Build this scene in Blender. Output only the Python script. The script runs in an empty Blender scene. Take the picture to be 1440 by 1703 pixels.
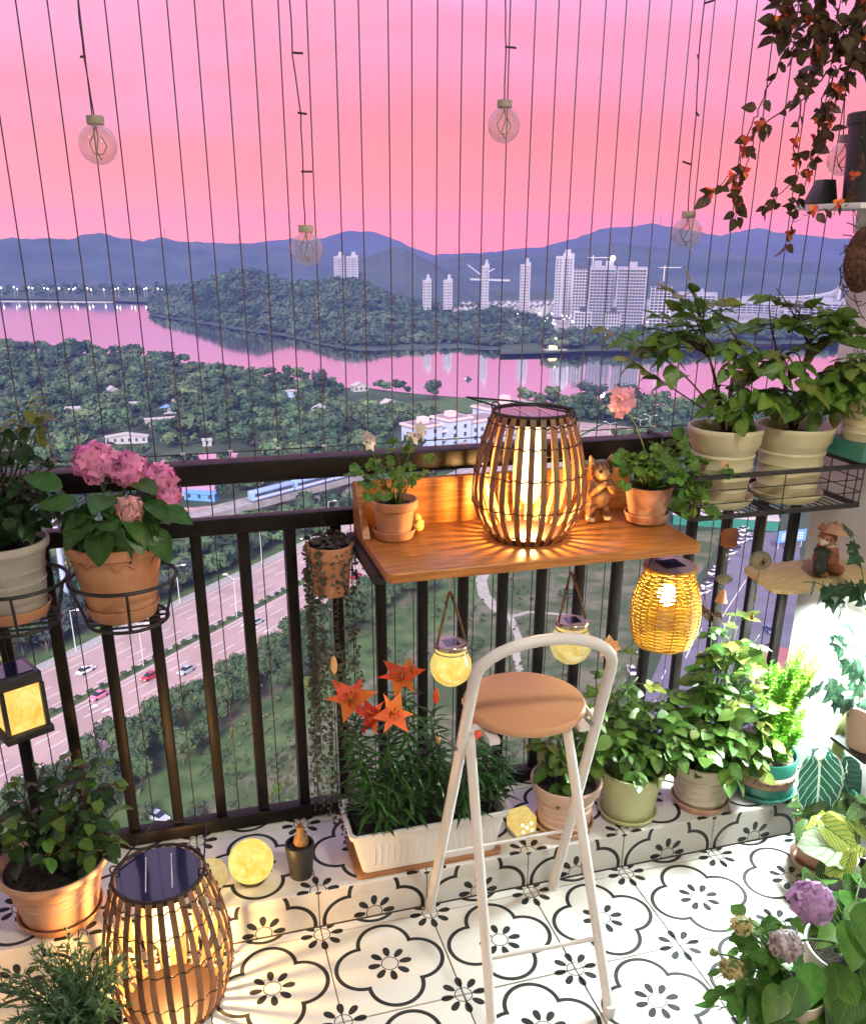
import bpy, bmesh, math, random
import numpy as np
from mathutils import Vector, Matrix, noise as mnoise
R_ = math.radians
PI = math.pi
rnd = random.Random(7)
sc = bpy.context.scene
COL = sc.collection

# ---------------------------------------------------------------- camera
F, CX, CY = 1502.2, 724.96, 979.3           # photo pixels (1440 wide)
YAW, PIT, ROL = 0.2881, -0.3756, 0.0056
CAM = Vector((-0.2551, -1.9145, 1.7492))
_f = Vector((math.sin(YAW)*math.cos(PIT), math.cos(YAW)*math.cos(PIT), math.sin(PIT)))
_r = Vector((math.cos(YAW), -math.sin(YAW), 0))
_u = _r.cross(_f)
RGT = _r*math.cos(ROL)+_u*math.sin(ROL)
UPV = -_r*math.sin(ROL)+_u*math.cos(ROL)
FWD = _f
cd = bpy.data.cameras.new('camera')
cam = bpy.data.objects.new('camera', cd); COL.objects.link(cam)
mw = Matrix((RGT, UPV, -FWD)).transposed().to_4x4(); mw.translation = CAM
cam.matrix_world = mw
cd.sensor_fit = 'HORIZONTAL'; cd.sensor_width = 36; cd.lens = 36*F/1440
cd.shift_x = (720-CX)/1440; cd.shift_y = (CY-851.5)/1440
cd.clip_start = 0.05; cd.clip_end = 60000
sc.camera = cam

def ray(px, py): return (FWD+RGT*((px-CX)/F)-UPV*((py-CY)/F)).normalized()
def onz(px, py, z): v = ray(px, py); return CAM+v*((z-CAM.z)/v.z)
def ony(px, py, y): v = ray(px, py); return CAM+v*((y-CAM.y)/v.y)
def onx(px, py, x): v = ray(px, py); return CAM+v*((x-CAM.x)/v.x)
def mpp(p): return (Vector(p)-CAM).dot(FWD)/F      # metres per photo pixel at p

# ---------------------------------------------------------------- render, world, sun
sc.view_settings.view_transform = 'Standard'; sc.view_settings.look = 'None'
sc.view_settings.exposure = 0.42; sc.view_settings.gamma = 1; sc.view_settings.use_curve_mapping = False
sc.render.engine = 'CYCLES'
cy = sc.cycles
cy.use_denoising = True
cy.max_bounces = 6; cy.diffuse_bounces = 3; cy.glossy_bounces = 3; cy.transmission_bounces = 4; cy.transparent_max_bounces = 12; cy.volume_bounces = 0
cy.sample_clamp_indirect = 4; cy.caustics_reflective = False; cy.caustics_refractive = False

w = bpy.data.worlds.new('World'); sc.world = w; w.use_nodes = True
nt = w.node_tree; nt.nodes.clear()
def N(nt, t, **k):
    n = nt.nodes.new(t)
    for a, b in k.items():
        if a.startswith('i_'): n.inputs[int(a[2:])].default_value = b
        else: setattr(n, a, b)
    return n
def ramp(nt, stops, fac=None, interp='LINEAR'):
    r = nt.nodes.new('ShaderNodeValToRGB'); e = r.color_ramp; e.interpolation = interp
    while len(e.elements) > 1: e.elements.remove(e.elements[-1])
    e.elements[0].position = stops[0][0]; e.elements[0].color = (*stops[0][1], 1)
    for p, c in stops[1:]:
        q = e.elements.new(p); q.color = (*c, 1)
    if fac is not None: nt.links.new(fac, r.inputs[0])
    return r
L = nt.links.new
tc = N(nt, 'ShaderNodeTexCoord'); sep = N(nt, 'ShaderNodeSeparateXYZ'); L(tc.outputs['Generated'], sep.inputs[0])
nz = N(nt, 'ShaderNodeTexNoise'); nz.inputs['Scale'].default_value = 3.2; nz.inputs['Detail'].default_value = 5; nz.inputs['Roughness'].default_value = .5
mp = N(nt, 'ShaderNodeMapping'); mp.inputs['Scale'].default_value = (1, 1, 4.5); L(tc.outputs['Generated'], mp.inputs[0]); L(mp.outputs[0], nz.inputs['Vector'])
ma = N(nt, 'ShaderNodeMath', operation='MULTIPLY_ADD'); L(nz.outputs['Fac'], ma.inputs[0]); ma.inputs[1].default_value = .20
L(sep.outputs['Z'], ma.inputs[2])
sb = N(nt, 'ShaderNodeMath', operation='SUBTRACT'); L(ma.outputs[0], sb.inputs[0]); sb.inputs[1].default_value = .10
cr = ramp(nt, [(0, (.88, .245, .23)), (.05, (.87, .25, .245)), (.10, (.85, .25, .30)), (.155, (.83, .29, .45)), (.22, (.80, .37, .63)), (.33, (.72, .44, .80)), (.55, (.62, .58, .98)), (1, (.58, .64, 1.08))], sb.outputs[0])
# the west side of the sky is paler and more lilac
az = N(nt, 'ShaderNodeMapRange'); az.inputs[1].default_value = .35; az.inputs[2].default_value = -.35; az.inputs[3].default_value = 0; az.inputs[4].default_value = .55
L(sep.outputs['X'], az.inputs[0])
mx = N(nt, 'ShaderNodeMix', data_type='RGBA'); L(az.outputs[0], mx.inputs[0]); L(cr.outputs[0], mx.inputs[6]); mx.inputs[7].default_value = (.86, .42, .56, 1)
# warm cloud glow
nz2 = N(nt, 'ShaderNodeTexNoise'); nz2.inputs['Scale'].default_value = 5; nz2.inputs['Detail'].default_value = 4
mp2 = N(nt, 'ShaderNodeMapping'); mp2.inputs['Scale'].default_value = (1, 1, 3); mp2.inputs['Location'].default_value = (.31, .2, .75); L(tc.outputs['Generated'], mp2.inputs[0]); L(mp2.outputs[0], nz2.inputs['Vector'])
wr = ramp(nt, [(.46, (0, 0, 0)), (.68, (.8, .8, .8))], nz2.outputs['Fac'])
lowz = N(nt, 'ShaderNodeMapRange'); lowz.inputs[1].default_value = .45; lowz.inputs[2].default_value = .1; L(sep.outputs['Z'], lowz.inputs[0])
wm = N(nt, 'ShaderNodeMath', operation='MULTIPLY'); L(wr.outputs[0], wm.inputs[0]); L(lowz.outputs[0], wm.inputs[1])
mx2 = N(nt, 'ShaderNodeMix', data_type='RGBA'); L(wm.outputs[0], mx2.inputs[0]); L(mx.outputs[2], mx2.inputs[6]); mx2.inputs[7].default_value = (.95, .27, .29, 1)
bo = ramp(nt, [(0, (1, .68, .40)), (.018, (.85, .60, .40)), (.045, (.58, .50, .44)), (.10, (.45, .45, .45))], sep.outputs['Z']); mu = N(nt, 'ShaderNodeMix', data_type='RGBA', blend_type='MULTIPLY'); mu.inputs[0].default_value = 1; L(mx2.outputs[2], mu.inputs[6]); L(bo.outputs[0], mu.inputs[7])
sca = N(nt, 'ShaderNodeVectorMath', operation='SCALE'); sca.inputs[3].default_value = 1/.45; L(mu.outputs[2], sca.inputs[0])
bg = N(nt, 'ShaderNodeBackground'); L(sca.outputs[0], bg.inputs[0]); bg.inputs[1].default_value = 1.0
wo = N(nt, 'ShaderNodeOutputWorld'); L(bg.outputs[0], wo.inputs[0])

sd = bpy.data.lights.new('sun', 'SUN'); sd.energy = 4.0; sd.angle = R_(18); sd.color = (1.0, 1.0, .95)
sun = bpy.data.objects.new('sun', sd); COL.objects.link(sun); sun.rotation_euler = (R_(52), R_(-30), 0); sun.location = (0, -50, 120)

# ---------------------------------------------------------------- helpers
MATS = {}
def mat(name, col, rough=.6, var=.2, scale=12, bump=0, bscale=None, metal=0, rndv=0, rndh=0, col2=None, detail=4, emit=None, estr=0, transl=0, spec=.5, coord='Object', stretch=None, coat=0, thr=(.35, .65)):
    m = bpy.data.materials.new(name); m.use_nodes = True; nt = m.node_tree; nt.nodes.clear(); L = nt.links.new
    out = N(nt, 'ShaderNodeOutputMaterial'); b = N(nt, 'ShaderNodeBsdfPrincipled')
    t = N(nt, 'ShaderNodeTexCoord'); v = t.outputs[coord]
    if stretch:
        mpn = N(nt, 'ShaderNodeMapping'); mpn.inputs['Scale'].default_value = stretch; L(v, mpn.inputs[0]); v = mpn.outputs[0]
    n = N(nt, 'ShaderNodeTexNoise'); n.inputs['Scale'].default_value = scale; n.inputs['Detail'].default_value = detail; L(v, n.inputs['Vector'])
    lo = tuple(c*(1-var) for c in col); hi = tuple(min(1, c*(1+var)) for c in col) if col2 is None else col2
    if col2 is not None: lo = col
    r = ramp(nt, [(thr[0], lo), (thr[1], hi)], n.outputs['Fac'])
    c = r.outputs[0]
    if rndv or rndh:
        oi = N(nt, 'ShaderNodeObjectInfo'); hs = N(nt, 'ShaderNodeHueSaturation'); L(c, hs.inputs['Color'])
        a = N(nt, 'ShaderNodeMapRange'); a.inputs[3].default_value = 1-rndv; a.inputs[4].default_value = 1+rndv; L(oi.outputs['Random'], a.inputs[0]); L(a.outputs[0], hs.inputs['Value'])
        wn = N(nt, 'ShaderNodeTexWhiteNoise', noise_dimensions='1D'); L(oi.outputs['Random'], wn.inputs['W'])
        a2 = N(nt, 'ShaderNodeMapRange'); a2.inputs[3].default_value = .5-rndh; a2.inputs[4].default_value = .5+rndh; L(wn.outputs['Value'], a2.inputs[0]); L(a2.outputs[0], hs.inputs['Hue'])
        c = hs.outputs[0]
    L(c, b.inputs['Base Color'])
    b.inputs['Roughness'].default_value = rough; b.inputs['Metallic'].default_value = metal; b.inputs['Specular IOR Level'].default_value = spec
    if coat: b.inputs['Coat Weight'].default_value = coat
    if bump:
        n2 = N(nt, 'ShaderNodeTexNoise'); n2.inputs['Scale'].default_value = bscale or scale*3; n2.inputs['Detail'].default_value = 5; L(v, n2.inputs['Vector'])
        bp = N(nt, 'ShaderNodeBump'); bp.inputs['Strength'].default_value = bump; bp.inputs['Distance'].default_value = .02; L(n2.outputs['Fac'], bp.inputs['Height']); L(bp.outputs[0], b.inputs['Normal'])
    if emit is not None:
        b.inputs['Emission Color'].default_value = (*emit, 1); b.inputs['Emission Strength'].default_value = estr
    if transl:
        tr = N(nt, 'ShaderNodeBsdfTranslucent'); L(c, tr.inputs[0]); ms = N(nt, 'ShaderNodeMixShader'); ms.inputs[0].default_value = transl
        L(b.outputs[0], ms.inputs[1]); L(tr.outputs[0], ms.inputs[2]); L(ms.outputs[0], out.inputs[0])
    else: L(b.outputs[0], out.inputs[0])
    MATS[name] = m; return m

def leafmat(name, col, col2, rib=(.25, .35, .12), ribw=.05, rough=.45, transl=.28, veins=0, rndv=.3, rndh=.02, edge=None, stripes=None, spec=.4):
    """leaf blade: uv.x runs across (-1..1), uv.y along the midrib"""
    m = bpy.data.materials.new(name); m.use_nodes = True; nt = m.node_tree; nt.nodes.clear(); L = nt.links.new
    out = N(nt, 'ShaderNodeOutputMaterial'); b = N(nt, 'ShaderNodeBsdfPrincipled')
    uv = N(nt, 'ShaderNodeUVMap'); sp = N(nt, 'ShaderNodeSeparateXYZ'); L(uv.outputs[0], sp.inputs[0])
    ob = N(nt, 'ShaderNodeTexCoord'); n = N(nt, 'ShaderNodeTexNoise'); n.inputs['Scale'].default_value = 3; L(ob.outputs['Object'], n.inputs['Vector'])
    r = ramp(nt, [(.35, col), (.68, col2)], n.outputs['Fac']); c = r.outputs[0]
    ab = N(nt, 'ShaderNodeMath', operation='ABSOLUTE'); L(sp.outputs['X'], ab.inputs[0])
    oi = N(nt, 'ShaderNodeObjectInfo')
    hs = N(nt, 'ShaderNodeHueSaturation'); L(c, hs.inputs['Color'])
    a = N(nt, 'ShaderNodeMapRange'); a.inputs[3].default_value = 1-rndv; a.inputs[4].default_value = 1+rndv; L(oi.outputs['Random'], a.inputs[0]); L(a.outputs[0], hs.inputs['Value'])
    wn = N(nt, 'ShaderNodeTexWhiteNoise', noise_dimensions='1D'); L(oi.outputs['Random'], wn.inputs['W'])
    a2 = N(nt, 'ShaderNodeMapRange'); a2.inputs[3].default_value = .5-rndh; a2.inputs[4].default_value = .5+rndh; L(wn.outputs['Value'], a2.inputs[0]); L(a2.outputs[0], hs.inputs['Hue'])
    c = hs.outputs[0]
    def mixc(fac, c, col):
        k = N(nt, 'ShaderNodeMix', data_type='RGBA'); L(fac, k.inputs[0]); L(c, k.inputs[6]); k.inputs[7].default_value = (*col, 1); return k.outputs[2]
    lt = N(nt, 'ShaderNodeMath', operation='LESS_THAN'); L(ab.outputs[0], lt.inputs[0]); lt.inputs[1].default_value = ribw
    # side veins: bands of (v*k - |u|*s)
    vn = None
    if veins or stripes:
        q = N(nt, 'ShaderNodeMath', operation='MULTIPLY_ADD'); L(ab.outputs[0], q.inputs[0]); q.inputs[1].default_value = -.45; L(sp.outputs['Y'], q.inputs[2])
        q2 = N(nt, 'ShaderNodeMath', operation='MULTIPLY'); L(q.outputs[0], q2.inputs[0]); q2.inputs[1].default_value = float(veins or stripes[0])
        fr = N(nt, 'ShaderNodeMath', operation='FRACT'); L(q2.outputs[0], fr.inputs[0])
        vn = N(nt, 'ShaderNodeMath', operation='LESS_THAN'); L(fr.outputs[0], vn.inputs[0]); vn.inputs[1].default_value = .12 if veins else stripes[1]
        c = mixc(vn.outputs[0], c, rib if veins else stripes[2])
    c = mixc(lt.outputs[0], c, rib)
    if edge:
        g = N(nt, 'ShaderNodeMath', operation='GREATER_THAN'); L(ab.outputs[0], g.inputs[0]); g.inputs[1].default_value = edge[0]; c = mixc(g.outputs[0], c, edge[1])
    L(c, b.inputs['Base Color']); b.inputs['Roughness'].default_value = rough; b.inputs['Specular IOR Level'].default_value = spec
    bp = N(nt, 'ShaderNodeBump'); bp.inputs['Strength'].default_value = .35; bp.inputs['Distance'].default_value = .004
    n3 = N(nt, 'ShaderNodeTexNoise'); n3.inputs['Scale'].default_value = 9; L(ob.outputs['Object'], n3.inputs['Vector']); L(n3.outputs['Fac'], bp.inputs['Height']); L(bp.outputs[0], b.inputs['Normal'])
    tr = N(nt, 'ShaderNodeBsdfTranslucent'); L(c, tr.inputs[0]); ms = N(nt, 'ShaderNodeMixShader'); ms.inputs[0].default_value = transl
    L(b.outputs[0], ms.inputs[1]); L(tr.outputs[0], ms.inputs[2]); L(ms.outputs[0], out.inputs[0])
    MATS[name] = m; return m

def emis(name, col, s, col2=None, scale=20, lo=.5):
    m = bpy.data.materials.new(name); m.use_nodes = True; nt = m.node_tree; nt.nodes.clear(); L = nt.links.new
    out = N(nt, 'ShaderNodeOutputMaterial'); e = N(nt, 'ShaderNodeEmission'); e.inputs[0].default_value = (*col, 1); e.inputs[1].default_value = s
    L(e.outputs[0], out.inputs[0])
    if col2:
        t = N(nt, 'ShaderNodeTexCoord'); v = N(nt, 'ShaderNodeTexVoronoi', feature='DISTANCE_TO_EDGE'); v.inputs['Scale'].default_value = scale*1.6; L(t.outputs['Object'], v.inputs['Vector'])
        n = N(nt, 'ShaderNodeTexNoise'); n.inputs['Scale'].default_value = scale; n.inputs['Detail'].default_value = 2; L(t.outputs['Object'], n.inputs['Vector'])
        ve = ramp(nt, [(0, (0, 0, 0)), (.06, (.28, .28, .28))], v.outputs['Distance'])
        ad = N(nt, 'ShaderNodeMath', operation='ADD'); L(n.outputs['Fac'], ad.inputs[0]); L(ve.outputs[0], ad.inputs[1])
        r = ramp(nt, [(.4, col), (.98, col2)], ad.outputs[0]); L(r.outputs[0], e.inputs[0])
        g = N(nt, 'ShaderNodeBsdfGlossy'); g.inputs['Roughness'].default_value = .15; fr = N(nt, 'ShaderNodeFresnel'); fr.inputs[0].default_value = 1.4
        fm = N(nt, 'ShaderNodeMath', operation='MULTIPLY'); L(fr.outputs[0], fm.inputs[0]); fm.inputs[1].default_value = .22; ms = N(nt, 'ShaderNodeMixShader'); L(fm.outputs[0], ms.inputs[0]); L(e.outputs[0], ms.inputs[1]); L(g.outputs[0], ms.inputs[2]); L(ms.outputs[0], out.inputs[0])
    MATS[name] = m; return m

def thinglass(name, tint=(.95, .93, .92), op=.12, rough=.03):
    m = bpy.data.materials.new(name); m.use_nodes = True; nt = m.node_tree; nt.nodes.clear(); L = nt.links.new
    out = N(nt, 'ShaderNodeOutputMaterial'); t = N(nt, 'ShaderNodeBsdfTransparent'); t.inputs[0].default_value = (*tint, 1)
    g = N(nt, 'ShaderNodeBsdfGlossy'); g.inputs['Roughness'].default_value = rough
    d = N(nt, 'ShaderNodeBsdfDiffuse'); d.inputs[0].default_value = (.8, .78, .78, 1)
    lw = N(nt, 'ShaderNodeLayerWeight'); lw.inputs[0].default_value = .35
    m1 = N(nt, 'ShaderNodeMixShader'); m1.inputs[0].default_value = op; L(t.outputs[0], m1.inputs[1]); L(d.outputs[0], m1.inputs[2])
    m2 = N(nt, 'ShaderNodeMixShader'); L(lw.outputs['Facing'], m2.inputs[0]); L(m1.outputs[0], m2.inputs[1]); L(g.outputs[0], m2.inputs[2])
    m3 = N(nt, 'ShaderNodeMixShader'); m3.inputs[0].default_value = .55; L(m1.outputs[0], m3.inputs[1]); L(m2.outputs[0], m3.inputs[2])
    L(m3.outputs[0], out.inputs[0]); MATS[name] = m; return m

ORG = {}
def org(o): return ORG.get(o.name, Vector((0, 0, 0))) if o is not None else Vector((0, 0, 0))
def tag(o, label=None, cat=None, group=None, kind=None):
    if label: o['label'] = label
    if cat: o['category'] = cat
    if group: o['group'] = group
    if kind: o['kind'] = kind
    return o
def thing(name, label, cat, loc=(0, 0, 0), group=None):
    o = bpy.data.objects.new(name, None); COL.objects.link(o); o.location = loc; o.empty_display_size = .05
    ORG[o.name] = Vector(loc); return tag(o, label, cat, group)
def put(name, mesh, parent=None, loc=None, M=None):
    o = bpy.data.objects.new(name, mesh); COL.objects.link(o)
    if parent is not None: o.parent = parent
    if M is not None: o.matrix_basis = M
    elif loc is not None: o.location = loc
    return o
def copy_tree(o, parent=None):
    c = o.copy(); COL.objects.link(c); c.parent = parent
    for ch in o.children: copy_tree(ch, c)
    return c

class MB:
    """collects boxes, tubes, lathes; build() links them as ONE mesh object, in world coordinates"""
    def __init__(s): s.v = []; s.f = []; s.uv = None
    def add(s, v, f):
        k = len(s.v); s.v += [Vector(a) for a in v]; s.f += [tuple(i+k for i in q) for q in f]; return s
    def box(s, a, b, M=None):
        x0, y0, z0 = a; x1, y1, z1 = b
        v = [Vector(p) for p in ((x0, y0, z0), (x1, y0, z0), (x1, y1, z0), (x0, y1, z0), (x0, y0, z1), (x1, y0, z1), (x1, y1, z1), (x0, y1, z1))]
        if M is not None: v = [M@p for p in v]
        return s.add(v, [(3, 2, 1, 0), (4, 5, 6, 7), (0, 1, 5, 4), (1, 2, 6, 5), (2, 3, 7, 6), (3, 0, 4, 7)])
    def bar(s, p, q, wx, wy=None):
        return s.tube([p, q], wx/1.414, 4, cap=True, tw=PI/4)
    def tube(s, pts, r, n=6, cap=True, closed=False, tw=0):
        pts = [Vector(p) for p in pts]; m = len(pts)
        rr = r if isinstance(r, (list, tuple)) else [r]*m
        k = len(s.v); ref = None
        for i, p in enumerate(pts):
            if closed: t = pts[(i+1) % m]-pts[i-1]
            else: t = pts[min(i+1, m-1)]-pts[max(i-1, 0)]
            if t.length < 1e-9: t = Vector((0, 0, 1))
            t.normalize()
            if ref is None:
                ref = Vector((0, 0, 1)) if abs(t.z) < .9 else Vector((1, 0, 0))
            a = (ref-t*ref.dot(t))
            if a.length < 1e-6: a = t.orthogonal()
            a.normalize(); ref = a; b = t.cross(a)
            for j in range(n):
                th = 2*PI*j/n+tw; s.v.append(p+(a*math.cos(th)+b*math.sin(th))*rr[i])
        for i in range(m if closed else m-1):
            i2 = (i+1) % m
            for j in range(n):
                s.f.append((k+i*n+j, k+i*n+(j+1) % n, k+i2*n+(j+1) % n, k+i2*n+j))
        if cap and not closed:
            s.f.append(tuple(k+j for j in range(n))[::-1]); s.f.append(tuple(k+(m-1)*n+j for j in range(n)))
        return s
    def lathe(s, prof, c, n=32, M=None, close=False):
        """prof: list of (radius, height)"""
        k = len(s.v); c = Vector(c); m = len(prof)
        for r, h in prof:
            for j in range(n):
                th = 2*PI*j/n; p = Vector((r*math.cos(th), r*math.sin(th), h))
                if M is not None: p = M@p
                s.v.append(c+p)
        for i in range(m-1 if not close else m):
            i2 = (i+1) % m
            for j in range(n): s.f.append((k+i*n+j, k+i*n+(j+1) % n, k+i2*n+(j+1) % n, k+i2*n+j))
        return s
    def disc(s, c, r, n=32, up=True):
        k = len(s.v); c = Vector(c)
        s.v += [c+Vector((r*math.cos(2*PI*j/n), r*math.sin(2*PI*j/n), 0)) for j in range(n)]
        f = tuple(range(k, k+n)); s.f.append(f if up else f[::-1]); return s
    def ball(s, c, r, n=12, m=8, M=None):
        r = (r, r, r) if isinstance(r, (int, float)) else tuple(r)
        k = len(s.v); c = Vector(c)
        for i in range(m+1):
            ph = PI*i/m-PI/2
            for j in range(n):
                th = 2*PI*j/n; p = Vector((r[0]*math.cos(ph)*math.cos(th), r[1]*math.cos(ph)*math.sin(th), r[2]*math.sin(ph)))
                if M is not None: p = M@p
                s.v.append(c+p)
        for i in range(m):
            for j in range(n): s.f.append((k+i*n+j, k+i*n+(j+1) % n, k+(i+1)*n+(j+1) % n, k+(i+1)*n+j))
        return s
    def poly(s, pts, z0, z1):
        """prism from a plan outline (counter-clockwise)"""
        n = len(pts); k = len(s.v)
        s.v += [Vector((p[0], p[1], z0)) for p in pts]+[Vector((p[0], p[1], z1)) for p in pts]
        s.f.append(tuple(range(k+n, k+2*n))); s.f.append(tuple(range(k, k+n))[::-1])
        for i in range(n): j = (i+1) % n; s.f.append((k+i, k+j, k+n+j, k+n+i))
        return s
    def mesh(s, name, m=None, smooth=False, off=Vector((0, 0, 0))):
        me = bpy.data.meshes.new(name); me.from_pydata([tuple(v-off) for v in s.v], [], s.f); me.update()
        if m is not None: me.materials.append(m)
        if smooth:
            me.polygons.foreach_set('use_smooth', [True]*len(me.polygons))
            if smooth != 2: me.set_sharp_from_angle(angle=R_(42))
        return me
    def build(s, name, m, parent=None, smooth=False, kind=None, label=None, bevel=0):
        o = org(parent)
        me = s.mesh(name, m, smooth, o)
        if bevel:
            bm = bmesh.new(); bm.from_mesh(me); bmesh.ops.remove_doubles(bm, verts=bm.verts, dist=1e-5)
            bmesh.ops.bevel(bm, geom=[e for e in bm.edges if e.is_manifold and e.calc_face_angle(0) > .6], offset=bevel, segments=2, affect='EDGES', profile=.5)
            bm.to_mesh(me); bm.free(); me.polygons.foreach_set('use_smooth', [True]*len(me.polygons)); me.set_sharp_from_angle(angle=R_(50))
        ob = put(name, me, parent)
        ORG[ob.name] = o
        if kind: ob['kind'] = kind
        if label: ob['label'] = label
        return ob

def bez(p0, p1, p2, n=8):
    p0, p1, p2 = Vector(p0), Vector(p1), Vector(p2)
    return [(p0*(1-t)**2+p1*2*t*(1-t)+p2*t*t) for t in [i/n for i in range(n+1)]]
def evalmesh(o):
    dg = bpy.context.evaluated_depsgraph_get(); me = bpy.data.meshes.new_from_object(o.evaluated_get(dg)); return me
def blobs(name, parts, m, parent, vox=.003, colfn=None, smooth_it=6):
    """one continuous body out of overlapping ellipsoids / capsules (c, r) or (p, q, r0, r1)"""
    b = MB(); o = org(parent)
    for p in parts:
        if len(p) == 2: b.ball(p[0], p[1], 16, 10)
        elif len(p) == 3: b.ball(p[0], p[1], 16, 10, p[2])
        else:
            P, Q, r0, r1 = Vector(p[0]), Vector(p[1]), p[2], p[3]
            n = max(3, int((Q-P).length/(.6*min(r0, r1)))+1)
            for i in range(n+1): t = i/n; b.ball(P.lerp(Q, t), r0*(1-t)+r1*t, 12, 8)
    me = b.mesh(name, m, True, o); ob = put(name, me, parent)
    md = ob.modifiers.new('r', 'REMESH'); md.mode = 'VOXEL'; md.voxel_size = vox
    sm = ob.modifiers.new('s', 'SMOOTH'); sm.iterations = smooth_it; sm.factor = .5
    me2 = evalmesh(ob); ob.modifiers.clear(); ob.data = me2
    me2.polygons.foreach_set('use_smooth', [True]*len(me2.polygons))
    if not me2.materials: me2.materials.append(m)
    if colfn:
        ca = me2.color_attributes.new('paint', 'FLOAT_COLOR', 'POINT')
        for i, v in enumerate(me2.vertices): ca.data[i].color = (*colfn(v.co), 1)
    ORG[ob.name] = o
    return ob
def paintmat(name, rough=.6, bump=.3, bscale=60):
    m = bpy.data.materials.new(name); m.use_nodes = True; nt = m.node_tree; L = nt.links.new; b = nt.nodes['Principled BSDF']
    a = N(nt, 'ShaderNodeVertexColor'); a.layer_name = 'paint'
    n = N(nt, 'ShaderNodeTexNoise'); n.inputs['Scale'].default_value = 90; t = N(nt, 'ShaderNodeTexCoord'); L(t.outputs['Object'], n.inputs['Vector'])
    hs = N(nt, 'ShaderNodeHueSaturation'); L(a.outputs[0], hs.inputs['Color']); mr = N(nt, 'ShaderNodeMapRange'); mr.inputs[3].default_value = .7; mr.inputs[4].default_value = 1.25; L(n.outputs['Fac'], mr.inputs[0]); L(mr.outputs[0], hs.inputs['Value'])
    L(hs.outputs[0], b.inputs['Base Color']); b.inputs['Roughness'].default_value = rough
    n2 = N(nt, 'ShaderNodeTexNoise'); n2.inputs['Scale'].default_value = bscale*3; L(t.outputs['Object'], n2.inputs['Vector'])
    bp = N(nt, 'ShaderNodeBump'); bp.inputs['Strength'].default_value = bump; bp.inputs['Distance'].default_value = .003; L(n2.outputs['Fac'], bp.inputs['Height']); L(bp.outputs[0], b.inputs['Normal'])
    return m
# ================================================================ LANDSCAPE (ground 90 m below the balcony)
GZ = -90.25; WZ = GZ-2.2
def G(px, py, z=GZ): return onz(px, py, z)
nprng = np.random.default_rng(11)
mat('water', (.06, .05, .05), rough=.06, var=.1, scale=.02, bump=.05, bscale=.3, spec=.9, stretch=(1, 2.2, 1))
MATS['water'].node_tree.nodes['Principled BSDF'].inputs['IOR'].default_value = 8
mat('landground', (.025, .050, .022), rough=.95, scale=.035, col2=(.065, .095, .042), bump=.6, bscale=.6, detail=8)
mat('fieldsoil', (.060, .095, .030), rough=.95, scale=.16, col2=(.17, .165, .10), bump=1.0, bscale=.9, detail=9, thr=(.42, .62))
mat('verge', (.045, .095, .025), rough=.95, scale=.2, col2=(.105, .165, .05), bump=1, bscale=1.2, detail=7)
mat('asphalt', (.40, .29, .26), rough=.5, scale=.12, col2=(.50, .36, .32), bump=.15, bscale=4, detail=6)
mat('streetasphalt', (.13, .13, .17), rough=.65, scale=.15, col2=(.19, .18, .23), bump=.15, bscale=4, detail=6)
mat('paintline', (.8, .78, .76), rough=.6, var=.08, scale=1)
mat('kerbstone', (.42, .40, .38), rough=.8, scale=2)
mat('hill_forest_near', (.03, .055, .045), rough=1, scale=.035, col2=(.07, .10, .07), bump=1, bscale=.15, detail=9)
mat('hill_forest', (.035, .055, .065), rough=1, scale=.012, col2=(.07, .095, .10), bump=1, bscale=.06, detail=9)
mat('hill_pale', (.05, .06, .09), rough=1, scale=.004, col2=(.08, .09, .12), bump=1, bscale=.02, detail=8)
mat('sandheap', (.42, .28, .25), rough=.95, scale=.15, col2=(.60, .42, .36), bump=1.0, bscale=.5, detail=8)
for i, (a, b2) in enumerate((((.030, .062, .038), (.075, .12, .065)), ((.036, .075, .032), (.10, .155, .06)), ((.034, .056, .048), (.07, .105, .08)), ((.08, .13, .02), (.19, .24, .05)))):
    mat('foliage%d' % i, a, rough=.8, scale=.9, col2=b2, rndv=.25, rndh=.015, detail=3, transl=.12)
mat('treetrunk', (.16, .12, .09), rough=.9, scale=4)

def sheet(name, pts, m, z, kind='structure'):
    b = MB(); k = [Vector((p[0], p[1], z)) for p in pts]
    me = bpy.data.meshes.new(name); bm = bmesh.new(); vs = [bm.verts.new(p) for p in k]; f = bm.faces.new(vs); f.normal_update()
    if f.normal.z < 0: f.normal_flip()
    bmesh.ops.triangulate(bm, faces=[f]); bm.to_mesh(me); bm.free(); me.materials.append(m)
    o = put(name, me); tag(o, kind=kind); return o

# water: one sheet to the horizon
b = MB(); b.add([(-4190, -38, WZ), (4190, -38, WZ), (4190, 3740, WZ), (-4190, 3740, WZ)], [(0, 1, 2, 3)]); tag(b.build('river_water', MATS['water']), kind='structure')

# near land up to the river bank
bank_px = [(-700, 560), (-300, 562), (0, 566), (60, 571), (150, 575), (207, 578), (283, 583), (320, 596), (350, 601), (413, 609), (453, 613), (493, 619), (563, 631), (600, 628), (633, 633), (687, 639), (733, 643), (800, 648), (877, 652), (960, 655), (1140, 660), (1270, 655), (1500, 645), (1800, 640), (2300, 630)]
bank = [G(x, y+(13 if y < 600 else 15)) for x, y in bank_px]
b = MB(); n = len(bank); rows = 26
bk = [Vector((max(-4100, min(4100, p.x*3 if abs(p.x) > 900 else p.x)), min(p.y, 3000), GZ)) for p in bank]
print('bank', [(round(p.x), round(p.y)) for p in bk])
for i, p in enumerate(bk):
    for j in range(rows):
        t = j/(rows-1); b.v.append(Vector((p.x*(.25+.75*t) if t < 1 else p.x, -38+(p.y+38)*t, GZ)))
    b.v.append(p+Vector((0, 5, -3.4)))
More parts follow.
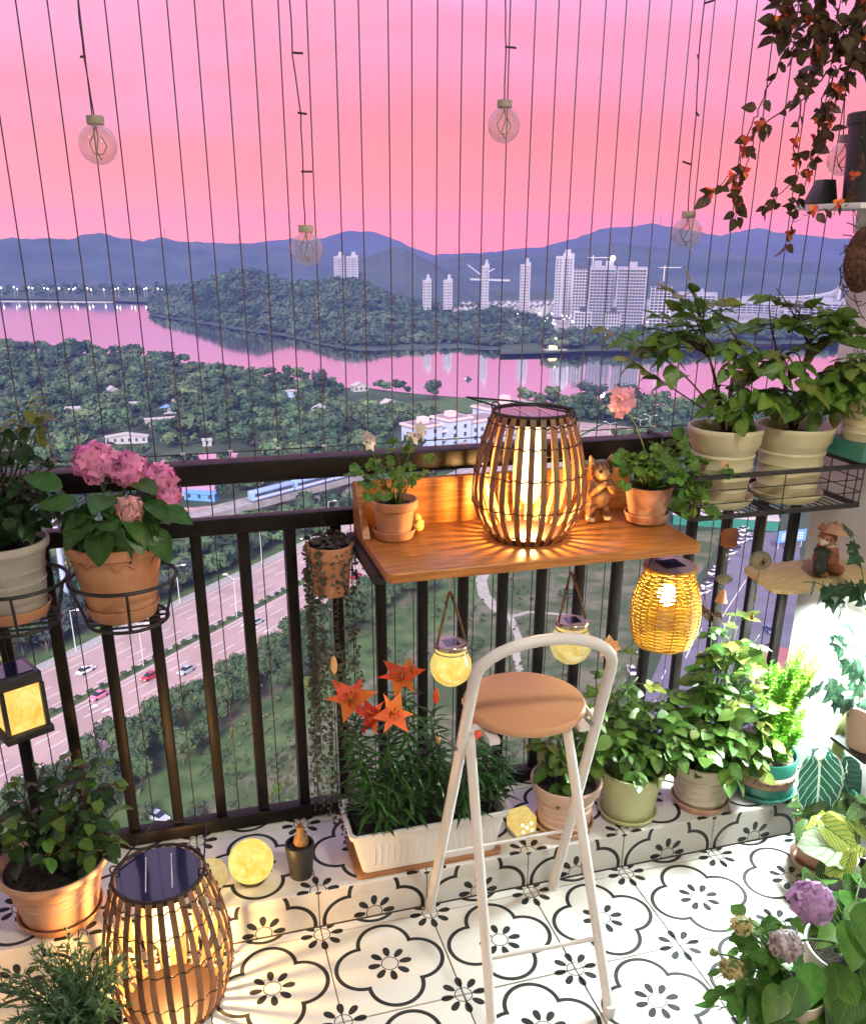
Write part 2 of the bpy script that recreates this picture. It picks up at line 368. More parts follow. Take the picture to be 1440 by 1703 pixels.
for i in range(n-1):
    for j in range(rows): a = i*(rows+1)+j; b.f.append((a, a+rows+1, a+rows+2, a+1))
tag(b.build('ground', MATS['landground']), kind='structure')

# main road: two carriageways, hedge median
rA = Vector((-8.24, 221.4, GZ)); rd = Vector((.704, .71, 0)).normalized(); rn = Vector((-rd.y, rd.x, 0))
def RP(al, pe, z=0): p = rA+rd*al+rn*pe; return Vector((p.x, p.y, GZ+z))
def strip(name, a0, a1, p0, p1, z, m, kind='structure', parent=None):
    b = MB(); n = 12
    for i in range(n+1): al = a0+(a1-a0)*i/n; b.v += [RP(al, p0, z), RP(al, p1, z)]
    b.f += [(2*i, 2*i+2, 2*i+3, 2*i+1) for i in range(n)]
    o = b.build(name, m, parent)
    if parent is None: tag(o, kind=kind)
    return o
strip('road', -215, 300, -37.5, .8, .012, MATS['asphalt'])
strip('pavement', -230, 300, 1.1, 4.2, .10, MATS['kerbstone'])
b = MB()
for pe in (.95, -37.65):
    for i in range(0, 53): b.add([RP(-230+i*10, pe-.15, .0), RP(-220.1+i*10, pe-.15, .0), RP(-220.1+i*10, pe+.15, .0), RP(-230+i*10, pe+.15, .0), RP(-230+i*10, pe-.15, .14), RP(-220.1+i*10, pe-.15, .14), RP(-220.1+i*10, pe+.15, .14), RP(-230+i*10, pe+.15, .14)], [(4, 5, 6, 7), (0, 1, 5, 4), (2, 3, 7, 6)])
tag(b.build('kerb', MATS['kerbstone']), kind='structure')
strip('road_verge', -230, 300, 4.2, 9, .02, MATS['verge'])
strip('road_verge', -230, 200, -48, -37.8, .02, MATS['verge'])
strip('road_verge', -120, 75, -66, -52, .024, MATS['verge'])
strip('median_bed', -230, 300, -18.3, -16.3, .14, MATS['verge'])
b = MB()
for pe in (-3.6, -7.2, -10.8, -14.4, -20.4, -24.0, -27.6, -31.2, -34.6):
    for i in range(43):
        al = -225+i*12; b.add([RP(al, pe-.11, .018), RP(al+6, pe-.11, .018), RP(al+6, pe+.11, .018), RP(al, pe+.11, .018)], [(0, 1, 2, 3)])
for pe in (-.4, -15.9, -18.9, -36.9): b.add([RP(-230, pe-.1, .018), RP(300, pe-.1, .018), RP(300, pe+.1, .018), RP(-230, pe+.1, .018)], [(0, 1, 2, 3)])
for pe in (-22, -25.6, -29.4): # arrows
    for al in (-40, 8):
        b.add([RP(al, pe-.1, .018), RP(al+4, pe-.1, .018), RP(al+4, pe+.1, .018), RP(al, pe+.1, .018), RP(al, pe-.7, .018), RP(al-2.2, pe, .018), RP(al, pe+.7, .018)], [(0, 1, 2, 3), (4, 6, 5)])
tag(b.build('road_marking', MATS['paintline']), kind='structure')

# field, footpath, side street, pond, sand
sheet('field', [RP(-140, -44), RP(90, -44), G(640, 955), G(800, 930), G(960, 900), G(1210, 880), G(1130, 1010), G(1040, 1130), G(960, 1300), (20, 60), (-90, 60)], MATS['fieldsoil'], GZ+.008)
fp = [G(*q) for q in ((812, 940), (800, 965), (805, 990), (825, 1012), (850, 1030), (862, 1060), (858, 1090), (868, 1130))]
b = MB()
for i, p in enumerate(fp):
    t = (fp[min(i+1, 7)]-fp[max(i-1, 0)]).normalized(); q = Vector((-t.y, t.x, 0))*(1.6 if i < 4 else .9); b.v += [Vector((p.x+q.x, p.y+q.y, GZ+.03)), Vector((p.x-q.x, p.y-q.y, GZ+.03))]
b.f += [(2*i, 2*i+2, 2*i+3, 2*i+1) for i in range(7)]
fp2 = [G(*q) for q in ((848, 1026), (880, 1018), (910, 1020), (950, 1024))]
k = len(b.v)
for i, p in enumerate(fp2): b.v += [Vector((p.x, p.y+.8, GZ+.034)), Vector((p.x, p.y-.8, GZ+.034))]
b.f += [(k+2*i, k+2*i+2, k+2*i+3, k+2*i+1) for i in range(3)]
mat('pathsand', (.34, .33, .27), rough=.95, scale=.3, col2=(.45, .43, .36)); tag(b.build('footpath', MATS['pathsand']), kind='structure')
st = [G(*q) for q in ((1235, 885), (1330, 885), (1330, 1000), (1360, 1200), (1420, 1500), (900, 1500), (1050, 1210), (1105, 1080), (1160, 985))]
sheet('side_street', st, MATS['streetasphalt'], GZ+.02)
b = MB()
for (x0, y0, x1, y1) in ((1140, 1095, 1147, 1080), (1100, 1130, 1107, 1115), (1160, 1060, 1167, 1045), (1195, 1035, 1240, 965), (1192, 985, 1197, 978), (1085, 1180, 1091, 1165)):
    p, q = G(x0, y0), G(x1, y1); t = (q-p).normalized(); s = Vector((-t.y, t.x, 0))*.14
    b.add([(p+s)+Vector((0, 0, .03)), (q+s)+Vector((0, 0, .03)), (q-s)+Vector((0, 0, .03)), (p-s)+Vector((0, 0, .03))], [(0, 1, 2, 3)])
tag(b.build('street_marking', MATS['paintline']), kind='structure')
pond = [G(*q) for q in ((270, 830), (285, 795), (262, 775), (275, 758), (330, 753), (395, 752), (402, 766), (392, 795), (372, 812), (330, 822))]
sheet('pond_water', pond, MATS['water'], GZ+.03)
# sand heap
c0 = G(322, 862); b = MB(); nn = 22
for i in range(nn):
    for j in range(nn):
        u, v = (i/(nn-1)-.5)*2, (j/(nn-1)-.5)*2; h = max(0, 1-(u*u+v*v))
        b.v.append(Vector((c0.x+u*17, c0.y+v*13, GZ-.1+3.6*h**.7*(.7+.6*mnoise.noise(Vector((u*2, v*2, 1))))+.7*mnoise.noise(Vector((u*5, v*5, 3)))*h)))
b.f += [(i*nn+j, (i+1)*nn+j, (i+1)*nn+j+1, i*nn+j+1) for i in range(nn-1) for j in range(nn-1)]
tag(b.build('sand_heap', MATS['sandheap'], smooth=2), 'low pinkish heap of bare sand and earth beside the pond', 'sand heap')

# ---------------------------------------------------------------- hills
def hill(name, prof, D, Dfront, back, m, zbase=WZ-1, rough=6, cols=300, rows=26, seed=0, amp=.30, frontpx=None):
    """ridge whose crest is seen along prof [(px, py)...]; it falls to zbase towards us and behind"""
    xs = [p[0] for p in prof]; ys = [p[1] for p in prof]
    b = MB(); x0, x1 = xs[0], xs[-1]; pts = []
    for i in range(cols):
        px = x0+(x1-x0)*i/(cols-1); py = float(np.interp(px, xs, ys))-2.6*mnoise.fractal(Vector((px*.045, seed*3.1, 0)), .7, 2.2, 5); v = ray(px, py); h = math.hypot(v.x, v.y)
        d = D(px) if callable(D) else D; df = Dfront(px) if callable(Dfront) else Dfront
        zr = CAM.z+v.z/h*d; ux, uy = v.x/h, v.y/h
        col = []
        for j in range(rows):
            t = j/(rows-1)
            if t <= .7: s = t/.7; dd = df+(d-df)*s; k = s*s*(3-2*s)*.55+s*.45
            else: s = (t-.7)/.3; dd = d+back*s; k = 1-s*s
            z = zbase+(zr-zbase)*k
            p = Vector((CAM.x+ux*dd, CAM.y+uy*dd, z))
            e = mnoise.fractal(Vector((p.x*rough/D0+seed, p.y*rough/D0, seed)), 1.0, 2.1, 5) if (D0 := (d if not callable(D) else 900)) else 0
            p.z += e*amp*(zr-zbase)*(4*k*(1-k))+e*.022*(zr-zbase)*k+mnoise.fractal(Vector((p.x*.012+seed, p.y*.012, seed)), .8, 2.1, 4)*.028*(zr-zbase)*k
            col.append(p)
        pts.append(col); b.v += col
    b.f += [(i*rows+j, (i+1)*rows+j, (i+1)*rows+j+1, i*rows+j+1) for i in range(cols-1) for j in range(rows-1)]
    o = b.build(name, m, smooth=2); tag(o, kind='structure'); return pts

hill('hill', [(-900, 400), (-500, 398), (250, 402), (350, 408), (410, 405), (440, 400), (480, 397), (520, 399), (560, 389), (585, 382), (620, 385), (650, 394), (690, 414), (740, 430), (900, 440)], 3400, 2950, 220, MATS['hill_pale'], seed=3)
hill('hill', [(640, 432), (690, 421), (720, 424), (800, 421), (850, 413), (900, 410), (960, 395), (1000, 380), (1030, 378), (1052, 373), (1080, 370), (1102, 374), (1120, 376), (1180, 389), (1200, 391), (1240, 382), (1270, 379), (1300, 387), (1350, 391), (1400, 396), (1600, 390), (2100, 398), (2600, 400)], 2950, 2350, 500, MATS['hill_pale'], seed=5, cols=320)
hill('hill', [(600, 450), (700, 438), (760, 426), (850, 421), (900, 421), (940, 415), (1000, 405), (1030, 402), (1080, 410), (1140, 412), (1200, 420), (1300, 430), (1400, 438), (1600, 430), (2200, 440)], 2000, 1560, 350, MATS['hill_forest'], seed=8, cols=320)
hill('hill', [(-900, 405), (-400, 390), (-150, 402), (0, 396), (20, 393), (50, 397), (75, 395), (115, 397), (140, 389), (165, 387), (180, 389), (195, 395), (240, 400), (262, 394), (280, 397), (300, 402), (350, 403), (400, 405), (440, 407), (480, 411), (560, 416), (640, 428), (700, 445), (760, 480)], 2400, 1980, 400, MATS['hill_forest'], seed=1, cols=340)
hill('hill', [(470, 500), (520, 470), (560, 452), (600, 431), (627, 422), (645, 413), (660, 409), (672, 411), (683, 420), (720, 437), (745, 455), (760, 463), (800, 488), (860, 512)], 1420, 1080, 250, MATS['hill_forest'], seed=2, cols=160)
mid = [(x, min(y+7, 566) if 240 < x < 900 else y) for x, y in [(238, 524), (255, 505), (270, 495), (300, 484), (330, 476), (365, 459), (390, 452), (425, 452), (445, 459), (470, 471), (500, 476), (533, 471), (560, 466), (590, 468), (620, 477), (653, 499), (683, 509), (733, 521), (767, 529), (800, 526), (833, 532), (867, 546), (915, 566)]]
midsh = [(238, 526), (300, 533), (380, 546), (470, 562), (525, 576), (587, 587), (700, 590), (800, 588), (915, 585)]
def shoreD(px):
    py = float(np.interp(px, [p[0] for p in midsh], [p[1] for p in midsh])); p = onz(px, py, WZ); return math.hypot(p.x-CAM.x, p.y-CAM.y)
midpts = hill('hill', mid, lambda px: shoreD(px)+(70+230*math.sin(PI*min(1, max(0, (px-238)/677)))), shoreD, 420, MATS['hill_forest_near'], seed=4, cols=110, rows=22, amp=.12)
# flat far shores
def flat(name, outline, z, m): return sheet(name, [onz(x, y, z) for x, y in outline], m, z)
flat('far_shore', [(-900, 497), (-400, 497), (0, 496), (160, 499), (290, 504), (330, 492), (330, 478), (-900, 478)], WZ+2.0, MATS['landground'])
mat('cityground', (.20, .20, .20), rough=.9, scale=.02, col2=(.38, .35, .34), bump=.2)
flat('city_shore', [(832, 588.5), (905, 587), (970, 583.5), (1140, 581), (1260, 572), (1500, 570), (2000, 565), (2200, 500), (1500, 492), (1000, 496), (700, 500), (690, 520), (760, 540), (830, 560)], WZ+2.4, MATS['landground'])
flat('city_plain', [(690, 516), (740, 527), (800, 532), (860, 546), (905, 557), (960, 556), (1120, 556), (1260, 548), (1500, 540), (2000, 530), (2200, 500), (1500, 494), (1000, 497), (700, 502)], WZ+2.5, MATS['cityground'])
flat('far_land', [(430, 470), (560, 497), (700, 503), (1000, 498), (1500, 495), (2300, 500), (2300, 440), (1500, 450), (1000, 456), (700, 458), (430, 455)], WZ+2.3, MATS['landground'])
b = MB()
for (x0, y0, x1, y1, wdt) in ((832, 588, 1010, 583.5, 2.6), (1010, 583.5, 1300, 574, 2.6), (-600, 497, 300, 503.0, 4.0)):
    for i in range(12):
        p = onz(x0+(x1-x0)*i/12, y0+(y1-y0)*i/12, WZ); q = onz(x0+(x1-x0)*(i+1)/12, y0+(y1-y0)*(i+1)/12, WZ)
        b.box((0, 0, 0), (1, 1, 1), Matrix(((q.x-p.x, 0, 0, p.x), (q.y-p.y, wdt, 0, p.y), (0, 0, 1.3, WZ-.2), (0, 0, 0, 1))))
tag(b.build('embankment', MATS['kerbstone']), kind='structure')

# ---------------------------------------------------------------- trees
def clumps(rng, lobes, n, size):
    """leaf-cluster faces spread over lobed crowns -> arrays"""
    V = []; Fc = []
    for i in range(n):
        c, r = lobes[rng.integers(len(lobes))]
        d = rng.normal(size=3); d /= np.linalg.norm(d)
        if d[2] < -.5: d[2] *= -.6
        q = np.array(c)+d*np.array(r)*(rng.uniform(.72, 1.06))
        nrm = d+rng.normal(size=3)*.55; nrm /= np.linalg.norm(nrm)
        a = np.cross(nrm, [0.1, .2, 1]); a /= np.linalg.norm(a)+1e-9; bb = np.cross(nrm, a); s = size*rng.uniform(.6, 1.3)
        k = len(V); th = rng.uniform(0, 6.28); ca, sa = math.cos(th), math.sin(th); a, bb = a*ca+bb*sa, bb*ca-a*sa
        V += [q-a*s, q+bb*s*.55+nrm*s*.15, q+a*s, q-bb*s*.55+nrm*s*.1]; Fc.append((k, k+1, k+2, k+3))
    return V, Fc
def crown_lobes(rng, h, w, base, n=7):
    lob = [((0, 0, base+(h-base)*.55), (w*.40, w*.40, (h-base)*.42))]
    for i in range(n):
        a = rng.uniform(0, 6.28); r = w*.30*rng.uniform(.7, 1.15); z = base+(h-base)*rng.uniform(.30, .80)
        s = w*rng.uniform(.17, .28); lob.append(((r*math.cos(a), r*math.sin(a), z), (s, s, s*.85)))
    return lob
def tree_variant(seed, h, w, base, nf, size, m):
    rng = np.random.default_rng(seed); lob = crown_lobes(rng, h, w, base)
    V, Fc = clumps(rng, lob, nf, size)
    b = MB(); b.add(V, Fc)
    for c, r in lob: b.ball(c, tuple(x*.74 for x in r), 6, 4)
    crown = b.mesh('crown', m)
    t = MB(); t.tube([(0, 0, -.2), (.05*w*.3, 0, base*.6), (0, 0, base+(h-base)*.5)], [.024*h, .018*h, .008*h], 6)
    for i in range(4):
        c = lob[i+1][0]; t.tube(bez((0, 0, base*.75), (c[0]*.4, c[1]*.4, base), c), [.012*h]*5+[.006*h]*4, 5)
    return crown, t.mesh('trunk', MATS['treetrunk'])
TV = [tree_variant(i, 1, w_, bs, 420, .072, MATS['foliage%d' % mi]) for i, (w_, bs, mi) in enumerate(((.9, .2, 0), (1.05, .22, 1), (.8, .16, 2), (.95, .28, 1), (.7, .18, 0), (1.2, .2, 2), (.95, .1, 3)))]
def tree(v, p, h, name, label, group, ws=1.0):
    t = thing(name, label, 'tree' if 'shrub' not in name else 'bush', p, group); c, k = TV[v]
    s = Matrix.Rotation(rnd.uniform(0, 6.28), 4, 'Z') @ Matrix.Diagonal((h*ws, h*ws, h, 1))
    put('crown', c, t, M=s); put('trunk', k, t, M=s); return t
road_excl = lambda x, y, a, b_: -a < ((Vector((x, y, 0))-Vector((rA.x, rA.y, 0))).dot(rn)) < b_
ZONES = []       # (x, y, r) kept clear
def clear(px, py, r): r *= 1 if r > 15 else .82; p = G(px, py); ZONES.append((p.x, p.y, r)); d = Vector((CAM.x-p.x, CAM.y-p.y)).normalized(); ZONES.append((p.x+d.x*r*.9, p.y+d.y*r*.9, r))
for q in ((340, 765, 26), (330, 800, 16), (322, 855, 17), (745, 725, 30), (800, 715, 30), (850, 705, 26), (500, 815, 16), (460, 830, 16), (560, 800, 16), (170, 665, 12), (190, 655, 10), (300, 672, 12), (275, 684, 12), (270, 704, 14), (225, 677, 10), (210, 735, 18), (345, 668, 10), (487, 663, 10), (600, 648, 12), (530, 685, 12), (653, 676, 14), (130, 685, 12), (345, 737, 8), (425, 732, 8), (620, 660, 22), (740, 665, 30), (780, 668, 30), (100, 975, 6)): clear(*q)
def ok(x, y, m=0):
    al = (x-rA.x)*rd.x+(y-rA.y)*rd.y; pe = (x-rA.x)*rn.x+(y-rA.y)*rn.y
    if -40 < pe < 7 and al < 303: return False
    if pe <= -40 and y < 300+.25*(x-150): return False
    for zx, zy, r in ZONES:
        if (x-zx)**2+(y-zy)**2 < (r+m)**2: return False
    return True
bx = [p.x for p in bank]; by = [p.y for p in bank]
def inland(x, y): return y < np.interp(x, bx, by)-3
pts = []
grid = {}
def far_enough(x, y, d):
    kx, ky = int(x//12), int(y//12)
    for i in range(-1, 2):
        for j in range(-1, 2):
            for (a, b_) in grid.get((kx+i, ky+j), ()):
                if (a-x)**2+(b_-y)**2 < d*d: return False
    grid.setdefault((kx, ky), []).append((x, y)); return True
tries = 0
while tries < 110000 and len(pts) < 8500:
    tries += 1
    y = 180+700*(nprng.random()**.8); x = CAM.x+(y+10)*nprng.uniform(-.75, 1.05)
    if not inland(x, y) or not ok(x, y): continue
    if not far_enough(x, y, 3.7+.0035*y): continue
    pts.append((x, y))
pts.sort(key=lambda p: math.hypot(*p))
near, far = pts[:150], pts[150:]
for i, (x, y) in enumerate(near):
    h = rnd.uniform(5.0, 9.0); v = rnd.choice((0, 0, 1, 2, 2, 3, 5))
    if rnd.random() < .10: v = 6; h *= .55
    tree(v, (x, y, GZ), h, 'broadleaf_tree', 'bushy green tree in the near part of the wood beyond the main road', 'trees in the wood beyond the main road', rnd.uniform(.85, 1.25))
def forest(name, pl, hlo, hhi, m, nf, seed, zf=None, fsize=.16):
    rng = np.random.default_rng(seed); var = []
    for k in range(6):
        lob = crown_lobes(rng, 1, rng.uniform(.8, 1.25), .12, 5); V, Fc = clumps(rng, lob, nf, fsize)
        bb = MB(); bb.add(V, Fc)
        for c, r in lob: bb.ball(c, tuple(x*.8 for x in r), 5, 3)
        V = np.array([tuple(v) for v in bb.v]); q = np.array([f for f in bb.f if len(f) == 4]); var.append((V, q))
    VV = []; FF = []; off = 0
    for p in pl:
        V, q = var[rng.integers(6)]; a = rng.uniform(0, 6.28); h = rng.uniform(hlo, hhi); wv = h*rng.uniform(.85, 1.3)
        ca, sa = math.cos(a), math.sin(a)
        h *= (.72+.55*(.5+.5*mnoise.noise(Vector((p[0]*.02, p[1]*.02, seed))))) if name == 'woods' else 1
        if name == 'woods' and rng.random() < .06: h *= 1.5; wv *= 1.35
        X = np.stack([(V[:, 0]*ca-V[:, 1]*sa)*wv+p[0], (V[:, 0]*sa+V[:, 1]*ca)*wv+p[1], V[:, 2]*h+(p[2] if len(p) > 2 else GZ)], 1)
        VV.append(X); FF.append(q+off); off += len(V)
    VV = np.concatenate(VV); FF = np.concatenate(FF)
    me = bpy.data.meshes.new(name); me.vertices.add(len(VV)); me.vertices.foreach_set('co', VV.ravel().astype(np.float32))
    me.loops.add(FF.size); me.loops.foreach_set('vertex_index', FF.ravel().astype(np.int32)); me.polygons.add(len(FF)); me.polygons.foreach_set('loop_start', np.arange(0, FF.size, 4, dtype=np.int32)); me.update(calc_edges=True)
    me.materials.append(m); o = put(name, me); return o
def fmat(name, a, b2, sc_):
    m = mat(name, a, rough=.85, scale=sc_, col2=b2, detail=3, transl=.1, thr=(.3, .7)); nt = m.node_tree; L = nt.links.new
    t = [n for n in nt.nodes if n.type == 'TEX_COORD'][0]; r = [n for n in nt.nodes if n.type == 'VALTORGB'][0]; targets = [l.to_socket for l in nt.links if l.from_node == r]
    v = N(nt, 'ShaderNodeTexVoronoi'); v.inputs['Scale'].default_value = .10; mp = N(nt, 'ShaderNodeMapping'); mp.inputs['Scale'].default_value = (1, 1, .01); L(t.outputs['Object'], mp.inputs[0]); L(mp.outputs[0], v.inputs['Vector'])
    hs = N(nt, 'ShaderNodeHueSaturation'); L(r.outputs[0], hs.inputs['Color']); sx = N(nt, 'ShaderNodeSeparateXYZ'); L(v.outputs['Color'], sx.inputs[0])
    a1 = N(nt, 'ShaderNodeMapRange'); a1.inputs[3].default_value = .5; a1.inputs[4].default_value = 1.6; L(sx.outputs[0], a1.inputs[0]); L(a1.outputs[0], hs.inputs['Value'])
    a2 = N(nt, 'ShaderNodeMapRange'); a2.inputs[3].default_value = .465; a2.inputs[4].default_value = .525; L(sx.outputs[1], a2.inputs[0]); L(a2.outputs[0], hs.inputs['Hue'])
    for s in targets: L(hs.outputs[0], s)
    return m
fmat('wood0', (.016, .050, .024), (.115, .180, .080), .045); fmat('wood1', (.022, .052, .036), (.10, .15, .09), .022)
o = forest('woods', far, 3.2, 9.0, MATS['wood0'], 95, 3); tag(o, 'dense green woods with clearings filling the land up to the river', 'woods', kind='stuff')
hp = []
nr = len(midpts[0])
for i in range(len(midpts)-1):
    for j in range(int(nr*.82)):
        for k in range(2):
            a, c = nprng.random(), nprng.random(); p = midpts[i][j].lerp(midpts[i+1][j], a).lerp(midpts[i][min(j+1, nr-1)].lerp(midpts[i+1][min(j+1, nr-1)], a), c)
            if p.z > WZ+1: hp.append((p.x, p.y, p.z-1.5))
o = forest('hill_woods', hp, 4, 10.5, MATS['wood1'], 42, 5, fsize=.2); tag(o, 'dense dark woods covering the low hill across the river', 'woods', kind='stuff')
sp = []
for i in range(330):
    px = nprng.uniform(905, 1400); p = onz(px, np.interp(px, [900, 970, 1140, 1260, 1500], [586, 580, 577, 569, 567])-nprng.uniform(0, 17), WZ+2.4); sp.append((p.x, p.y, p.z))
for i in range(140):
    p = onz(nprng.uniform(-300, 300), 494-nprng.uniform(0, 14), WZ+2); sp.append((p.x, p.y, p.z))
o = forest('shore_woods', sp, 8, 13, MATS['wood1'], 42, 6, fsize=.2); tag(o, 'strip of dark woods along the far river banks', 'woods', kind='stuff')
# young trees in rows between the road and the field
i = 0
for k in range(30):
    al = -78+k*5.1
    for pe in (-40.5, -44.8, -48.5, -53):
        if pe < -46 and (al > 62 or rnd.random() < .35): continue
        if al > 80 and pe < -42: continue
        p = RP(al+rnd.uniform(-1.6, 1.6), pe+rnd.uniform(-1.2, 1.2))
        tree(rnd.choice((1, 3, 3, 1)), p, rnd.uniform(5.6, 8.0), 'young_tree', 'young green tree on a thin trunk in the planted rows below the main road', 'young trees planted below the main road', rnd.uniform(.72, .95))
# single big trees on the bank, bushes on the field
for (px, py, h, v, lab) in ((478, 646, 15, 4, 'tall slim dark tree standing alone above the bank'), (533, 660, 17, 5, 'broad round-topped tree on the bank right of the slim one'), (717, 668, 13, 0, 'dark pointed tree on the bank above the white school'), (985, 676, 14, 5, 'wide dark tree on the bank under the pink geranium'), (1040, 678, 14, 5, 'flat-topped tree on the bank above the road lamps'), (52, 586, 9, 5, 'small umbrella-shaped tree at the left end of the bank')):
    p = G(px, py); tree(v, p, h, 'broadleaf_tree', lab, None, .5 if 'slim' in lab else 1.0)
for (px, py, h, lab) in ((463, 1322, 2.6, 'round yellow-green shrub on the bare field'), (508, 1150, 3.2, 'pale green shrub at the edge of the grass'), (640, 1100, 4, 'dark shrub on the field beneath the table'), (790, 1085, 4, 'dark shrub beside the footpath'), (330, 1375, 3.2, 'leafy shrub at the foot of the railing view'), (450, 1380, 3, 'low shrub beside the field edge'), (240, 1365, 3.4, 'feathery shrub next to the parked silver car'), (700, 1040, 3, 'small shrub on the field left of the path'), (940, 1000, 4, 'shrub beyond the branching path')):
    tree(6 if 'yellow' in lab or 'pale' in lab else rnd.choice((0, 1, 2)), G(px, py), h, 'wild_shrub', lab, None, 1.1)
fmat('scrub', (.045, .07, .025), (.15, .155, .075), .2)
sc_pts = []
while len(sc_pts) < 1300:
    px, py = nprng.uniform(180, 1150), nprng.uniform(960, 1420); p = G(px, py); pe = (p-rA).dot(rn)
    if pe < -50 and mnoise.noise(Vector((p.x*.05, p.y*.05, 3))) > -.05 and all((Vector((p.x, p.y))-Vector((q.x, q.y))).length > 3 for q in fp) and p.x < 92: sc_pts.append((p.x, p.y))
o = forest('field_scrub', sc_pts, .25, 1.0, MATS['scrub'], 26, 9, fsize=.34); tag(o, 'low scrub and weeds scattered over the bare field', 'scrub', kind='stuff')
# hedge plants of the median
for k in range(64):
    al = -95+k*3.2
    t = thing('hedge_shrub', 'clipped round shrub in the planted strip between the carriageways', 'bush', RP(al, -17.3, .1), 'shrubs in the median strip')
    put('crown', TV[rnd.choice((1, 3, 0))][0], t, M=Matrix.Translation((0, 0, -.3)) @ Matrix.Rotation(rnd.uniform(0, 6), 4, 'Z') @ Matrix.Diagonal((1.7, 1.7, 1.6, 1)))

# ---------------------------------------------------------------- street lamps, mast
mat('lamp_white', (.75, .75, .76), rough=.4, var=.05)
def lamp(p, h, two, dirv, label, group):
    t = thing('street_lamp', label, 'street lamp', p, group); b = MB(); q = Vector(p)
    b.tube([q, q+Vector((0, 0, h))], [.13, .08], 6); b.build('pole', MATS['lamp_white'], t)
    for s in ((1, -1) if two else (1,)):
        a = MB(); e = q+Vector((0, 0, h))+dirv*s*2.2+Vector((0, 0, .7)); a.tube([q+Vector((0, 0, h-.15)), e], .07, 5); a.build('arm', MATS['lamp_white'], t)
        k = MB(); k.ball(e+dirv*s*.5+Vector((0, 0, .05)), (.75, .75, .14), 8, 4); k.build('lamp_head', MATS['lamp_white'], t)
for al in (-55, -22, 10.3, 43): lamp(RP(al, -17.3), 10.5, True, rn, 'white double-armed street lamp standing in the median of the main road', 'double-armed lamps in the median')
for al in (-24, 10.4, 45, 80): lamp(RP(al, 2.2), 10.5, False, -rn, 'white single-armed street lamp on the far pavement of the main road', 'lamps on the far pavement')
for (px, py, lab) in ((1012, 742, 'white double-armed lamp in front of the wood above the toy cat'), (1062, 735, 'white double-armed lamp behind the pink geranium'), (1078, 728, 'white double-armed lamp right of the geranium flower'), (1172, 700, 'white lamp seen through the rose stems')):
    p = G(px, py); lamp(p, 10.5, True, rn, lab, None)
p = G(113, 1010); t = thing('tower_mast', 'pale blue steel mast rising from the trees left of the hydrangea pot', 'mast', p); mat('mastblue', (.45, .55, .75), rough=.5, var=.1)
for i in range(5): bb = MB(); bb.tube([p+Vector((0, 0, i*5.2)), p+Vector((0, 0, i*5.2+5.1))], [.85-.05*i, .82-.05*i], 10); bb.build('tube_section', MATS['mastblue'], t)
for (px, py) in ((805, 421), (398, 405), (757, 427), (690, 421), (1052, 373), (1098, 374), (275, 397)):
    v = ray(px, py); d = 2950 if px > 600 and px != 757 else 2400; p = CAM+v*d/math.hypot(v.x, v.y); hh = 62*d/6200
    m_ = thing('lattice_mast', 'thin lattice mast on the skyline of the hills', 'mast', p, 'masts on the skyline'); bb = MB(); w_ = 2.2*d/6200
    for sx in (-1, 1): bb.tube([p+Vector((sx*w_*1.6, 0, -8)), p+Vector((0, 0, hh))], w_*.32, 4)
    bb.build('pole', MATS['hill_forest'], m_)
    bb = MB()
    for k in range(4): bb.tube([p+Vector((-w_*2.2*(1-k*.2), 0, hh*(.35+.17*k))), p+Vector((w_*2.2*(1-k*.2), 0, hh*(.35+.17*k)))], w_*.25, 4)
    bb.build('cross_arm', MATS['hill_forest'], m_)
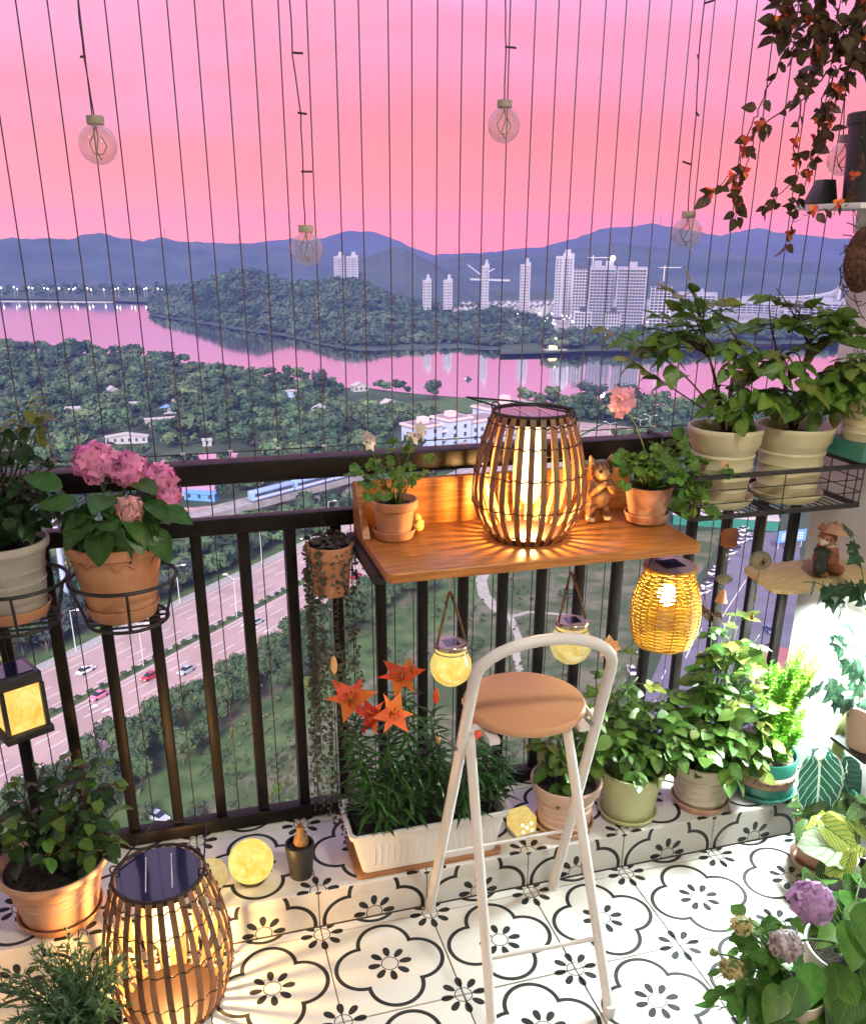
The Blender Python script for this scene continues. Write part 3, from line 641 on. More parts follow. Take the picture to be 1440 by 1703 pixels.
# ================================================================ BUILDINGS, VIADUCT, CARS
mat('tower_wall', (.45, .43, .49), rough=.8, scale=.05, var=.08)
mat('tower_wall_dim', (.34, .33, .40), rough=.8, scale=.05, var=.12)
mat('tower_glass', (.07, .08, .12), rough=.25, var=.3, scale=.3)
mat('slab_grey', (.52, .50, .54), rough=.8, var=.1)
emis('winlight', (1.0, .86, .62), 1.6); emis('lampglow', (1.0, .93, .80), 9.0); emis('goldglow', (1.0, .66, .25), 3.2)
def tower(pxl, pxr, pyt, pyb, D, style, label, depth=.9, group=None):
    """slab tower seen between photo columns pxl..pxr, roof at pyt, foot at pyb, D metres away"""
    def at(px, py): v = ray(px, py); h = math.hypot(v.x, v.y); return CAM+v*(D/h)
    a, c = at(pxl, pyb), at(pxr, pyb); top = at((pxl+pxr)/2, pyt).z; bot = min(a.z, at(pxl, pyb).z)-4
    mid = (a+c)/2; w = (Vector((a.x, a.y))-Vector((c.x, c.y))).length; H = top-bot; dpt = w*depth
    t = thing('tower_block', label, 'tower block', (mid.x, mid.y, bot), group)
    ang = math.atan2(c.y-a.y, c.x-a.x); M = Matrix.Translation((mid.x, mid.y, bot)) @ Matrix.Rotation(ang, 4, 'Z')
    fl = 3.1*max(1, H/95); nfl = int(H/fl)
    wall = MB(); slab = MB(); win = MB()
    if style == 'slim':       # two staggered blocks with vertical ribs
        for (x0, x1, y0, y1, hh) in ((-.5, -.08, 0, 1, .955), (-.12, .5, .22, 1, 1)): wall.box((x0*w, y0*dpt, 0), (x1*w, y1*dpt, H*hh), M)
        wall.box((-.02*w, .3*dpt, H), (.30*w, .7*dpt, H+fl*1.3), M)
        for x in (-.40, -.24, .02, .18, .34):
            for k in range(nfl-1): win.box((x*w-.045*w, (-.003 if x < -.1 else .217)*dpt-.15, (k+.35)*fl), (x*w+.045*w, (.03 if x < -.1 else .25)*dpt, (k+.85)*fl), M)
    elif style == 'frame':    # open concrete frame, slabs showing
        wall.box((-.46*w, .06*dpt, 0), (.46*w, .94*dpt, H*.985), M)
        for k in range(nfl+1): slab.box((-.5*w, -.02*dpt, k*fl), (.5*w, 1.02*dpt, k*fl+.75), M)
        for x in np.linspace(-.48, .48, 6): slab.box((x*w-.35, -.03*dpt, 0), (x*w+.35, .05*dpt, H), M)
        wall.box((-.2*w, .3*dpt, H), (.2*w, .7*dpt, H+fl*1.6), M)
    else:                     # 'grid' facade: window bays between piers, stepped crown
        wall.box((-.5*w, 0, 0), (.5*w, dpt, H*.97), M)
        for x in ((-.22, .24) if style == 'twin' else (0,)): wall.box((x*w-.15*w, .1*dpt, H*.97), (x*w+.15*w, .8*dpt, H*1.0+fl), M)
        nb = 9 if style == 'grid' else 7
        for i in range(nb):
            x = -.46+.92*(i+.5)/nb
            for k in range(nfl-1): win.box((x*w-.36*w/nb, -.25, (k+.3)*fl), (x*w+.36*w/nb, .4, (k+.88)*fl), M)
        for k in range(0, nfl): slab.box((-.505*w, -.7, k*fl), (.505*w, .3, k*fl+.42), M)
    wall.build('wall', MATS['tower_glass' if style == 'frame' else ('tower_wall_dim' if style in ('grid', 'twin') else 'tower_wall')], t)
    if slab.v: slab.build('floor_slab', MATS['slab_grey'], t, kind='stuff')
    if win.v: win.build('window', MATS['tower_glass'], t, kind='stuff')
    return t, M, w, dpt, H
tower(556, 573, 424, 470, 1240, 'slim', 'left of two pale slim towers standing behind the wooded hill', 1.1)
tower(577, 596, 424, 470, 1240, 'slim', 'right of two pale slim towers standing behind the wooded hill', 1.1)
tower(703, 717, 463, 513, 1030, 'slim', 'leftmost low slim white tower behind the row of pale houses')
tower(737, 752, 463, 508, 1030, 'slim', 'second low slim white tower right of the leftmost one behind the houses')
tower(800, 812, 438, 508, 1040, 'slim', 'single slim tall white tower between the low pair and the rattan lantern')
tower(863, 880, 436, 509, 1050, 'slim', 'slim white tower above the rattan lantern, left of the tallest pair')
tower(920, 950, 421, 520, 1080, 'slim', 'tallest pale tower of two joined blocks left of the building sites')
tower(949, 974, 447, 531, 1020, 'frame', 'unfinished concrete frame tower with open floors beside the tallest tower')
tg, Mg, wg, dg_, Hg = tower(976, 1018, 439, 534, 1010, 'twin', 'grey tower with two rounded crowns and a bright lamp on its roof')
tower(1020, 1069, 441, 541, 990, 'grid', 'widest grey grid-fronted tower right of the lamp-topped one')
tower(1077, 1112, 476, 540, 1030, 'frame', 'shorter frame tower with white floors at the right of the group', .8)
tower(954, 982, 519, 545, 960, 'frame', 'low white open-floored block at the foot of the frame tower', .6)
tower(1005, 1030, 520, 545, 950, 'frame', 'low pale block at the foot of the two grid towers', .6)
for (a, c, d, e, lab) in ((1125, 1190, 485, 515, 'long pale industrial block right of the towers behind the roses'), (1195, 1290, 498, 545, 'large pale factory block beneath the high bridge'), (1300, 1420, 500, 545, 'pale block behind the rose stems at the right edge')):
    tower(a, c, d, e, 1250, 'grid', lab, .4)
# bright site lamp on the roof
p = Mg @ Vector((.35*wg, 0, Hg+6)); t = thing('site_lamp', 'very bright white work lamp above the grey twin-crowned tower', 'lamp', p)
bb = MB(); bb.tube([p-Vector((0, 0, 9)), p], .35, 5); bb.build('pole', MATS['slab_grey'], t); bb = MB(); bb.ball(p, 2.6, 10, 6); bb.build('lamp_head', MATS['lampglow'], t)
# tower cranes
for (px, py, hh, D) in ((1100, 500, 36, 1050), (985, 448, 14, 1020)):
    v = ray(px, py); p = CAM+v*D/math.hypot(v.x, v.y); t = thing('tower_crane', 'white tower crane %s' % ('beside the shorter frame tower' if px > 1050 else 'on top of the grey twin-crowned tower'), 'crane', p)
    bb = MB(); bb.box((p.x-.4, p.y-.4, p.z-12), (p.x+.4, p.y+.4, p.z+hh)); bb.build('mast', MATS['lamp_white'], t)
    bb = MB(); bb.box((p.x-6, p.y-.3, p.z+hh-2.4), (p.x+20, p.y+.3, p.z+hh-1.8)); bb.build('jib', MATS['lamp_white'], t)
# row of pale gabled houses on the far bank
mat('pale_wall', (.50, .47, .48), rough=.8, scale=.2, var=.08); mat('slate_roof', (.16, .15, .20), rough=.8, scale=.3, var=.2)
def gable(px, py, w, dpt, h, rh, rot, label, group, D=None, wm='pale_wall', rm='slate_roof', nwin=2, z=None, name='gabled_house', cat='house'):
    p = onz(px, py, z if z is not None else WZ+2.5); t = thing(name, label, cat, p, group); M = Matrix.Translation(p) @ Matrix.Rotation(rot, 4, 'Z')
    b = MB(); b.box((-w/2, 0, -.3), (w/2, dpt, h), M)
    if rh > .9: b.add([M@Vector(q) for q in ((-w/2, 0, h), (w/2, 0, h), (0, 0, h+rh), (-w/2, dpt, h), (w/2, dpt, h), (0, dpt, h+rh))], [(0, 1, 2), (4, 3, 5)])
    b.build('wall', MATS[wm], t)
    r = MB()
    if rh > .9:
        for s in (-1, 1): r.add([M@Vector(q) for q in ((s*(w/2+.4), -.5, h-.25), (0, -.5, h+rh+.05), (0, dpt+.5, h+rh+.05), (s*(w/2+.4), dpt+.5, h-.25), (s*(w/2+.4), -.5, h+.05), (0, -.5, h+rh+.4), (0, dpt+.5, h+rh+.4), (s*(w/2+.4), dpt+.5, h+.05))], [(0, 1, 2, 3), (4, 5, 6, 7), (0, 1, 5, 4), (2, 3, 7, 6), (3, 0, 4, 7)])
    else: r.box((-w/2-.4, -.4, h), (w/2+.4, dpt+.4, h+.35), M); r.box((-w/2-.4, -.4, h+.35), (w/2+.4, -.1, h+.35+rh), M)
    r.build('roof', MATS[rm], t)
    for i in range(nwin):
        x = -w/2+w*(i+.5)/nwin
        for k in range(max(1, int(h/3.3))):
            f = MB(); f.box((x-.55, -.09, k*3.2+1), (x+.55, .1, k*3.2+2.5), M); f.build('window', MATS['tower_glass'], t)
    return t
k = 0
for row, (x0, x1, y0, y1, s) in enumerate(((735, 925, 527, 523, 1.0), (770, 920, 519, 516, 1.0))):
    n = 21 if row == 0 else 15
    for i in range(n):
        px = x0+(x1-x0)*i/(n-1); py = y0+(y1-y0)*i/(n-1)+(2.5*math.sin(i*.5) if row == 0 else 0)
        gable(px, py, 7.6, 13, rnd.uniform(8.5, 11), 3.0, -.25, 'pale gabled row house with a dark roof on the far bank below the towers', 'pale row houses on the far bank', nwin=1)
# lights along the far promenade and the quay
def glowlamp(p, h, r, label, group, m='lampglow'):
    t = thing('shore_lamp', label, 'lamp', p, group); b = MB(); b.tube([p, Vector(p)+Vector((0, 0, h))], .3, 4); b.build('pole', MATS['slab_grey'], t); c = MB(); c.ball(Vector(p)+Vector((0, 0, h)), r, 8, 5); c.build('lamp_head', MATS[m], t)
for px in (4, 25, 30, 50, 56, 75, 81, 100, 116, 123, 127, 147, 153, 174, 193, 198, 217, 223, 241, 245, 264, 271, 280, 288, 296):
    glowlamp(onz(px, 492+2.2*px/300, WZ+2), 11+rnd.uniform(-1, 2), .95, 'small lit lamp in the row along the far promenade at the left', 'lit lamps along the far promenade')
for i in range(34):
    px = rnd.uniform(890, 1210); glowlamp(onz(px, rnd.uniform(532, 548), WZ+2.5), rnd.uniform(5, 9), rnd.uniform(.35, .8), 'small lit street lamp on the quay below the towers', 'lit lamps below the towers')
for px in (690, 745, 760, 812, 860, 918, 925): glowlamp(onz(px, 531, WZ+2.5), 6, .6, 'small lit street lamp in front of the pale row houses', 'lit lamps before the row houses')
p = onz(921, 582, WZ+2.4); t = thing('floodlit_jetty', 'golden floodlit landing with a hut whose wall itself glows on the far bank', 'jetty', p)
b = MB(); b.box((p.x-9, p.y-4, p.z), (p.x+11, p.y+6, p.z+.5)); b.build('deck', MATS['pathsand'], t)
b = MB(); b.box((p.x-3, p.y, p.z+.5), (p.x+3, p.y+4, p.z+4)); b.build('wall', MATS['goldglow'], t); b = MB(); b.box((p.x-4, p.y-1, p.z+4), (p.x+4, p.y+5, p.z+4.6)); b.build('roof', MATS['slate_roof'], t)  # hut wall emits: the golden lamp glow is put into its own material
for dx, dz, r in ((-5, 8, 1.1), (2, 9, 1.2), (7, 6, .8)):
    b = MB(); b.tube([p+Vector((dx, 2, .5)), p+Vector((dx, 2, dz))], .2, 4); b.build('pole', MATS['slab_grey'], t); b = MB(); b.ball(p+Vector((dx, 2, dz)), r, 8, 5); b.build('lamp_head', MATS['goldglow'], t)
p = onz(1006, 577, WZ+2.4); glowlamp(p, 9, 1.3, 'bright white lamp on the bank beneath the widest grey tower', None)
# high bridge at right
t = thing('high_bridge', 'long pale bridge on tall piers with a cable pylon behind the roses', 'bridge', onz(1300, 540, WZ)); pts_ = []
def atD(px, py, D): v = ray(px, py); return CAM+v*D/math.hypot(v.x, v.y)
b = MB(); A_, B_ = atD(1120, 484, 1700), atD(1600, 520, 1500)
b.bar(A_, B_, 7); b.build('deck', MATS['slab_grey'], t)
for i in range(7): q = A_.lerp(B_, (i+.5)/7); b = MB(); b.box((q.x-3, q.y-3, WZ), (q.x+3, q.y+3, q.z-2)); b.build('pier', MATS['slab_grey'], t)
q = A_.lerp(B_, .62); b = MB(); b.box((q.x-2, q.y-2, q.z), (q.x+2, q.y+2, q.z+26)); b.build('pylon', MATS['slab_grey'], t)
for i in range(8): b = MB(); b.tube([q+Vector((0, 0, 25-i*2)), A_.lerp(B_, .60-.035*(i+1))], .35, 4); b.build('cable', MATS['lamp_white'], t)
t = thing('hillside_flyover', 'pale flyover with a forked ramp on the dark hillside behind the single slim tower', 'flyover', atD(815, 470, 1650)); b = MB()
b.bar(atD(782, 464, 1550), atD(848, 466, 1550), 3); b.build('deck', MATS['slab_grey'], t)
for a, c in (((778, 440), (800, 457)), ((806, 456), (822, 446))): b = MB(); b.bar(atD(*a, 1556), atD(*c, 1556), 1.8); b.build('ramp', MATS['slab_grey'], t)

# ---------------------------------------------------------------- viaduct with train
mat('train_blue', (.28, .44, .72), rough=.4, var=.06); mat('concrete_grey', (.36, .33, .33), rough=.85, scale=.4, var=.15)
va, vb = G(405, 846, GZ+7), G(640, 783, GZ+7); vd = (vb-va).normalized(); vn = Vector((-vd.y, vd.x, 0))
t = thing('railway_viaduct', 'grey concrete railway viaduct on piers beyond the main road', 'viaduct', Vector((va.x, va.y, GZ)))
Mv = Matrix(((vd.x, vn.x, 0, va.x), (vd.y, vn.y, 0, va.y), (0, 0, 1, va.z), (0, 0, 0, 1))); Lv = (vb-va).length
b = MB(); b.box((-40, 0, -1.3), (Lv+60, 7.5, 0), Mv); b.build('deck', MATS['concrete_grey'], t)
for y in (0, 7.2): b = MB(); b.box((-40, y, .003), (Lv+60, y+.3, 1.0), Mv); b.build('parapet', MATS['concrete_grey'], t)
for i in range(9): x = -30+i*16; b = MB(); b.box((x, 1.8, -7.2), (x+1.6, 5.7, -1.303), Mv); b.build('pier', MATS['concrete_grey'], t)
t = thing('train', 'pale blue train with a white band running on the viaduct', 'train', Mv@Vector((20, 3.8, 0)))
for i in range(4):
    x0 = 6+i*19; b = MB(); b.box((x0, 2.3, .45), (x0+18.4, 5.3, 3.9), Mv); c = b.build('carriage', MATS['train_blue'], t, bevel=.4, smooth=True)
    w_ = MB(); w_.box((x0+1, 2.24, 2.1), (x0+17.4, 2.31, 3.0), Mv); w_.build('window_band', MATS['tower_glass'], c)
    w_ = MB(); w_.box((x0+.2, 2.2, 1.2), (x0+18.2, 2.31, 1.7), Mv); w_.build('white_band', MATS['lamp_white'], c)

# ---------------------------------------------------------------- school and small houses
mat('school_wall', (.50, .60, .82), rough=.8, scale=.15, var=.06); mat('school_trim', (.85, .62, .58), rough=.8, var=.06); mat('school_roof', (.30, .24, .26), rough=.9, var=.1, scale=.3); mat('balcony_white', (.72, .66, .68), rough=.8, var=.05)
t = thing('school_building', 'pale blue four-storey building with a pinkish roof edge and open white galleries', 'school', G(752, 756)); p0 = G(735, 762)
Ms = Matrix.Translation(p0) @ Matrix.Rotation(R_(24), 4, 'Z')
W1, W2 = MB(), MB()
blocks = ((-13, 0, 0, 12, 14.5), (4, 0, 17, 12, 15.5), (20, 3, 46, 15, 12.5), (38, 8, 66, 22, 15))
for i, (x0, y0, x1, y1, h) in enumerate(blocks):
    b = MB(); b.box((x0, y0+(.003*i), -.3), (x1, y1, h), Ms); wl = b.build('wall', MATS['school_wall'], t)
    b = MB(); b.box((x0-.7, y0-.7, h+.003), (x1+.7, y1+.7, h+.9), Ms); rf = b.build('roof', MATS['school_trim'], t)
    b = MB(); b.box((x0+.5, y0+.5, h+.905), (x1-.5, y1-.5, h+1.0), Ms); b.build('roof_deck', MATS['school_roof'], rf)
    if i < 3:
        for k in range(4 if i < 2 else 3):
            for x in ((x0+3, x0+9) if i == 0 else (x0+3.5, x0+9.5) if i == 1 else tuple(x0+2.5+4.2*q for q in range(6))):
                b = MB(); b.box((x-.8, y0-.08, 1.2+k*3.5), (x+.8, y0+.1, 2.9+k*3.5), Ms); b.build('window', MATS['tower_glass'], t)
for k in range(4): # open galleries between the two front blocks
    b = MB(); b.box((.02, 1.5, k*3.6), (3.98, 10, k*3.6+.35), Ms); b.build('gallery_floor', MATS['balcony_white'], t); b = MB(); b.box((.02, 1.5, k*3.6+.353), (3.98, 1.75, k*3.6+1.35), Ms); b.build('gallery_railing', MATS['balcony_white'], t)
b = MB(); b.box((.02, 8, 0), (3.98, 11.9, 14.3), Ms); b.build('wall', MATS['tower_glass'], t)
for (x, y, z, hh) in ((-6, 6, 14.5, 2.5), (10, 6, 15.5, 2.2), (52, 15, 15, 4)): b = MB(); b.box((x-2, y-2, z+1.003), (x+2, y+2, z+1+hh), Ms); b.build('stair_head', MATS['school_trim'], t)
mat('blue_sheet', (.16, .38, .80), rough=.5, var=.1); mat('tile_pink', (.60, .38, .34), rough=.8, var=.15, scale=.5); mat('white_roof', (.50, .46, .45), rough=.7, var=.08)
for (px, py, w, d, h, rh, rot, wm, rm, lab) in (
    (170, 668, 9, 8, 4, .5, .2, 'pale_wall', 'white_roof', 'small white flat-roofed house among trees, nearest the pink rose pot top'),
    (190, 658, 7, 7, 4, 2, .3, 'pale_wall', 'white_roof', 'small pale house with a pointed white roof behind the flat white one'),
    (300, 676, 11, 8, 4, 2, -.2, 'tile_pink', 'white_roof', 'house with pinkish walls and pale roof among the trees'),
    (282, 688, 9, 7, 3, 1.6, .2, 'pale_wall', 'blue_sheet', 'little shed with a bright blue roof below the pinkish house'),
    (270, 708, 20, 5, 4, .5, .12, 'pale_wall', 'white_roof', 'long white two-storey shed in the trees'),
    (222, 680, 10, 6, 3.5, .5, 0, 'tile_pink', 'white_roof', 'low pink building left of the blue-roofed shed'),
    (210, 738, 24, 6, 3.5, 1.4, -.1, 'pale_wall', 'white_roof', 'long low shed with a pale roof above the pink hydrangea'),
    (338, 671, 6, 6, 4, 1.5, .1, 'pale_wall', 'white_roof', 'small white hut right of the pinkish house'),
    (487, 668, 7, 6, 7, .5, .3, 'school_wall', 'white_roof', 'narrow pale blue house with a white roof top'),
    (601, 651, 12, 7, 4, 2, .2, 'pale_wall', 'white_roof', 'white farmhouse on the far side of the clearing'),
    (530, 690, 9, 6, 4, 2, -.3, 'pale_wall', 'white_roof', 'pale house among the trees left of the clearing'),
    (653, 680, 11, 7, 3.5, 2.2, .5, 'pale_wall', 'white_roof', 'white tent-roofed pavilion beside the clearing'),
    (128, 690, 14, 7, 4, .5, 0, 'pale_wall', 'white_roof', 'pale flat-roofed house half hidden by trees at left'),
    (332, 833, 15, 5, 3, .5, -.5, 'blue_sheet', 'blue_sheet', 'low bright blue site hut beside the sand heap'),
    (345, 742, 5, 5, 3, .6, 0, 'pale_wall', 'white_roof', 'tiny white hut by the pond'),
    (424, 737, 5, 5, 3, .6, .3, 'pale_wall', 'white_roof', 'tiny white hut right of the pond'),
    (165, 540, 1, 1, 1, .5, 0, 'pale_wall', 'white_roof', None)):
    if lab: gable(px, py, w*.8, d*.8, h*.85, rh*.85, rot, lab, None, wm=wm, rm=rm, nwin=max(1, int(w/4)), z=GZ, name='small_house')
sheet('clearing', [G(575, 668), G(650, 664), G(690, 672), G(640, 690), G(590, 684)], MATS['verge'], GZ+.01)
sheet('clearing', [G(690, 668), G(790, 660), G(860, 672), G(800, 686), G(700, 684)], MATS['verge'], GZ+.014)

# ---------------------------------------------------------------- cars
for n_, c_ in (('car_white', (.78, .78, .8)), ('car_silver', (.45, .50, .56)), ('car_red', (.45, .02, .05)), ('car_dark', (.04, .045, .06)), ('car_pink', (.70, .22, .38)), ('car_blue', (.10, .16, .36))): mat(n_, c_, rough=.25, var=.03, coat=.5)
mat('car_glass', (.02, .025, .03), rough=.1, var=.1); mat('tyre_black', (.02, .02, .02), rough=.8); emis('headlight', (1, .93, .8), 2.5); emis('taillight', (1, .05, .03), 1.5)
SEC = [(-2.25, .35, .62, .70), (-2.1, .28, .72, .82), (-1.2, .25, .86, .88), (-.9, .25, .90, .90), (1.0, .25, .92, .90), (1.7, .25, .93, .88), (2.15, .3, .80, .80), (2.25, .36, .66, .72)]
def car_mesh():
    b = MB(); n = len(SEC)
    for x, z0, z1, hw in SEC: b.v += [Vector((x, -hw, z0)), Vector((x, -hw*1.0, (z0+z1)*.55)), Vector((x, -hw*.88, z1)), Vector((x, hw*.88, z1)), Vector((x, hw, (z0+z1)*.55)), Vector((x, hw, z0))]
    for i in range(n-1):
        for j in range(6): b.f.append((i*6+j, i*6+(j+1) % 6, (i+1)*6+(j+1) % 6, (i+1)*6+j))
    b.f.append((5, 4, 3, 2, 1, 0)); b.f.append(tuple((n-1)*6+j for j in range(6)))
    return b
body_b = car_mesh(); cab = MB()
cab.add([(-1.15, -.74, .87), (-.35, -.62, 1.40), (.85, -.62, 1.42), (1.75, -.72, .90), (-1.15, .74, .87), (-.35, .62, 1.40), (.85, .62, 1.42), (1.75, .72, .90)], [(0, 3, 2, 1), (4, 5, 6, 7), (0, 1, 5, 4), (2, 3, 7, 6), (1, 2, 6, 5)])
roof_b = MB(); roof_b.box((-.33, -.6, 1.405), (.83, .6, 1.45))
wheel_b = MB(); wheel_b.tube([(0, -.1, 0), (0, .1, 0)], .32, 12)
CM = {}
def car(p, d, col, label, group, big=1.0):
    p = Vector(p); t = thing('car', label, 'car', p, group); ang = math.atan2(d.y, d.x); S = Matrix.Rotation(ang+PI, 4, 'Z') @ Matrix.Diagonal((big, big, big, 1))
    if col not in CM:
        CM[col] = (body_b.mesh('body', MATS[col], True), roof_b.mesh('roof', MATS[col], False))
    if 'cab' not in CM:
        CM['cab'] = cab.mesh('window', MATS['car_glass'], True); CM['wheel'] = wheel_b.mesh('wheel', MATS['tyre_black'], True)
        h = MB(); h.box((-2.26, -.7, .55), (-2.18, -.42, .68)); CM['hl'] = h.mesh('headlight', MATS['headlight'])
    put('body', CM[col][0], t, M=S); put('window', CM['cab'], t, M=S); put('roof', CM[col][1], t, M=S)
    for x in (-1.4, 1.4):
        for y in (-.8, .8): put('wheel', CM['wheel'], t, M=S @ Matrix.Translation((x, y, .32)))
    for y in (0, 1.12): put('headlight', CM['hl'], t, M=S @ Matrix.Translation((0, y, 0)))
    return t
for (px, py, col, fwd, lab) in ((143, 1118, 'car_white', 1, 'white car on the far carriageway right of the square lantern'), (52, 1143, 'car_white', 1, 'white car at the left end of the far carriageway near the lantern'), (250, 1128, 'car_red', -1, 'red car driving on the near carriageway'), (165, 1160, 'car_pink', -1, 'pink and white car on the near carriageway below the white one'), (427, 1037, 'car_silver', 1, 'silver car on the near carriageway beyond the thick baluster'), (310, 1118, 'car_silver', -1, 'silver car behind the red one on the near carriageway'), (592, 960, 'car_red', 1, 'red car seen between hanging pot and wooden table'), (70, 1290, 'car_white', -1, 'white van-like car above the peach pot plant'), (612, 945, 'car_dark', 1, 'dark car just ahead of the red one by the table')):
    car(G(px, py, GZ+.02), rd*fwd, col, lab, None)
car(G(262, 1362, GZ+.02), Vector((.6, -.6, 0)), 'car_silver', 'pale silver car parked on the ground behind the floor lantern', None)
sdv = (G(1195, 985)-G(1240, 905)).normalized(); k = 0
cols = ('car_white', 'car_silver', 'car_white', 'car_dark', 'car_white')
for i, (px, py) in enumerate(((1238, 890), (1247, 897), (1232, 903), (1222, 912), (1215, 922), (1203, 934), (1196, 944), (1187, 955), (1181, 966), (1176, 976), (1170, 987), (1225, 885), (1236, 882))):
    car(G(px, py, GZ+.03), Vector((.9, .35, 0)), cols[i % 5], 'car parked side by side in the row along the side street', 'cars parked along the side street')
for (px, py, col, lab) in ((1066, 1095, 'car_white', 'white car on the side street behind the peach rose'), (1050, 1118, 'car_white', 'white car with dark windows nearer the peach rose'), (1285, 1080, 'car_dark', 'dark car under the toy fox shelf'), (1278, 1050, 'car_blue', 'dark blue car on the side street below the shelf'), (1062, 1122, 'car_red', 'red car behind the peach rose leaves'), (1310, 915, 'car_dark', 'dark car below the blue billboard')):
    car(G(px, py, GZ+.03), Vector((.3, 1, 0)), col, lab, None)
# street-side sheds and billboard
mat('green_roof', (.03, .22, .16), rough=.6, var=.1); mat('brick_roof', (.42, .16, .16), rough=.8, var=.15)
gable(1205, 878, 34, 7, 3.5, .6, -.5, 'long shed with a green roof edge beyond the parked cars', None, wm='green_roof', rm='white_roof', nwin=0, z=GZ, name='street_shed', cat='shed')
gable(1330, 1170, 16, 20, 3.2, .5, -.4, 'low building with a reddish roof beneath the shelf plants', None, wm='pale_wall', rm='brick_roof', nwin=3, z=GZ, name='street_shed', cat='shed')
t = thing('billboard', 'blue billboard with pale square characters over the side street', 'billboard', G(1312, 912)); p = G(1312, 912)
b = MB(); b.box((p.x-5, p.y-.15, GZ+2.2), (p.x+5.5, p.y+.15, GZ+6)); pn = b.build('panel', MATS['blue_sheet'], t)
for x in (-4, 4.5): b = MB(); b.tube([(p.x+x, p.y+.3, GZ), (p.x+x, p.y+.3, GZ+5)], .12, 6); b.build('post', MATS['lamp_white'], t)
b = MB()
for x in (-3.4, -.4, 2.4):
    for (a0, c0, a1, c1) in ((0, 0, 1.9, .25), (0, 1.9, 1.9, 2.15), (0, .25, .25, 1.9), (1.65, .25, 1.9, 1.9), (.8, .3, 1.05, 1.85), (.3, .95, 1.6, 1.2)): b.box((p.x+x+a0, p.y-.2, GZ+3+c0), (p.x+x+a1, p.y-.152, GZ+3+c1))
b.build('lettering', MATS['lamp_white'], pn)
p = G(1165, 1215); t = thing('street_canopy', 'bright blue and purple tent canopy on the side street behind the pots', 'canopy', p); mat('purple_cloth', (.40, .22, .62), rough=.7, var=.1)
b = MB(); b.add([(p.x-3, p.y-3, p.z+2.4), (p.x+3, p.y-3, p.z+2.4), (p.x+3, p.y+3, p.z+2.4), (p.x-3, p.y+3, p.z+2.4), (p.x, p.y, p.z+4.6)], [(0, 1, 4), (1, 2, 4), (2, 3, 4), (3, 0, 4)]); b.build('roof', MATS['blue_sheet'], t)
b = MB(); b.box((p.x-3, p.y-3.05, p.z+1.2), (p.x+3, p.y-2.98, p.z+2.4)); b.build('skirt', MATS['purple_cloth'], t)
for sx in (-2.9, 2.9):
    for sy in (-2.9, 2.9): b = MB(); b.tube([(p.x+sx, p.y+sy, p.z), (p.x+sx, p.y+sy, p.z+2.4)], .05, 5); b.build('leg', MATS['lamp_white'], t)
p = onz(778, 631, WZ); t = thing('small_boat', 'tiny dark boat out on the pink river', 'boat', p); b = MB(); b.tube([p+Vector((-3, 0, .4)), p+Vector((-1.5, 0, .4)), p+Vector((1.5, 0, .4)), p+Vector((3, 0, .5))], [.2, .8, .8, .1], 8); b.build('hull', MATS['car_dark'], t); b = MB(); b.box((p.x-.6, p.y-.5, p.z+.9), (p.x+.8, p.y+.5, p.z+2.2)); b.build('cabin', MATS['car_dark'], t)

HAZE = .00021
# ---------------------------------------------------------------- evening haze
b = MB(); b.box((-4200, -40, WZ-9), (4200, 3750, 66)); hz = b.build('haze', None, kind='stuff'); tag(hz, 'thin violet evening haze over the river valley', 'haze')
m = bpy.data.materials.new('haze'); m.use_nodes = True; nt = m.node_tree; nt.nodes.clear()
o_ = N(nt, 'ShaderNodeOutputMaterial'); pv = N(nt, 'ShaderNodeVolumePrincipled'); pv.inputs['Color'].default_value = (.24, .38, 1.0, 1); pv.inputs['Density'].default_value = HAZE; pv.inputs['Anisotropy'].default_value = .1
nt.links.new(pv.outputs[0], o_.inputs['Volume']); hz.data.materials.append(m)
STRIP_W = 30.0; CEIL_E = 145.0
# ================================================================ BALCONY: room shell, tiles, railing, net
LEDZ, LEDY = .118, .03
WALLX = 1.64
mat('plaster', (.82, .83, .80), rough=.85, var=.03, scale=3, bump=.05, bscale=60)
mat('plaster_warm', (.62, .56, .48), rough=.85, var=.05, scale=2)
mat('grout', (.11, .10, .095), rough=.9, scale=60)
mat('rail_metal', (.010, .008, .0075), rough=.45, var=.4, scale=14, bump=.04, bscale=90, spec=.22)
mat('net_wire', (.10, .075, .085), rough=.4, var=.1, metal=.3)
mat('black_metal', (.018, .018, .02), rough=.4, var=.2, scale=40)
mat('crimp', (.8, .78, .78), rough=.35, var=.05)

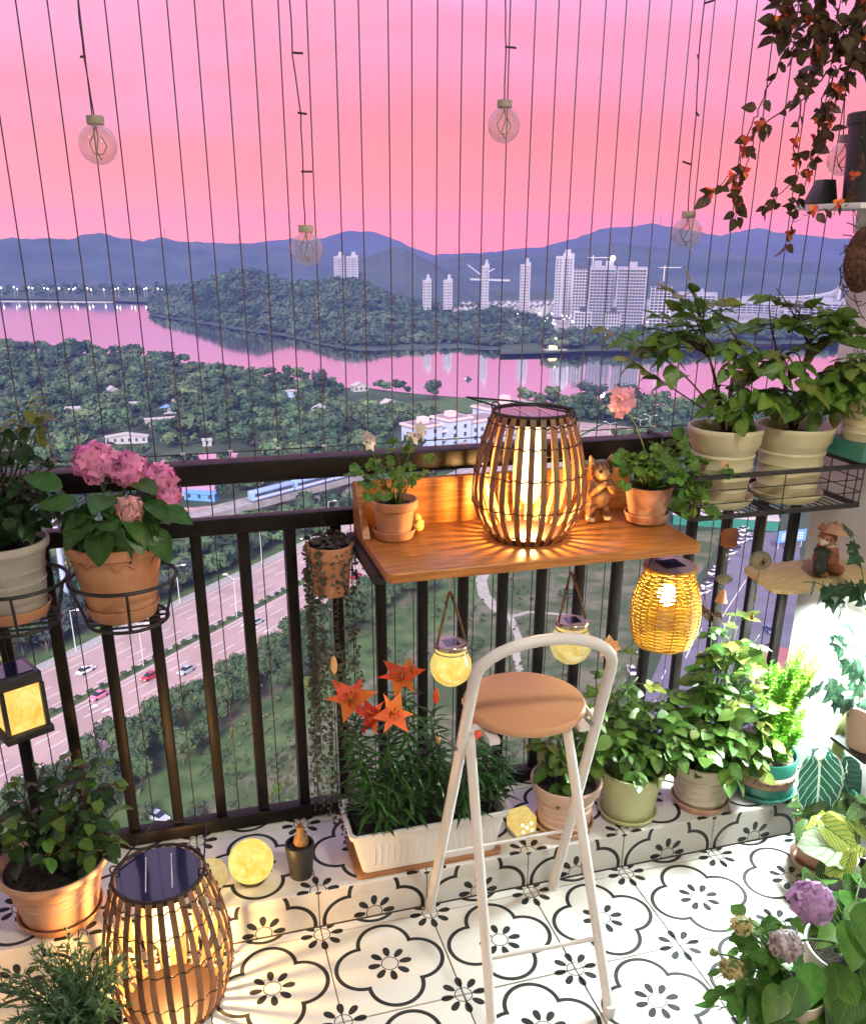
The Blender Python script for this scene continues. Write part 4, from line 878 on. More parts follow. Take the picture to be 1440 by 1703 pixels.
def tilemat():
    m = bpy.data.materials.new('printed_tile'); m.use_nodes = True; nt = m.node_tree; L = nt.links.new; b = nt.nodes['Principled BSDF']
    uv = N(nt, 'ShaderNodeUVMap'); sp = N(nt, 'ShaderNodeSeparateXYZ'); L(uv.outputs[0], sp.inputs[0])
    def M_(op, a, c=None, d=None):
        n = N(nt, 'ShaderNodeMath', operation=op)
        for i, q in enumerate((a, c, d)):
            if q is None: continue
            if isinstance(q, (int, float)): n.inputs[i].default_value = q
            else: L(q, n.inputs[i])
        return n.outputs[0]
    x, y = sp.outputs['X'], sp.outputs['Y']
    ax, ay = M_('ABSOLUTE', x), M_('ABSOLUTE', y)
    hi, lo = M_('MAXIMUM', ax, ay), M_('MINIMUM', ax, ay)
    dx = M_('SUBTRACT', hi, .0705)
    r = M_('SQRT', M_('ADD', M_('MULTIPLY', dx, dx), M_('MULTIPLY', lo, lo)))
    q = M_('MULTIPLY', M_('LESS_THAN', M_('ABSOLUTE', M_('SUBTRACT', r, .0675)), .0054), M_('GREATER_THAN', hi, .03))
    def flower(X, Y):
        rr = M_('SQRT', M_('ADD', M_('MULTIPLY', X, X), M_('MULTIPLY', Y, Y)))
        an = M_('ARCTAN2', Y, X)
        w = M_('SUBTRACT', M_('MODULO', M_('ADD', an, 4*PI+PI/8), PI/4), PI/8)
        px = M_('MULTIPLY', rr, M_('COSINE', w)); py = M_('MULTIPLY', rr, M_('SINE', w))
        # teardrop: wider away from the ring
        u = M_('DIVIDE', M_('SUBTRACT', px, .0405), .0165); ww = M_('ADD', .0088, M_('MULTIPLY', u, .0018)); v = M_('DIVIDE', py, ww)
        pet = M_('LESS_THAN', M_('ADD', M_('MULTIPLY', u, u), M_('MULTIPLY', v, v)), 1)
        ring = M_('LESS_THAN', M_('ABSOLUTE', M_('SUBTRACT', rr, .0215)), .0013)
        return M_('MAXIMUM', pet, ring)
    f1 = flower(x, y); f2 = flower(M_('SUBTRACT', .15, ax), M_('SUBTRACT', .15, ay))
    ink = M_('MAXIMUM', q, M_('MAXIMUM', f1, f2))
    t = N(nt, 'ShaderNodeTexCoord'); n = N(nt, 'ShaderNodeTexNoise'); n.inputs['Scale'].default_value = 9; n.inputs['Detail'].default_value = 6; L(t.outputs['Object'], n.inputs['Vector'])
    tw = N(nt, 'ShaderNodeNewGeometry'); n5 = N(nt, 'ShaderNodeTexNoise'); n5.inputs['Scale'].default_value = 2.6; n5.inputs['Detail'].default_value = 8; n5.inputs['Roughness'].default_value = .7; L(tw.outputs['Position'], n5.inputs['Vector'])
    wr = ramp(nt, [(.30, (.60, .575, .535)), (.46, (.76, .75, .73)), (.7, (.80, .79, .77))], n5.outputs['Fac'])
    kr = ramp(nt, [(.3, (.020, .022, .024)), (.7, (.045, .048, .05))], n.outputs['Fac'])
    mx = N(nt, 'ShaderNodeMix', data_type='RGBA'); L(ink, mx.inputs[0]); L(wr.outputs[0], mx.inputs[6]); L(kr.outputs[0], mx.inputs[7]); L(mx.outputs[2], b.inputs['Base Color'])
    b.inputs['Roughness'].default_value = .5; b.inputs['Specular IOR Level'].default_value = .12
    bp = N(nt, 'ShaderNodeBump'); bp.inputs['Strength'].default_value = .06; bp.inputs['Distance'].default_value = .01; L(n.outputs['Fac'], bp.inputs['Height']); L(bp.outputs[0], b.inputs['Normal'])
    MATS['printed_tile'] = m; return m
tilemat()
TM = {}
def tile(parent, x0, x1, y0, y1, cx, cy_, M, key):
    """one tile spanning x0..x1, y0..y1 whose print is centred on cx, cy_ ; M puts the tile plane into the room"""
    k = (round(x1-x0, 4), round(y1-y0, 4), round(x0-cx, 4), round(y0-cy_, 4))
    if k not in TM:
        g = .0015; bv = .0012; w, h = x1-x0, y1-y0
        v = [(g, g, -.006), (w-g, g, -.006), (w-g, h-g, -.006), (g, h-g, -.006), (g, g, -bv), (w-g, g, -bv), (w-g, h-g, -bv), (g, h-g, -bv), (g+bv, g+bv, 0), (w-g-bv, g+bv, 0), (w-g-bv, h-g-bv, 0), (g+bv, h-g-bv, 0)]
        f = [(8, 9, 10, 11)]+[(a, (a+1) % 4, 4+(a+1) % 4, 4+a) for a in range(4)]+[(4+a, 4+(a+1) % 4, 8+(a+1) % 4, 8+a) for a in range(4)]
        me = bpy.data.meshes.new('tile'); me.from_pydata(v, [], f); ul = me.uv_layers.new(name='UVMap')
        for lp in me.loops: c = me.vertices[lp.vertex_index].co; ul.data[lp.index].uv = (c.x+x0-cx, c.y+y0-cy_)
        me.materials.append(MATS['printed_tile']); TM[k] = me
    put('tile', TM[k], parent, M=M @ Matrix.Translation((x0, y0, 0)))
b = MB(); b.box((-1.5, -2.7, -.2), (WALLX, LEDY+.3, -.004)); fl = b.build('floor', MATS['grout']); tag(fl, kind='structure')
I4 = Matrix.Identity(4)
for i in range(-4, 6):
    x0, x1 = max(-1.2, i*.3), min(WALLX-.003, i*.3+.3)
    if x1-x0 < .01: continue
    for j in range(7): tile(fl, x0, x1, -.3*(j+1), -.3*j, i*.3+.15, -.3*j-.15, I4, 0)
    tile(fl, x0, x1, .0004, LEDY-.0002, i*.3+.15, .15, I4, 1)
b = MB(); b.box((-1.5, LEDY+.004, -.2), (WALLX-.002, .425, LEDZ-.004)); lg = b.build('ledge', MATS['grout']); tag(lg, kind='structure')
MF = Matrix(((1, 0, 0, 0), (0, 0, -1, LEDY), (0, 1, 0, 0), (0, 0, 0, 1)))
MT = Matrix.Translation((0, 0, LEDZ))
for i in range(-4, 6):
    x0, x1 = max(-1.2, i*.3), min(WALLX-.003, i*.3+.3)
    if x1-x0 < .01: continue
    tile(lg, x0, x1, .001, LEDZ-.0006, i*.3+.15, .014, MF, 2)
    tile(lg, x0, x1, LEDY-.0005, LEDY+.2995, i*.3+.15, LEDY+.155, MT, 3)
    tile(lg, x0, x1, LEDY+.2995, .372, i*.3+.15, LEDY+.455, MT, 4)
b = MB(); b.box((WALLX, -2.7, -.2), (WALLX+.2, .357, 2.9)); tag(b.build('side_wall', MATS['plaster']), 'white plastered side wall of the balcony', 'wall')
b = MB(); b.box((-1.5, -2.7, -.2), (-1.35, .34, 2.9)); tag(b.build('side_wall', MATS['plaster']), 'plastered wall at the other end of the balcony', 'wall')
b = MB(); b.box((-1.5, -2.9, -.2), (WALLX+.2, -2.703, 2.9)); tag(b.build('room_wall', MATS['plaster_warm']), 'warm beige room wall behind the balcony', 'wall')
b = MB(); b.box((-1.7, -2.9, 2.75), (WALLX+.3, .62, 2.95)); tag(b.build('ceiling', MATS['plaster']), kind='structure')

# railing
rail = thing('balcony_railing', 'dark metal balcony railing with flat top rail and square balusters', 'railing', (0, .38, LEDZ))
def part(name, fn, m, parent, **k): b = MB(); fn(b); return b.build(name, MATS[m] if isinstance(m, str) else m, parent, **k)
XL, XR = -1.348, WALLX+.15
part('top_rail', lambda b: b.box((XL, .36, 1.155), (XR, .425, 1.209)), 'rail_metal', rail, bevel=.004)
part('middle_rail', lambda b: b.box((XL, .362, 1.022), (XR, .40, 1.064)), 'rail_metal', rail, bevel=.003)
part('bottom_rail', lambda b: b.box((XL, .358, LEDZ+.004), (XR, .40, LEDZ+.045)), 'rail_metal', rail, bevel=.003)
bm0 = None
for k in range(-11, 14):
    x = .0205+.1215*k
    if x < XL+.03 or x > WALLX-.02: continue
    if bm0 is None:
        bb = MB(); bb.box((-.0145, -.011, LEDZ+.046), (.0145, .011, 1.021)); o = bb.build('baluster', MATS['rail_metal'], None, bevel=.003); bm0 = o.data; bpy.data.objects.remove(o)
    put('baluster', bm0, rail, loc=Vector((x, .381, 0))-ORG[rail.name])
# net of vertical steel wires outside the rail
net = thing('safety_net', 'open safety screen of thin vertical steel wires outside the railing', 'safety net', (0, .44, 0))
NY = .44; kk = (NY-CAM.y)/((6.8433*.3)-CAM.y); s_ = .3425*.3*kk; X0 = CAM.x+((-2.102*.3)-CAM.x)*kk
wm = MB(); wm.tube([(0, 0, -.35), (0, 0, 1.2), (0, 0, 2.74)], .00165, 5, cap=False); wme = wm.mesh('wire', MATS['net_wire'], True)
cm_ = MB(); cm_.tube([(0, 0, -.006), (0, 0, .006)], .0038, 6); cme = cm_.mesh('crimp', MATS['crimp'], True)
for k in range(-13, 42):
    x = X0+s_*k+rnd.uniform(-.003, .003)
    if x < -1.33 or x > WALLX-.03: continue
    w_ = put('wire', wme, net, M=Matrix.Translation((x, 0, 0)) @ Matrix.Rotation(rnd.uniform(-.0012, .0012), 4, 'Y'))
    if k % 2 == 0: put('crimp', cme, w_, M=Matrix.Translation((0, -.002, 1.222)) @ Matrix.Rotation(PI/2, 4, 'Y'))
part('cross_wire', lambda b: b.tube([(XL, NY-.003, 1.222), (.1, NY-.003, 1.220), (1.0, NY-.003, 1.223), (XR, NY-.003, 1.221)], .0017, 5), 'net_wire', net)

# ---------------------------------------------------------------- lamps of the place
emis('lamp_white_glow', (.93, 1.0, .95), 14.0); emis('bulb_warm', (1.0, .62, .20), 3.4)
_n = MATS['bulb_warm'].node_tree; _e = [q for q in _n.nodes if q.type == 'EMISSION'][0]; _w = N(_n, 'ShaderNodeLayerWeight'); _w.inputs[0].default_value = .5
_n.links.new(ramp(_n, [(0, (1.0, .74, .36)), (.45, (1.0, .60, .20)), (1, (.85, .30, .05))], _w.outputs['Facing']).outputs[0], _e.inputs[0]); emis('bulb_small', (1.0, .80, .40), 60.0)
mat('lamp_housing', (.75, .75, .75), rough=.4, var=.05)
wl = thing('wall_lamp', 'white strip lamp on the side wall under the yellow shelf', 'lamp', (WALLX-.03, .05, .78))
part('housing', lambda b: b.box((WALLX-.034, -.17, .792), (WALLX-.002, .27, .812)), 'lamp_housing', wl, bevel=.003)
part('tube', lambda b: b.tube([(WALLX-.018, -.16, .783), (WALLX-.018, .26, .783)], .007, 8), 'lamp_white_glow', wl)
ld = bpy.data.lights.new('strip_light', 'AREA'); ld.shape = 'RECTANGLE'; ld.size = .40; ld.size_y = .03; ld.energy = STRIP_W; ld.color = (.90, 1.0, .96); ld.spread = R_(140)
lo = bpy.data.objects.new('strip_light', ld); COL.objects.link(lo); lo.parent = wl
dirv = Vector((-.50, -.12, -.86)).normalized(); zax = -dirv; xax = Vector((0, 1, 0)); xax = (xax-zax*xax.dot(zax)).normalized(); yax = zax.cross(xax)
M = Matrix((xax, yax, zax)).transposed().to_4x4(); M.translation = Vector((WALLX-.05, .05, .775)); lo.matrix_basis = Matrix.Translation(-ORG[wl.name]) @ M
cl = thing('ceiling_lamp', 'round white ceiling lamp of the balcony behind the viewer', 'lamp', (.85, -1.55, 2.75))
part('base', lambda b: b.lathe([(0, 2.748), (.14, 2.748), (.14, 2.715), (0, 2.715)], (.85, -1.55, 0), 24), 'lamp_housing', cl)
emis('ceiling_glow', (1.0, .93, .80), CEIL_E)
part('diffuser', lambda b: b.lathe([(.125, 2.713), (.12, 2.69), (.07, 2.672), (0, 2.668)], (.85, -1.55, 0), 24), 'ceiling_glow', cl, smooth=True)

# ---------------------------------------------------------------- hanging table
def woodmat(name, c1, c2, rough=.32, sc_=(1.5, 22, 22)):
    m = bpy.data.materials.new(name); m.use_nodes = True; nt = m.node_tree; L = nt.links.new; b = nt.nodes['Principled BSDF']
    t = N(nt, 'ShaderNodeTexCoord'); mp = N(nt, 'ShaderNodeMapping'); mp.inputs['Scale'].default_value = sc_; L(t.outputs['Object'], mp.inputs[0])
    n0 = N(nt, 'ShaderNodeTexNoise'); n0.inputs['Scale'].default_value = 1.1; n0.inputs['Detail'].default_value = 3; L(mp.outputs[0], n0.inputs['Vector'])
    wv = N(nt, 'ShaderNodeMath', operation='MULTIPLY'); L(n0.outputs['Fac'], wv.inputs[0]); wv.inputs[1].default_value = 9
    fr = N(nt, 'ShaderNodeMath', operation='FRACT'); L(wv.outputs[0], fr.inputs[0])
    r = ramp(nt, [(0, c1), (.55, c2), (.85, tuple(a*.75+.25*b_ for a, b_ in zip(c1, c2))), (1, c1)], fr.outputs[0])
    n1 = N(nt, 'ShaderNodeTexNoise'); n1.inputs['Scale'].default_value = 14; n1.inputs['Detail'].default_value = 5; L(mp.outputs[0], n1.inputs['Vector'])
    hs = N(nt, 'ShaderNodeHueSaturation'); L(r.outputs[0], hs.inputs['Color']); mr = N(nt, 'ShaderNodeMapRange'); mr.inputs[3].default_value = .75; mr.inputs[4].default_value = 1.2; L(n1.outputs['Fac'], mr.inputs[0]); L(mr.outputs[0], hs.inputs['Value'])
    L(hs.outputs[0], b.inputs['Base Color']); b.inputs['Roughness'].default_value = rough
    bp = N(nt, 'ShaderNodeBump'); bp.inputs['Strength'].default_value = .08; bp.inputs['Distance'].default_value = .004; L(n1.outputs['Fac'], bp.inputs['Height']); L(bp.outputs[0], b.inputs['Normal'])
    MATS[name] = m
woodmat('table_wood', (.40, .14, .03), (.60, .25, .065)); mat('seat_wood', (.70, .37, .20), rough=.42, var=.04, scale=5, bump=.03, bscale=120); woodmat('pale_wood', (.62, .45, .22), (.74, .58, .32), rough=.6, sc_=(4, 20, 20))
TZ = 1.03; TX0, TX1, TY0, TY1 = .182, .992, -.055, .330
tb = thing('hanging_table', 'orange-brown wooden folding table hooked onto the railing', 'table', (.58, .14, TZ))
def rrect(x0, x1, y0, y1, r, corners=(1, 1, 0, 0)):
    pts = []
    for (cx, cy_, a0, on) in ((x0+r, y0+r, 180, corners[0]), (x1-r, y0+r, 270, corners[1]), (x1-r, y1-r, 0, corners[2]), (x0+r, y1-r, 90, corners[3])):
        if on: pts += [(cx+r*math.cos(R_(a0+k*15)), cy_+r*math.sin(R_(a0+k*15))) for k in range(7)]
        else: a = R_(a0+45); pts.append((cx+r*(1 if math.cos(a) > 0 else -1), cy_+r*(1 if math.sin(a) > 0 else -1)))
    return pts
part('tabletop', lambda b: b.poly(rrect(TX0, TX1, TY0, .297, .02), TZ-.024, TZ), 'table_wood', tb, bevel=.003)
part('backboard', lambda b: b.box((TX0, .309, TZ-.05), (TX1-.02, .330, 1.150)), 'table_wood', tb, bevel=.003)
part('side_board', lambda b: b.add([(TX0-.001, .20, TZ+.002), (TX0-.001, .304, TZ+.002), (TX0-.001, .304, 1.148), (TX0-.001, .285, 1.148), (TX0+.017, .20, TZ+.002), (TX0+.017, .304, TZ+.002), (TX0+.017, .304, 1.148), (TX0+.017, .285, 1.148)], [(3, 2, 1, 0), (4, 5, 6, 7), (0, 1, 5, 4), (1, 2, 6, 5), (2, 3, 7, 6), (3, 0, 4, 7)]), 'table_wood', tb)
for x in (TX0+.02, TX1-.06): part('bracket', lambda b: b.box((x-.035, .02, TZ-.052), (x-.005, .356, TZ-.026)), 'black_metal', tb)
part('hook', lambda b: b.tube([(.545, .329, 1.10), (.545, .345, 1.165), (.545, .352, 1.168), (.56, .352, 1.168)], .002, 6), 'crimp', tb)

# ---------------------------------------------------------------- bar stool
mat('jar_bolt', (.35, .34, .33), rough=.3, metal=1, var=.1); mat('stool_white', (.84, .82, .80), rough=.35, var=.06, scale=8)
st = thing('bar_stool', 'white tubular folding bar stool with a round orange-brown wooden seat', 'stool', (.49, -.2, 0))
SC = Vector((.503, -.115, .70))
part('seat', lambda b: b.lathe([(0, -.030), (.128, -.030), (.143, -.026), (.149, -.016), (.149, -.008), (.145, -.002), (.135, 0), (0, .0004)], SC, 56), 'seat_wood', st, smooth=True)
# rear tube: two legs and the arch over the near side of the seat
A0, A1 = Vector((.305, .012, .012)), Vector((.668, .0, .012))
def onleg(P, z, top): return P.lerp(top, (z-P.z)/(top.z-P.z))
AL, AR = Vector((.322, -.262, .845)), Vector((.652, -.258, .83))
arch = [A0, onleg(A0, .3, AL), onleg(A0, .6, AL), AL]
cxm = (AL+AR)/2; hw = (AR-AL)/2; upd = Vector((0, -.30, .95)).normalized()
for k in range(1, 16): th = PI*k/16; arch.append(cxm-hw*math.cos(th)+upd*(.105*math.sin(th)**.9))
arch += [AR, onleg(A1, .6, AR), onleg(A1, .3, AR), A1]
part('back_frame', lambda b: b.tube(arch, .0134, 12), 'stool_white', st, smooth=True)
F0, F1 = Vector((.330, -.425, .012)), Vector((.617, -.455, .012)); T0, T1 = Vector((.336, -.20, .672)), Vector((.580, -.19, .672))
for a, c in ((F0, T0), (F1, T1)): part('leg', lambda b: b.tube([a, a.lerp(c, .5), c], .0122, 12), 'stool_white', st, smooth=True)
for P in (A0, A1, F0, F1): part('foot', lambda b: b.tube([P-Vector((0, 0, .012)), P+Vector((0, 0, .02))], .0152, 12), 'lamp_housing', st, smooth=True)
part('stretcher', lambda b: b.tube([onleg(A0, .245, AL), onleg(A1, .255, AR)], .0045, 8), 'stool_white', st, smooth=True)
part('stretcher', lambda b: b.tube([F0.lerp(T0, .24), F1.lerp(T1, .25)], .0055, 8), 'stool_white', st, smooth=True)
part('seat_support', lambda b: b.tube([T0, T0+Vector((.02, .03, .0)), T1+Vector((-.02, .03, 0)), T1], .008, 8), 'stool_white', st, smooth=True)
for x in (.375, .60): part('seat_support', lambda b: b.box((x, -.23, .655), (x+.025, -.02, .669)), 'stool_white', st)
part('hinge', lambda b: (b.tube([(.645, -.13, .682), onleg(A1, .655, AR)], .006, 6), b.ball(onleg(A1, .655, AR), .014, 8, 6)), 'stool_white', st, smooth=True)
for q_ in (onleg(A0, .64, AL), onleg(A1, .655, AR)): part('bolt', lambda b: b.tube([q_+Vector((-.0185, -.004, 0)), q_+Vector((.0185, -.004, 0))], .005, 8), 'jar_bolt', st, smooth=True)
part('hinge', lambda b: (b.tube([(.352, -.16, .682), onleg(A0, .64, AL)], .006, 6), b.ball(onleg(A0, .64, AL), .014, 8, 6)), 'stool_white', st, smooth=True)

# ---------------------------------------------------------------- lanterns
mat('bamboo', (.15, .065, .032), rough=.5, scale=30, col2=(.30, .145, .07), bump=.15, bscale=90, stretch=(1, 1, .12), rndv=.35, rndh=.01)
mat('rope_dark', (.035, .022, .018), rough=.7, scale=50, bump=.5, bscale=300)
mat('panel_blue', (.012, .014, .05), rough=.12, var=.3, scale=6, coat=.6)
mat('panel_line', (.75, .76, .8), rough=.3, var=.05)
mat('dark_base', (.022, .012, .009), rough=.5, var=.2)
mat('jar_rim', (.55, .50, .40), rough=.18, metal=1, var=.1)
mat('twine', (.30, .15, .07), rough=.9, scale=40, bump=.8, bscale=260)
def barrel_lantern(name, label, cx, cy_, z0, h, rt, rm, rb, ns, zc=.42, lines=True, bulb=(.028, .11), handle=None):
    t = thing(name, label, 'lantern', (cx, cy_, z0)); c = Vector((cx, cy_, z0))
    def R(u):  # radius along height
        if u > zc: s = (u-zc)/(1-zc); return rm+(rt-rm)*(s**1.75)
        s = (zc-u)/zc; return rm+(rb-rm)*(s**2.0)
    for i in range(ns):
        a = 2*PI*i/ns; b = MB(); n = 12; ca, sa = math.cos(a), math.sin(a); wd, tk = .0052*(rm/.13)+.001, .0016
        ja = rnd.uniform(-.025, .025)
        for k in range(n+1):
            u = k/n; r = R(u); aa = a+ja*math.sin(u*PI); ca, sa = math.cos(aa), math.sin(aa)
            for (dr, dt) in ((tk, -wd), (tk, wd), (-tk, wd), (-tk, -wd)): b.v.append(c+Vector(((r+dr)*ca-dt*sa, (r+dr)*sa+dt*ca, u*h)))
        for k in range(n):
            for j in range(4): b.f.append((k*4+j, k*4+(j+1) % 4, k*4+4+(j+1) % 4, k*4+4+j))
        b.f += [(3, 2, 1, 0), (n*4, n*4+1, n*4+2, n*4+3)]
        b.build('slat', MATS['bamboo'], t)
    for u in (.08, .30, .55, .78, .93):
        b = MB(); m = ns*8; b.tube([c+Vector(((R(u)+(.003 if (q//4) % 2 == 0 else -.0005))*math.cos(2*PI*q/m), (R(u)+(.003 if (q//4) % 2 == 0 else -.0005))*math.sin(2*PI*q/m), u*h+.002*math.sin(q*.8)+rnd.uniform(-.0008, .0008))) for q in range(m)], .0016, 5, closed=True)
        b.build('rope_ring', MATS['rope_dark'], t, smooth=2)
    part('base', lambda b: b.lathe([(0, 0), (rb*1.02, 0), (rb*1.02, .014), (0, .016)], c, 40), 'dark_base', t, smooth=True)
    part('top_ring', lambda b: b.tube([c+Vector((rt*math.cos(2*PI*q/40), rt*math.sin(2*PI*q/40), h)) for q in range(40)], .0042, 6, closed=True), 'rope_dark', t, smooth=2)
    lid = part('solar_panel', lambda b: b.lathe([(0, h-.022), (rt*.93, h-.022), (rt*.93, h-.001), (0, h)], c, 40), 'panel_blue', t, smooth=True)
    part('panel_line', lambda b: [b.add([c+Vector((x-.0012, -rt*.62, h+.0012)), c+Vector((x+.0012, -rt*.62, h+.0012)), c+Vector((x+.0012, rt*.62, h+.0012)), c+Vector((x-.0012, rt*.62, h+.0012))], [(0, 1, 2, 3)]) for x in (-rt*.28, rt*.28)], 'panel_line', lid)
    br, bl = bulb
    bt = h-.022
    pl = bpy.data.lights.new('bulb_light', 'POINT'); pl.energy = 12.0; pl.color = (1.0, .53, .17); pl.shadow_soft_size = .016; po = bpy.data.objects.new('bulb_light', pl); COL.objects.link(po); po.parent = t; po.location = (0, 0, bt-bl*1.04-.024)
    part('bulb', lambda b: b.lathe([(0, bt-.001), (br*.8, bt-.001), (br*.9, bt-.02), (br, bt-bl*.6), (br*.97, bt-bl*.8), (br*.75, bt-bl*.95), (br*.4, bt-bl*1.02), (0, bt-bl*1.04)], c, 24), 'bulb_warm', t, smooth=True)
    # bail handle and its two loops
    if handle:
        (hx, hy, hz), ang = handle; ca, sa = math.cos(ang), math.sin(ang)
        e1 = c+Vector((rt*ca, rt*sa, h+.004)); e2 = c+Vector((-rt*ca, -rt*sa, h+.004)); ap = c+Vector((hx, hy, h+hz))
        d_ = Vector((ca, sa, 0))
        part('handle', lambda b: b.tube([e1, ap+d_*rt*.62, ap-d_*rt*.62, e2], .0022, 6), 'black_metal', t, smooth=2)
        for e in (e1, e2): part('handle_loop', lambda b: b.tube([e+Vector((.011*math.cos(q*.5236)*ca, .011*math.cos(q*.5236)*sa, .011*math.sin(q*.5236))) for q in range(12)], .002, 5, closed=True), 'black_metal', t, smooth=2)
    return t
barrel_lantern('rattan_lantern', 'lit barrel-shaped bamboo lantern standing on the wooden table', .592, .128, TZ, .318, .096, .142, .090, 26, handle=((-.105, .02, .030), R_(-42)), bulb=(.036, .205), zc=.37)
barrel_lantern('rattan_lantern', 'lit bamboo lantern with a dark blue solar lid standing on the tiled floor', -.381, -.124, 0, .385, .102, .147, .105, 28, handle=((.055, .14, .03), R_(-18)), bulb=(.040, .185), zc=.40)
# ================================================================ PLANTS
mat('terracotta', (.48, .20, .10), rough=.8, scale=14, col2=(.60, .30, .16), bump=.12, bscale=60)
mat('terracotta_old', (.34, .13, .08), rough=.85, scale=26, col2=(.55, .33, .22), bump=.25, bscale=80)
mat('pot_grey', (.40, .37, .33), rough=.7, scale=12, col2=(.54, .50, .45), bump=.1)
mat('pot_peach', (.62, .36, .25), rough=.55, scale=6, var=.06)
mat('pot_pinkish', (.66, .46, .38), rough=.5, scale=6, var=.06)
mat('pot_cream', (.66, .60, .38), rough=.42, scale=5, var=.05)
mat('pot_yellow', (.66, .68, .36), rough=.42, scale=5, var=.05)
mat('pot_beige', (.64, .54, .43), rough=.45, scale=5, var=.06)
mat('pot_green', (.035, .20, .16), rough=.35, scale=5, var=.08)
mat('pot_black', (.022, .022, .024), rough=.5, scale=10, var=.2)
mat('pot_white', (.86, .86, .85), rough=.4, scale=5, var=.04)
mat('tray_brown', (.34, .16, .07), rough=.55, scale=8, var=.12)
mat('soil', (.012, .009, .007), rough=1, scale=60, col2=(.055, .04, .03), bump=1.0, bscale=160)
mat('soil_grit', (.03, .022, .015), rough=1, scale=120, col2=(.42, .34, .24), bump=1.0, bscale=220, thr=(.45, .68))
mat('stem_green', (.07, .14, .03), rough=.6, scale=30, var=.3); mat('stem_brown', (.05, .032, .02), rough=.8, scale=40, var=.3, bump=.3)
leafmat('rose_leaf', (.065, .160, .024), (.145, .275, .045), rough=.34, veins=9, rib=(.09, .18, .05), ribw=.04)
leafmat('rose_leaf_lit', (.085, .19, .025), (.19, .32, .055), rough=.36, veins=9, rib=(.16, .28, .08), ribw=.04, transl=.35)  # lighter copy of the rose leaf: front light on the basket roses painted in
leafmat('rose_leaf_young', (.16, .22, .04), (.27, .28, .06), rough=.34, veins=8, rib=(.22, .28, .08), transl=.35)
leafmat('dark_leaf', (.012, .045, .014), (.030, .085, .022), rough=.30, veins=9, rib=(.05, .12, .04))
leafmat('hydrangea_leaf_lit', (.050, .16, .022), (.12, .27, .045), rough=.32, veins=10, rib=(.14, .28, .08), ribw=.035, transl=.35)  # hydrangea leaf brightened: light on the corner plants is put into its colour
leafmat('hydrangea_leaf', (.028, .10, .018), (.065, .175, .030), rough=.32, veins=10, rib=(.07, .16, .05), ribw=.035)
leafmat('geranium_leaf', (.065, .175, .026), (.16, .31, .055), rough=.5, rib=(.12, .22, .06), ribw=.02)
leafmat('lily_leaf', (.020, .080, .016), (.055, .16, .030), rough=.28, rib=(.05, .14, .04), ribw=.12)
leafmat('heart_leaf', (.035, .032, .020), (.11, .10, .065), rough=.4, rib=(.10, .11, .08), ribw=.1)
leafmat('boug_leaf', (.050, .028, .012), (.105, .060, .022), rough=.45, rib=(.10, .09, .04), rndh=.03)
leafmat('ivy_leaf', (.012, .045, .022), (.028, .085, .045), rough=.35, veins=6, rib=(.06, .14, .08))
leafmat('calathea_leaf', (.015, .055, .020), (.03, .085, .03), rough=.28, rib=(.16, .28, .10), ribw=.05, stripes=(8, .42, (.20, .33, .10)))
leafmat('aloc_leaf', (.02, .13, .075), (.04, .20, .11), rough=.28, veins=6, rib=(.62, .78, .66), ribw=.055, edge=(.93, (.55, .72, .60)), transl=.15)
leafmat('aloc_dark', (.010, .045, .032), (.02, .075, .05), rough=.28, veins=8, rib=(.05, .14, .10), ribw=.05)
leafmat('caladium_leaf', (.36, .44, .08), (.60, .62, .16), rough=.4, rib=(.08, .20, .03), ribw=.06, stripes=(6, .30, (.14, .27, .05)), transl=.3)
leafmat('caladium_white', (.56, .64, .50), (.74, .78, .70), rough=.4, rib=(.20, .42, .16), ribw=.05, stripes=(5, .18, (.22, .45, .18)), transl=.3)
leafmat('fern_needle', (.09, .32, .015), (.24, .48, .04), rough=.5, rib=(.2, .4, .05), ribw=.0, rndh=.01)
leafmat('herb_leaf', (.030, .085, .030), (.085, .165, .065), rough=.5, rib=(.1, .2, .1), ribw=.1)
def petalmat(n, c1, c2, tl=.3): mat(n, c1, rough=.55, scale=40, col2=c2, transl=tl, rndv=.38, rndh=.018)
petalmat('pet_pink', (.88, .20, .52), (.96, .50, .78)); petalmat('pet_pinkpale', (.80, .36, .38), (.92, .58, .56)); petalmat('pet_lily', (.92, .10, .02), (.95, .24, .06)); petalmat('pet_geranium', (.92, .34, .50), (.96, .58, .70)); petalmat('pet_white', (.80, .74, .66), (.88, .80, .76)); petalmat('pet_peach', (.90, .50, .20), (.95, .68, .40)); petalmat('pet_red', (.42, .02, .02), (.62, .09, .03)); petalmat('pet_purple', (.42, .22, .52), (.68, .46, .74)); petalmat('pet_greyviolet', (.42, .34, .38), (.62, .54, .54)); petalmat('pet_greenish', (.42, .42, .12), (.62, .48, .30)); petalmat('stamen', (.25, .05, .02), (.4, .15, .03), 0); petalmat('bud_green', (.30, .30, .06), (.60, .42, .08), .1)

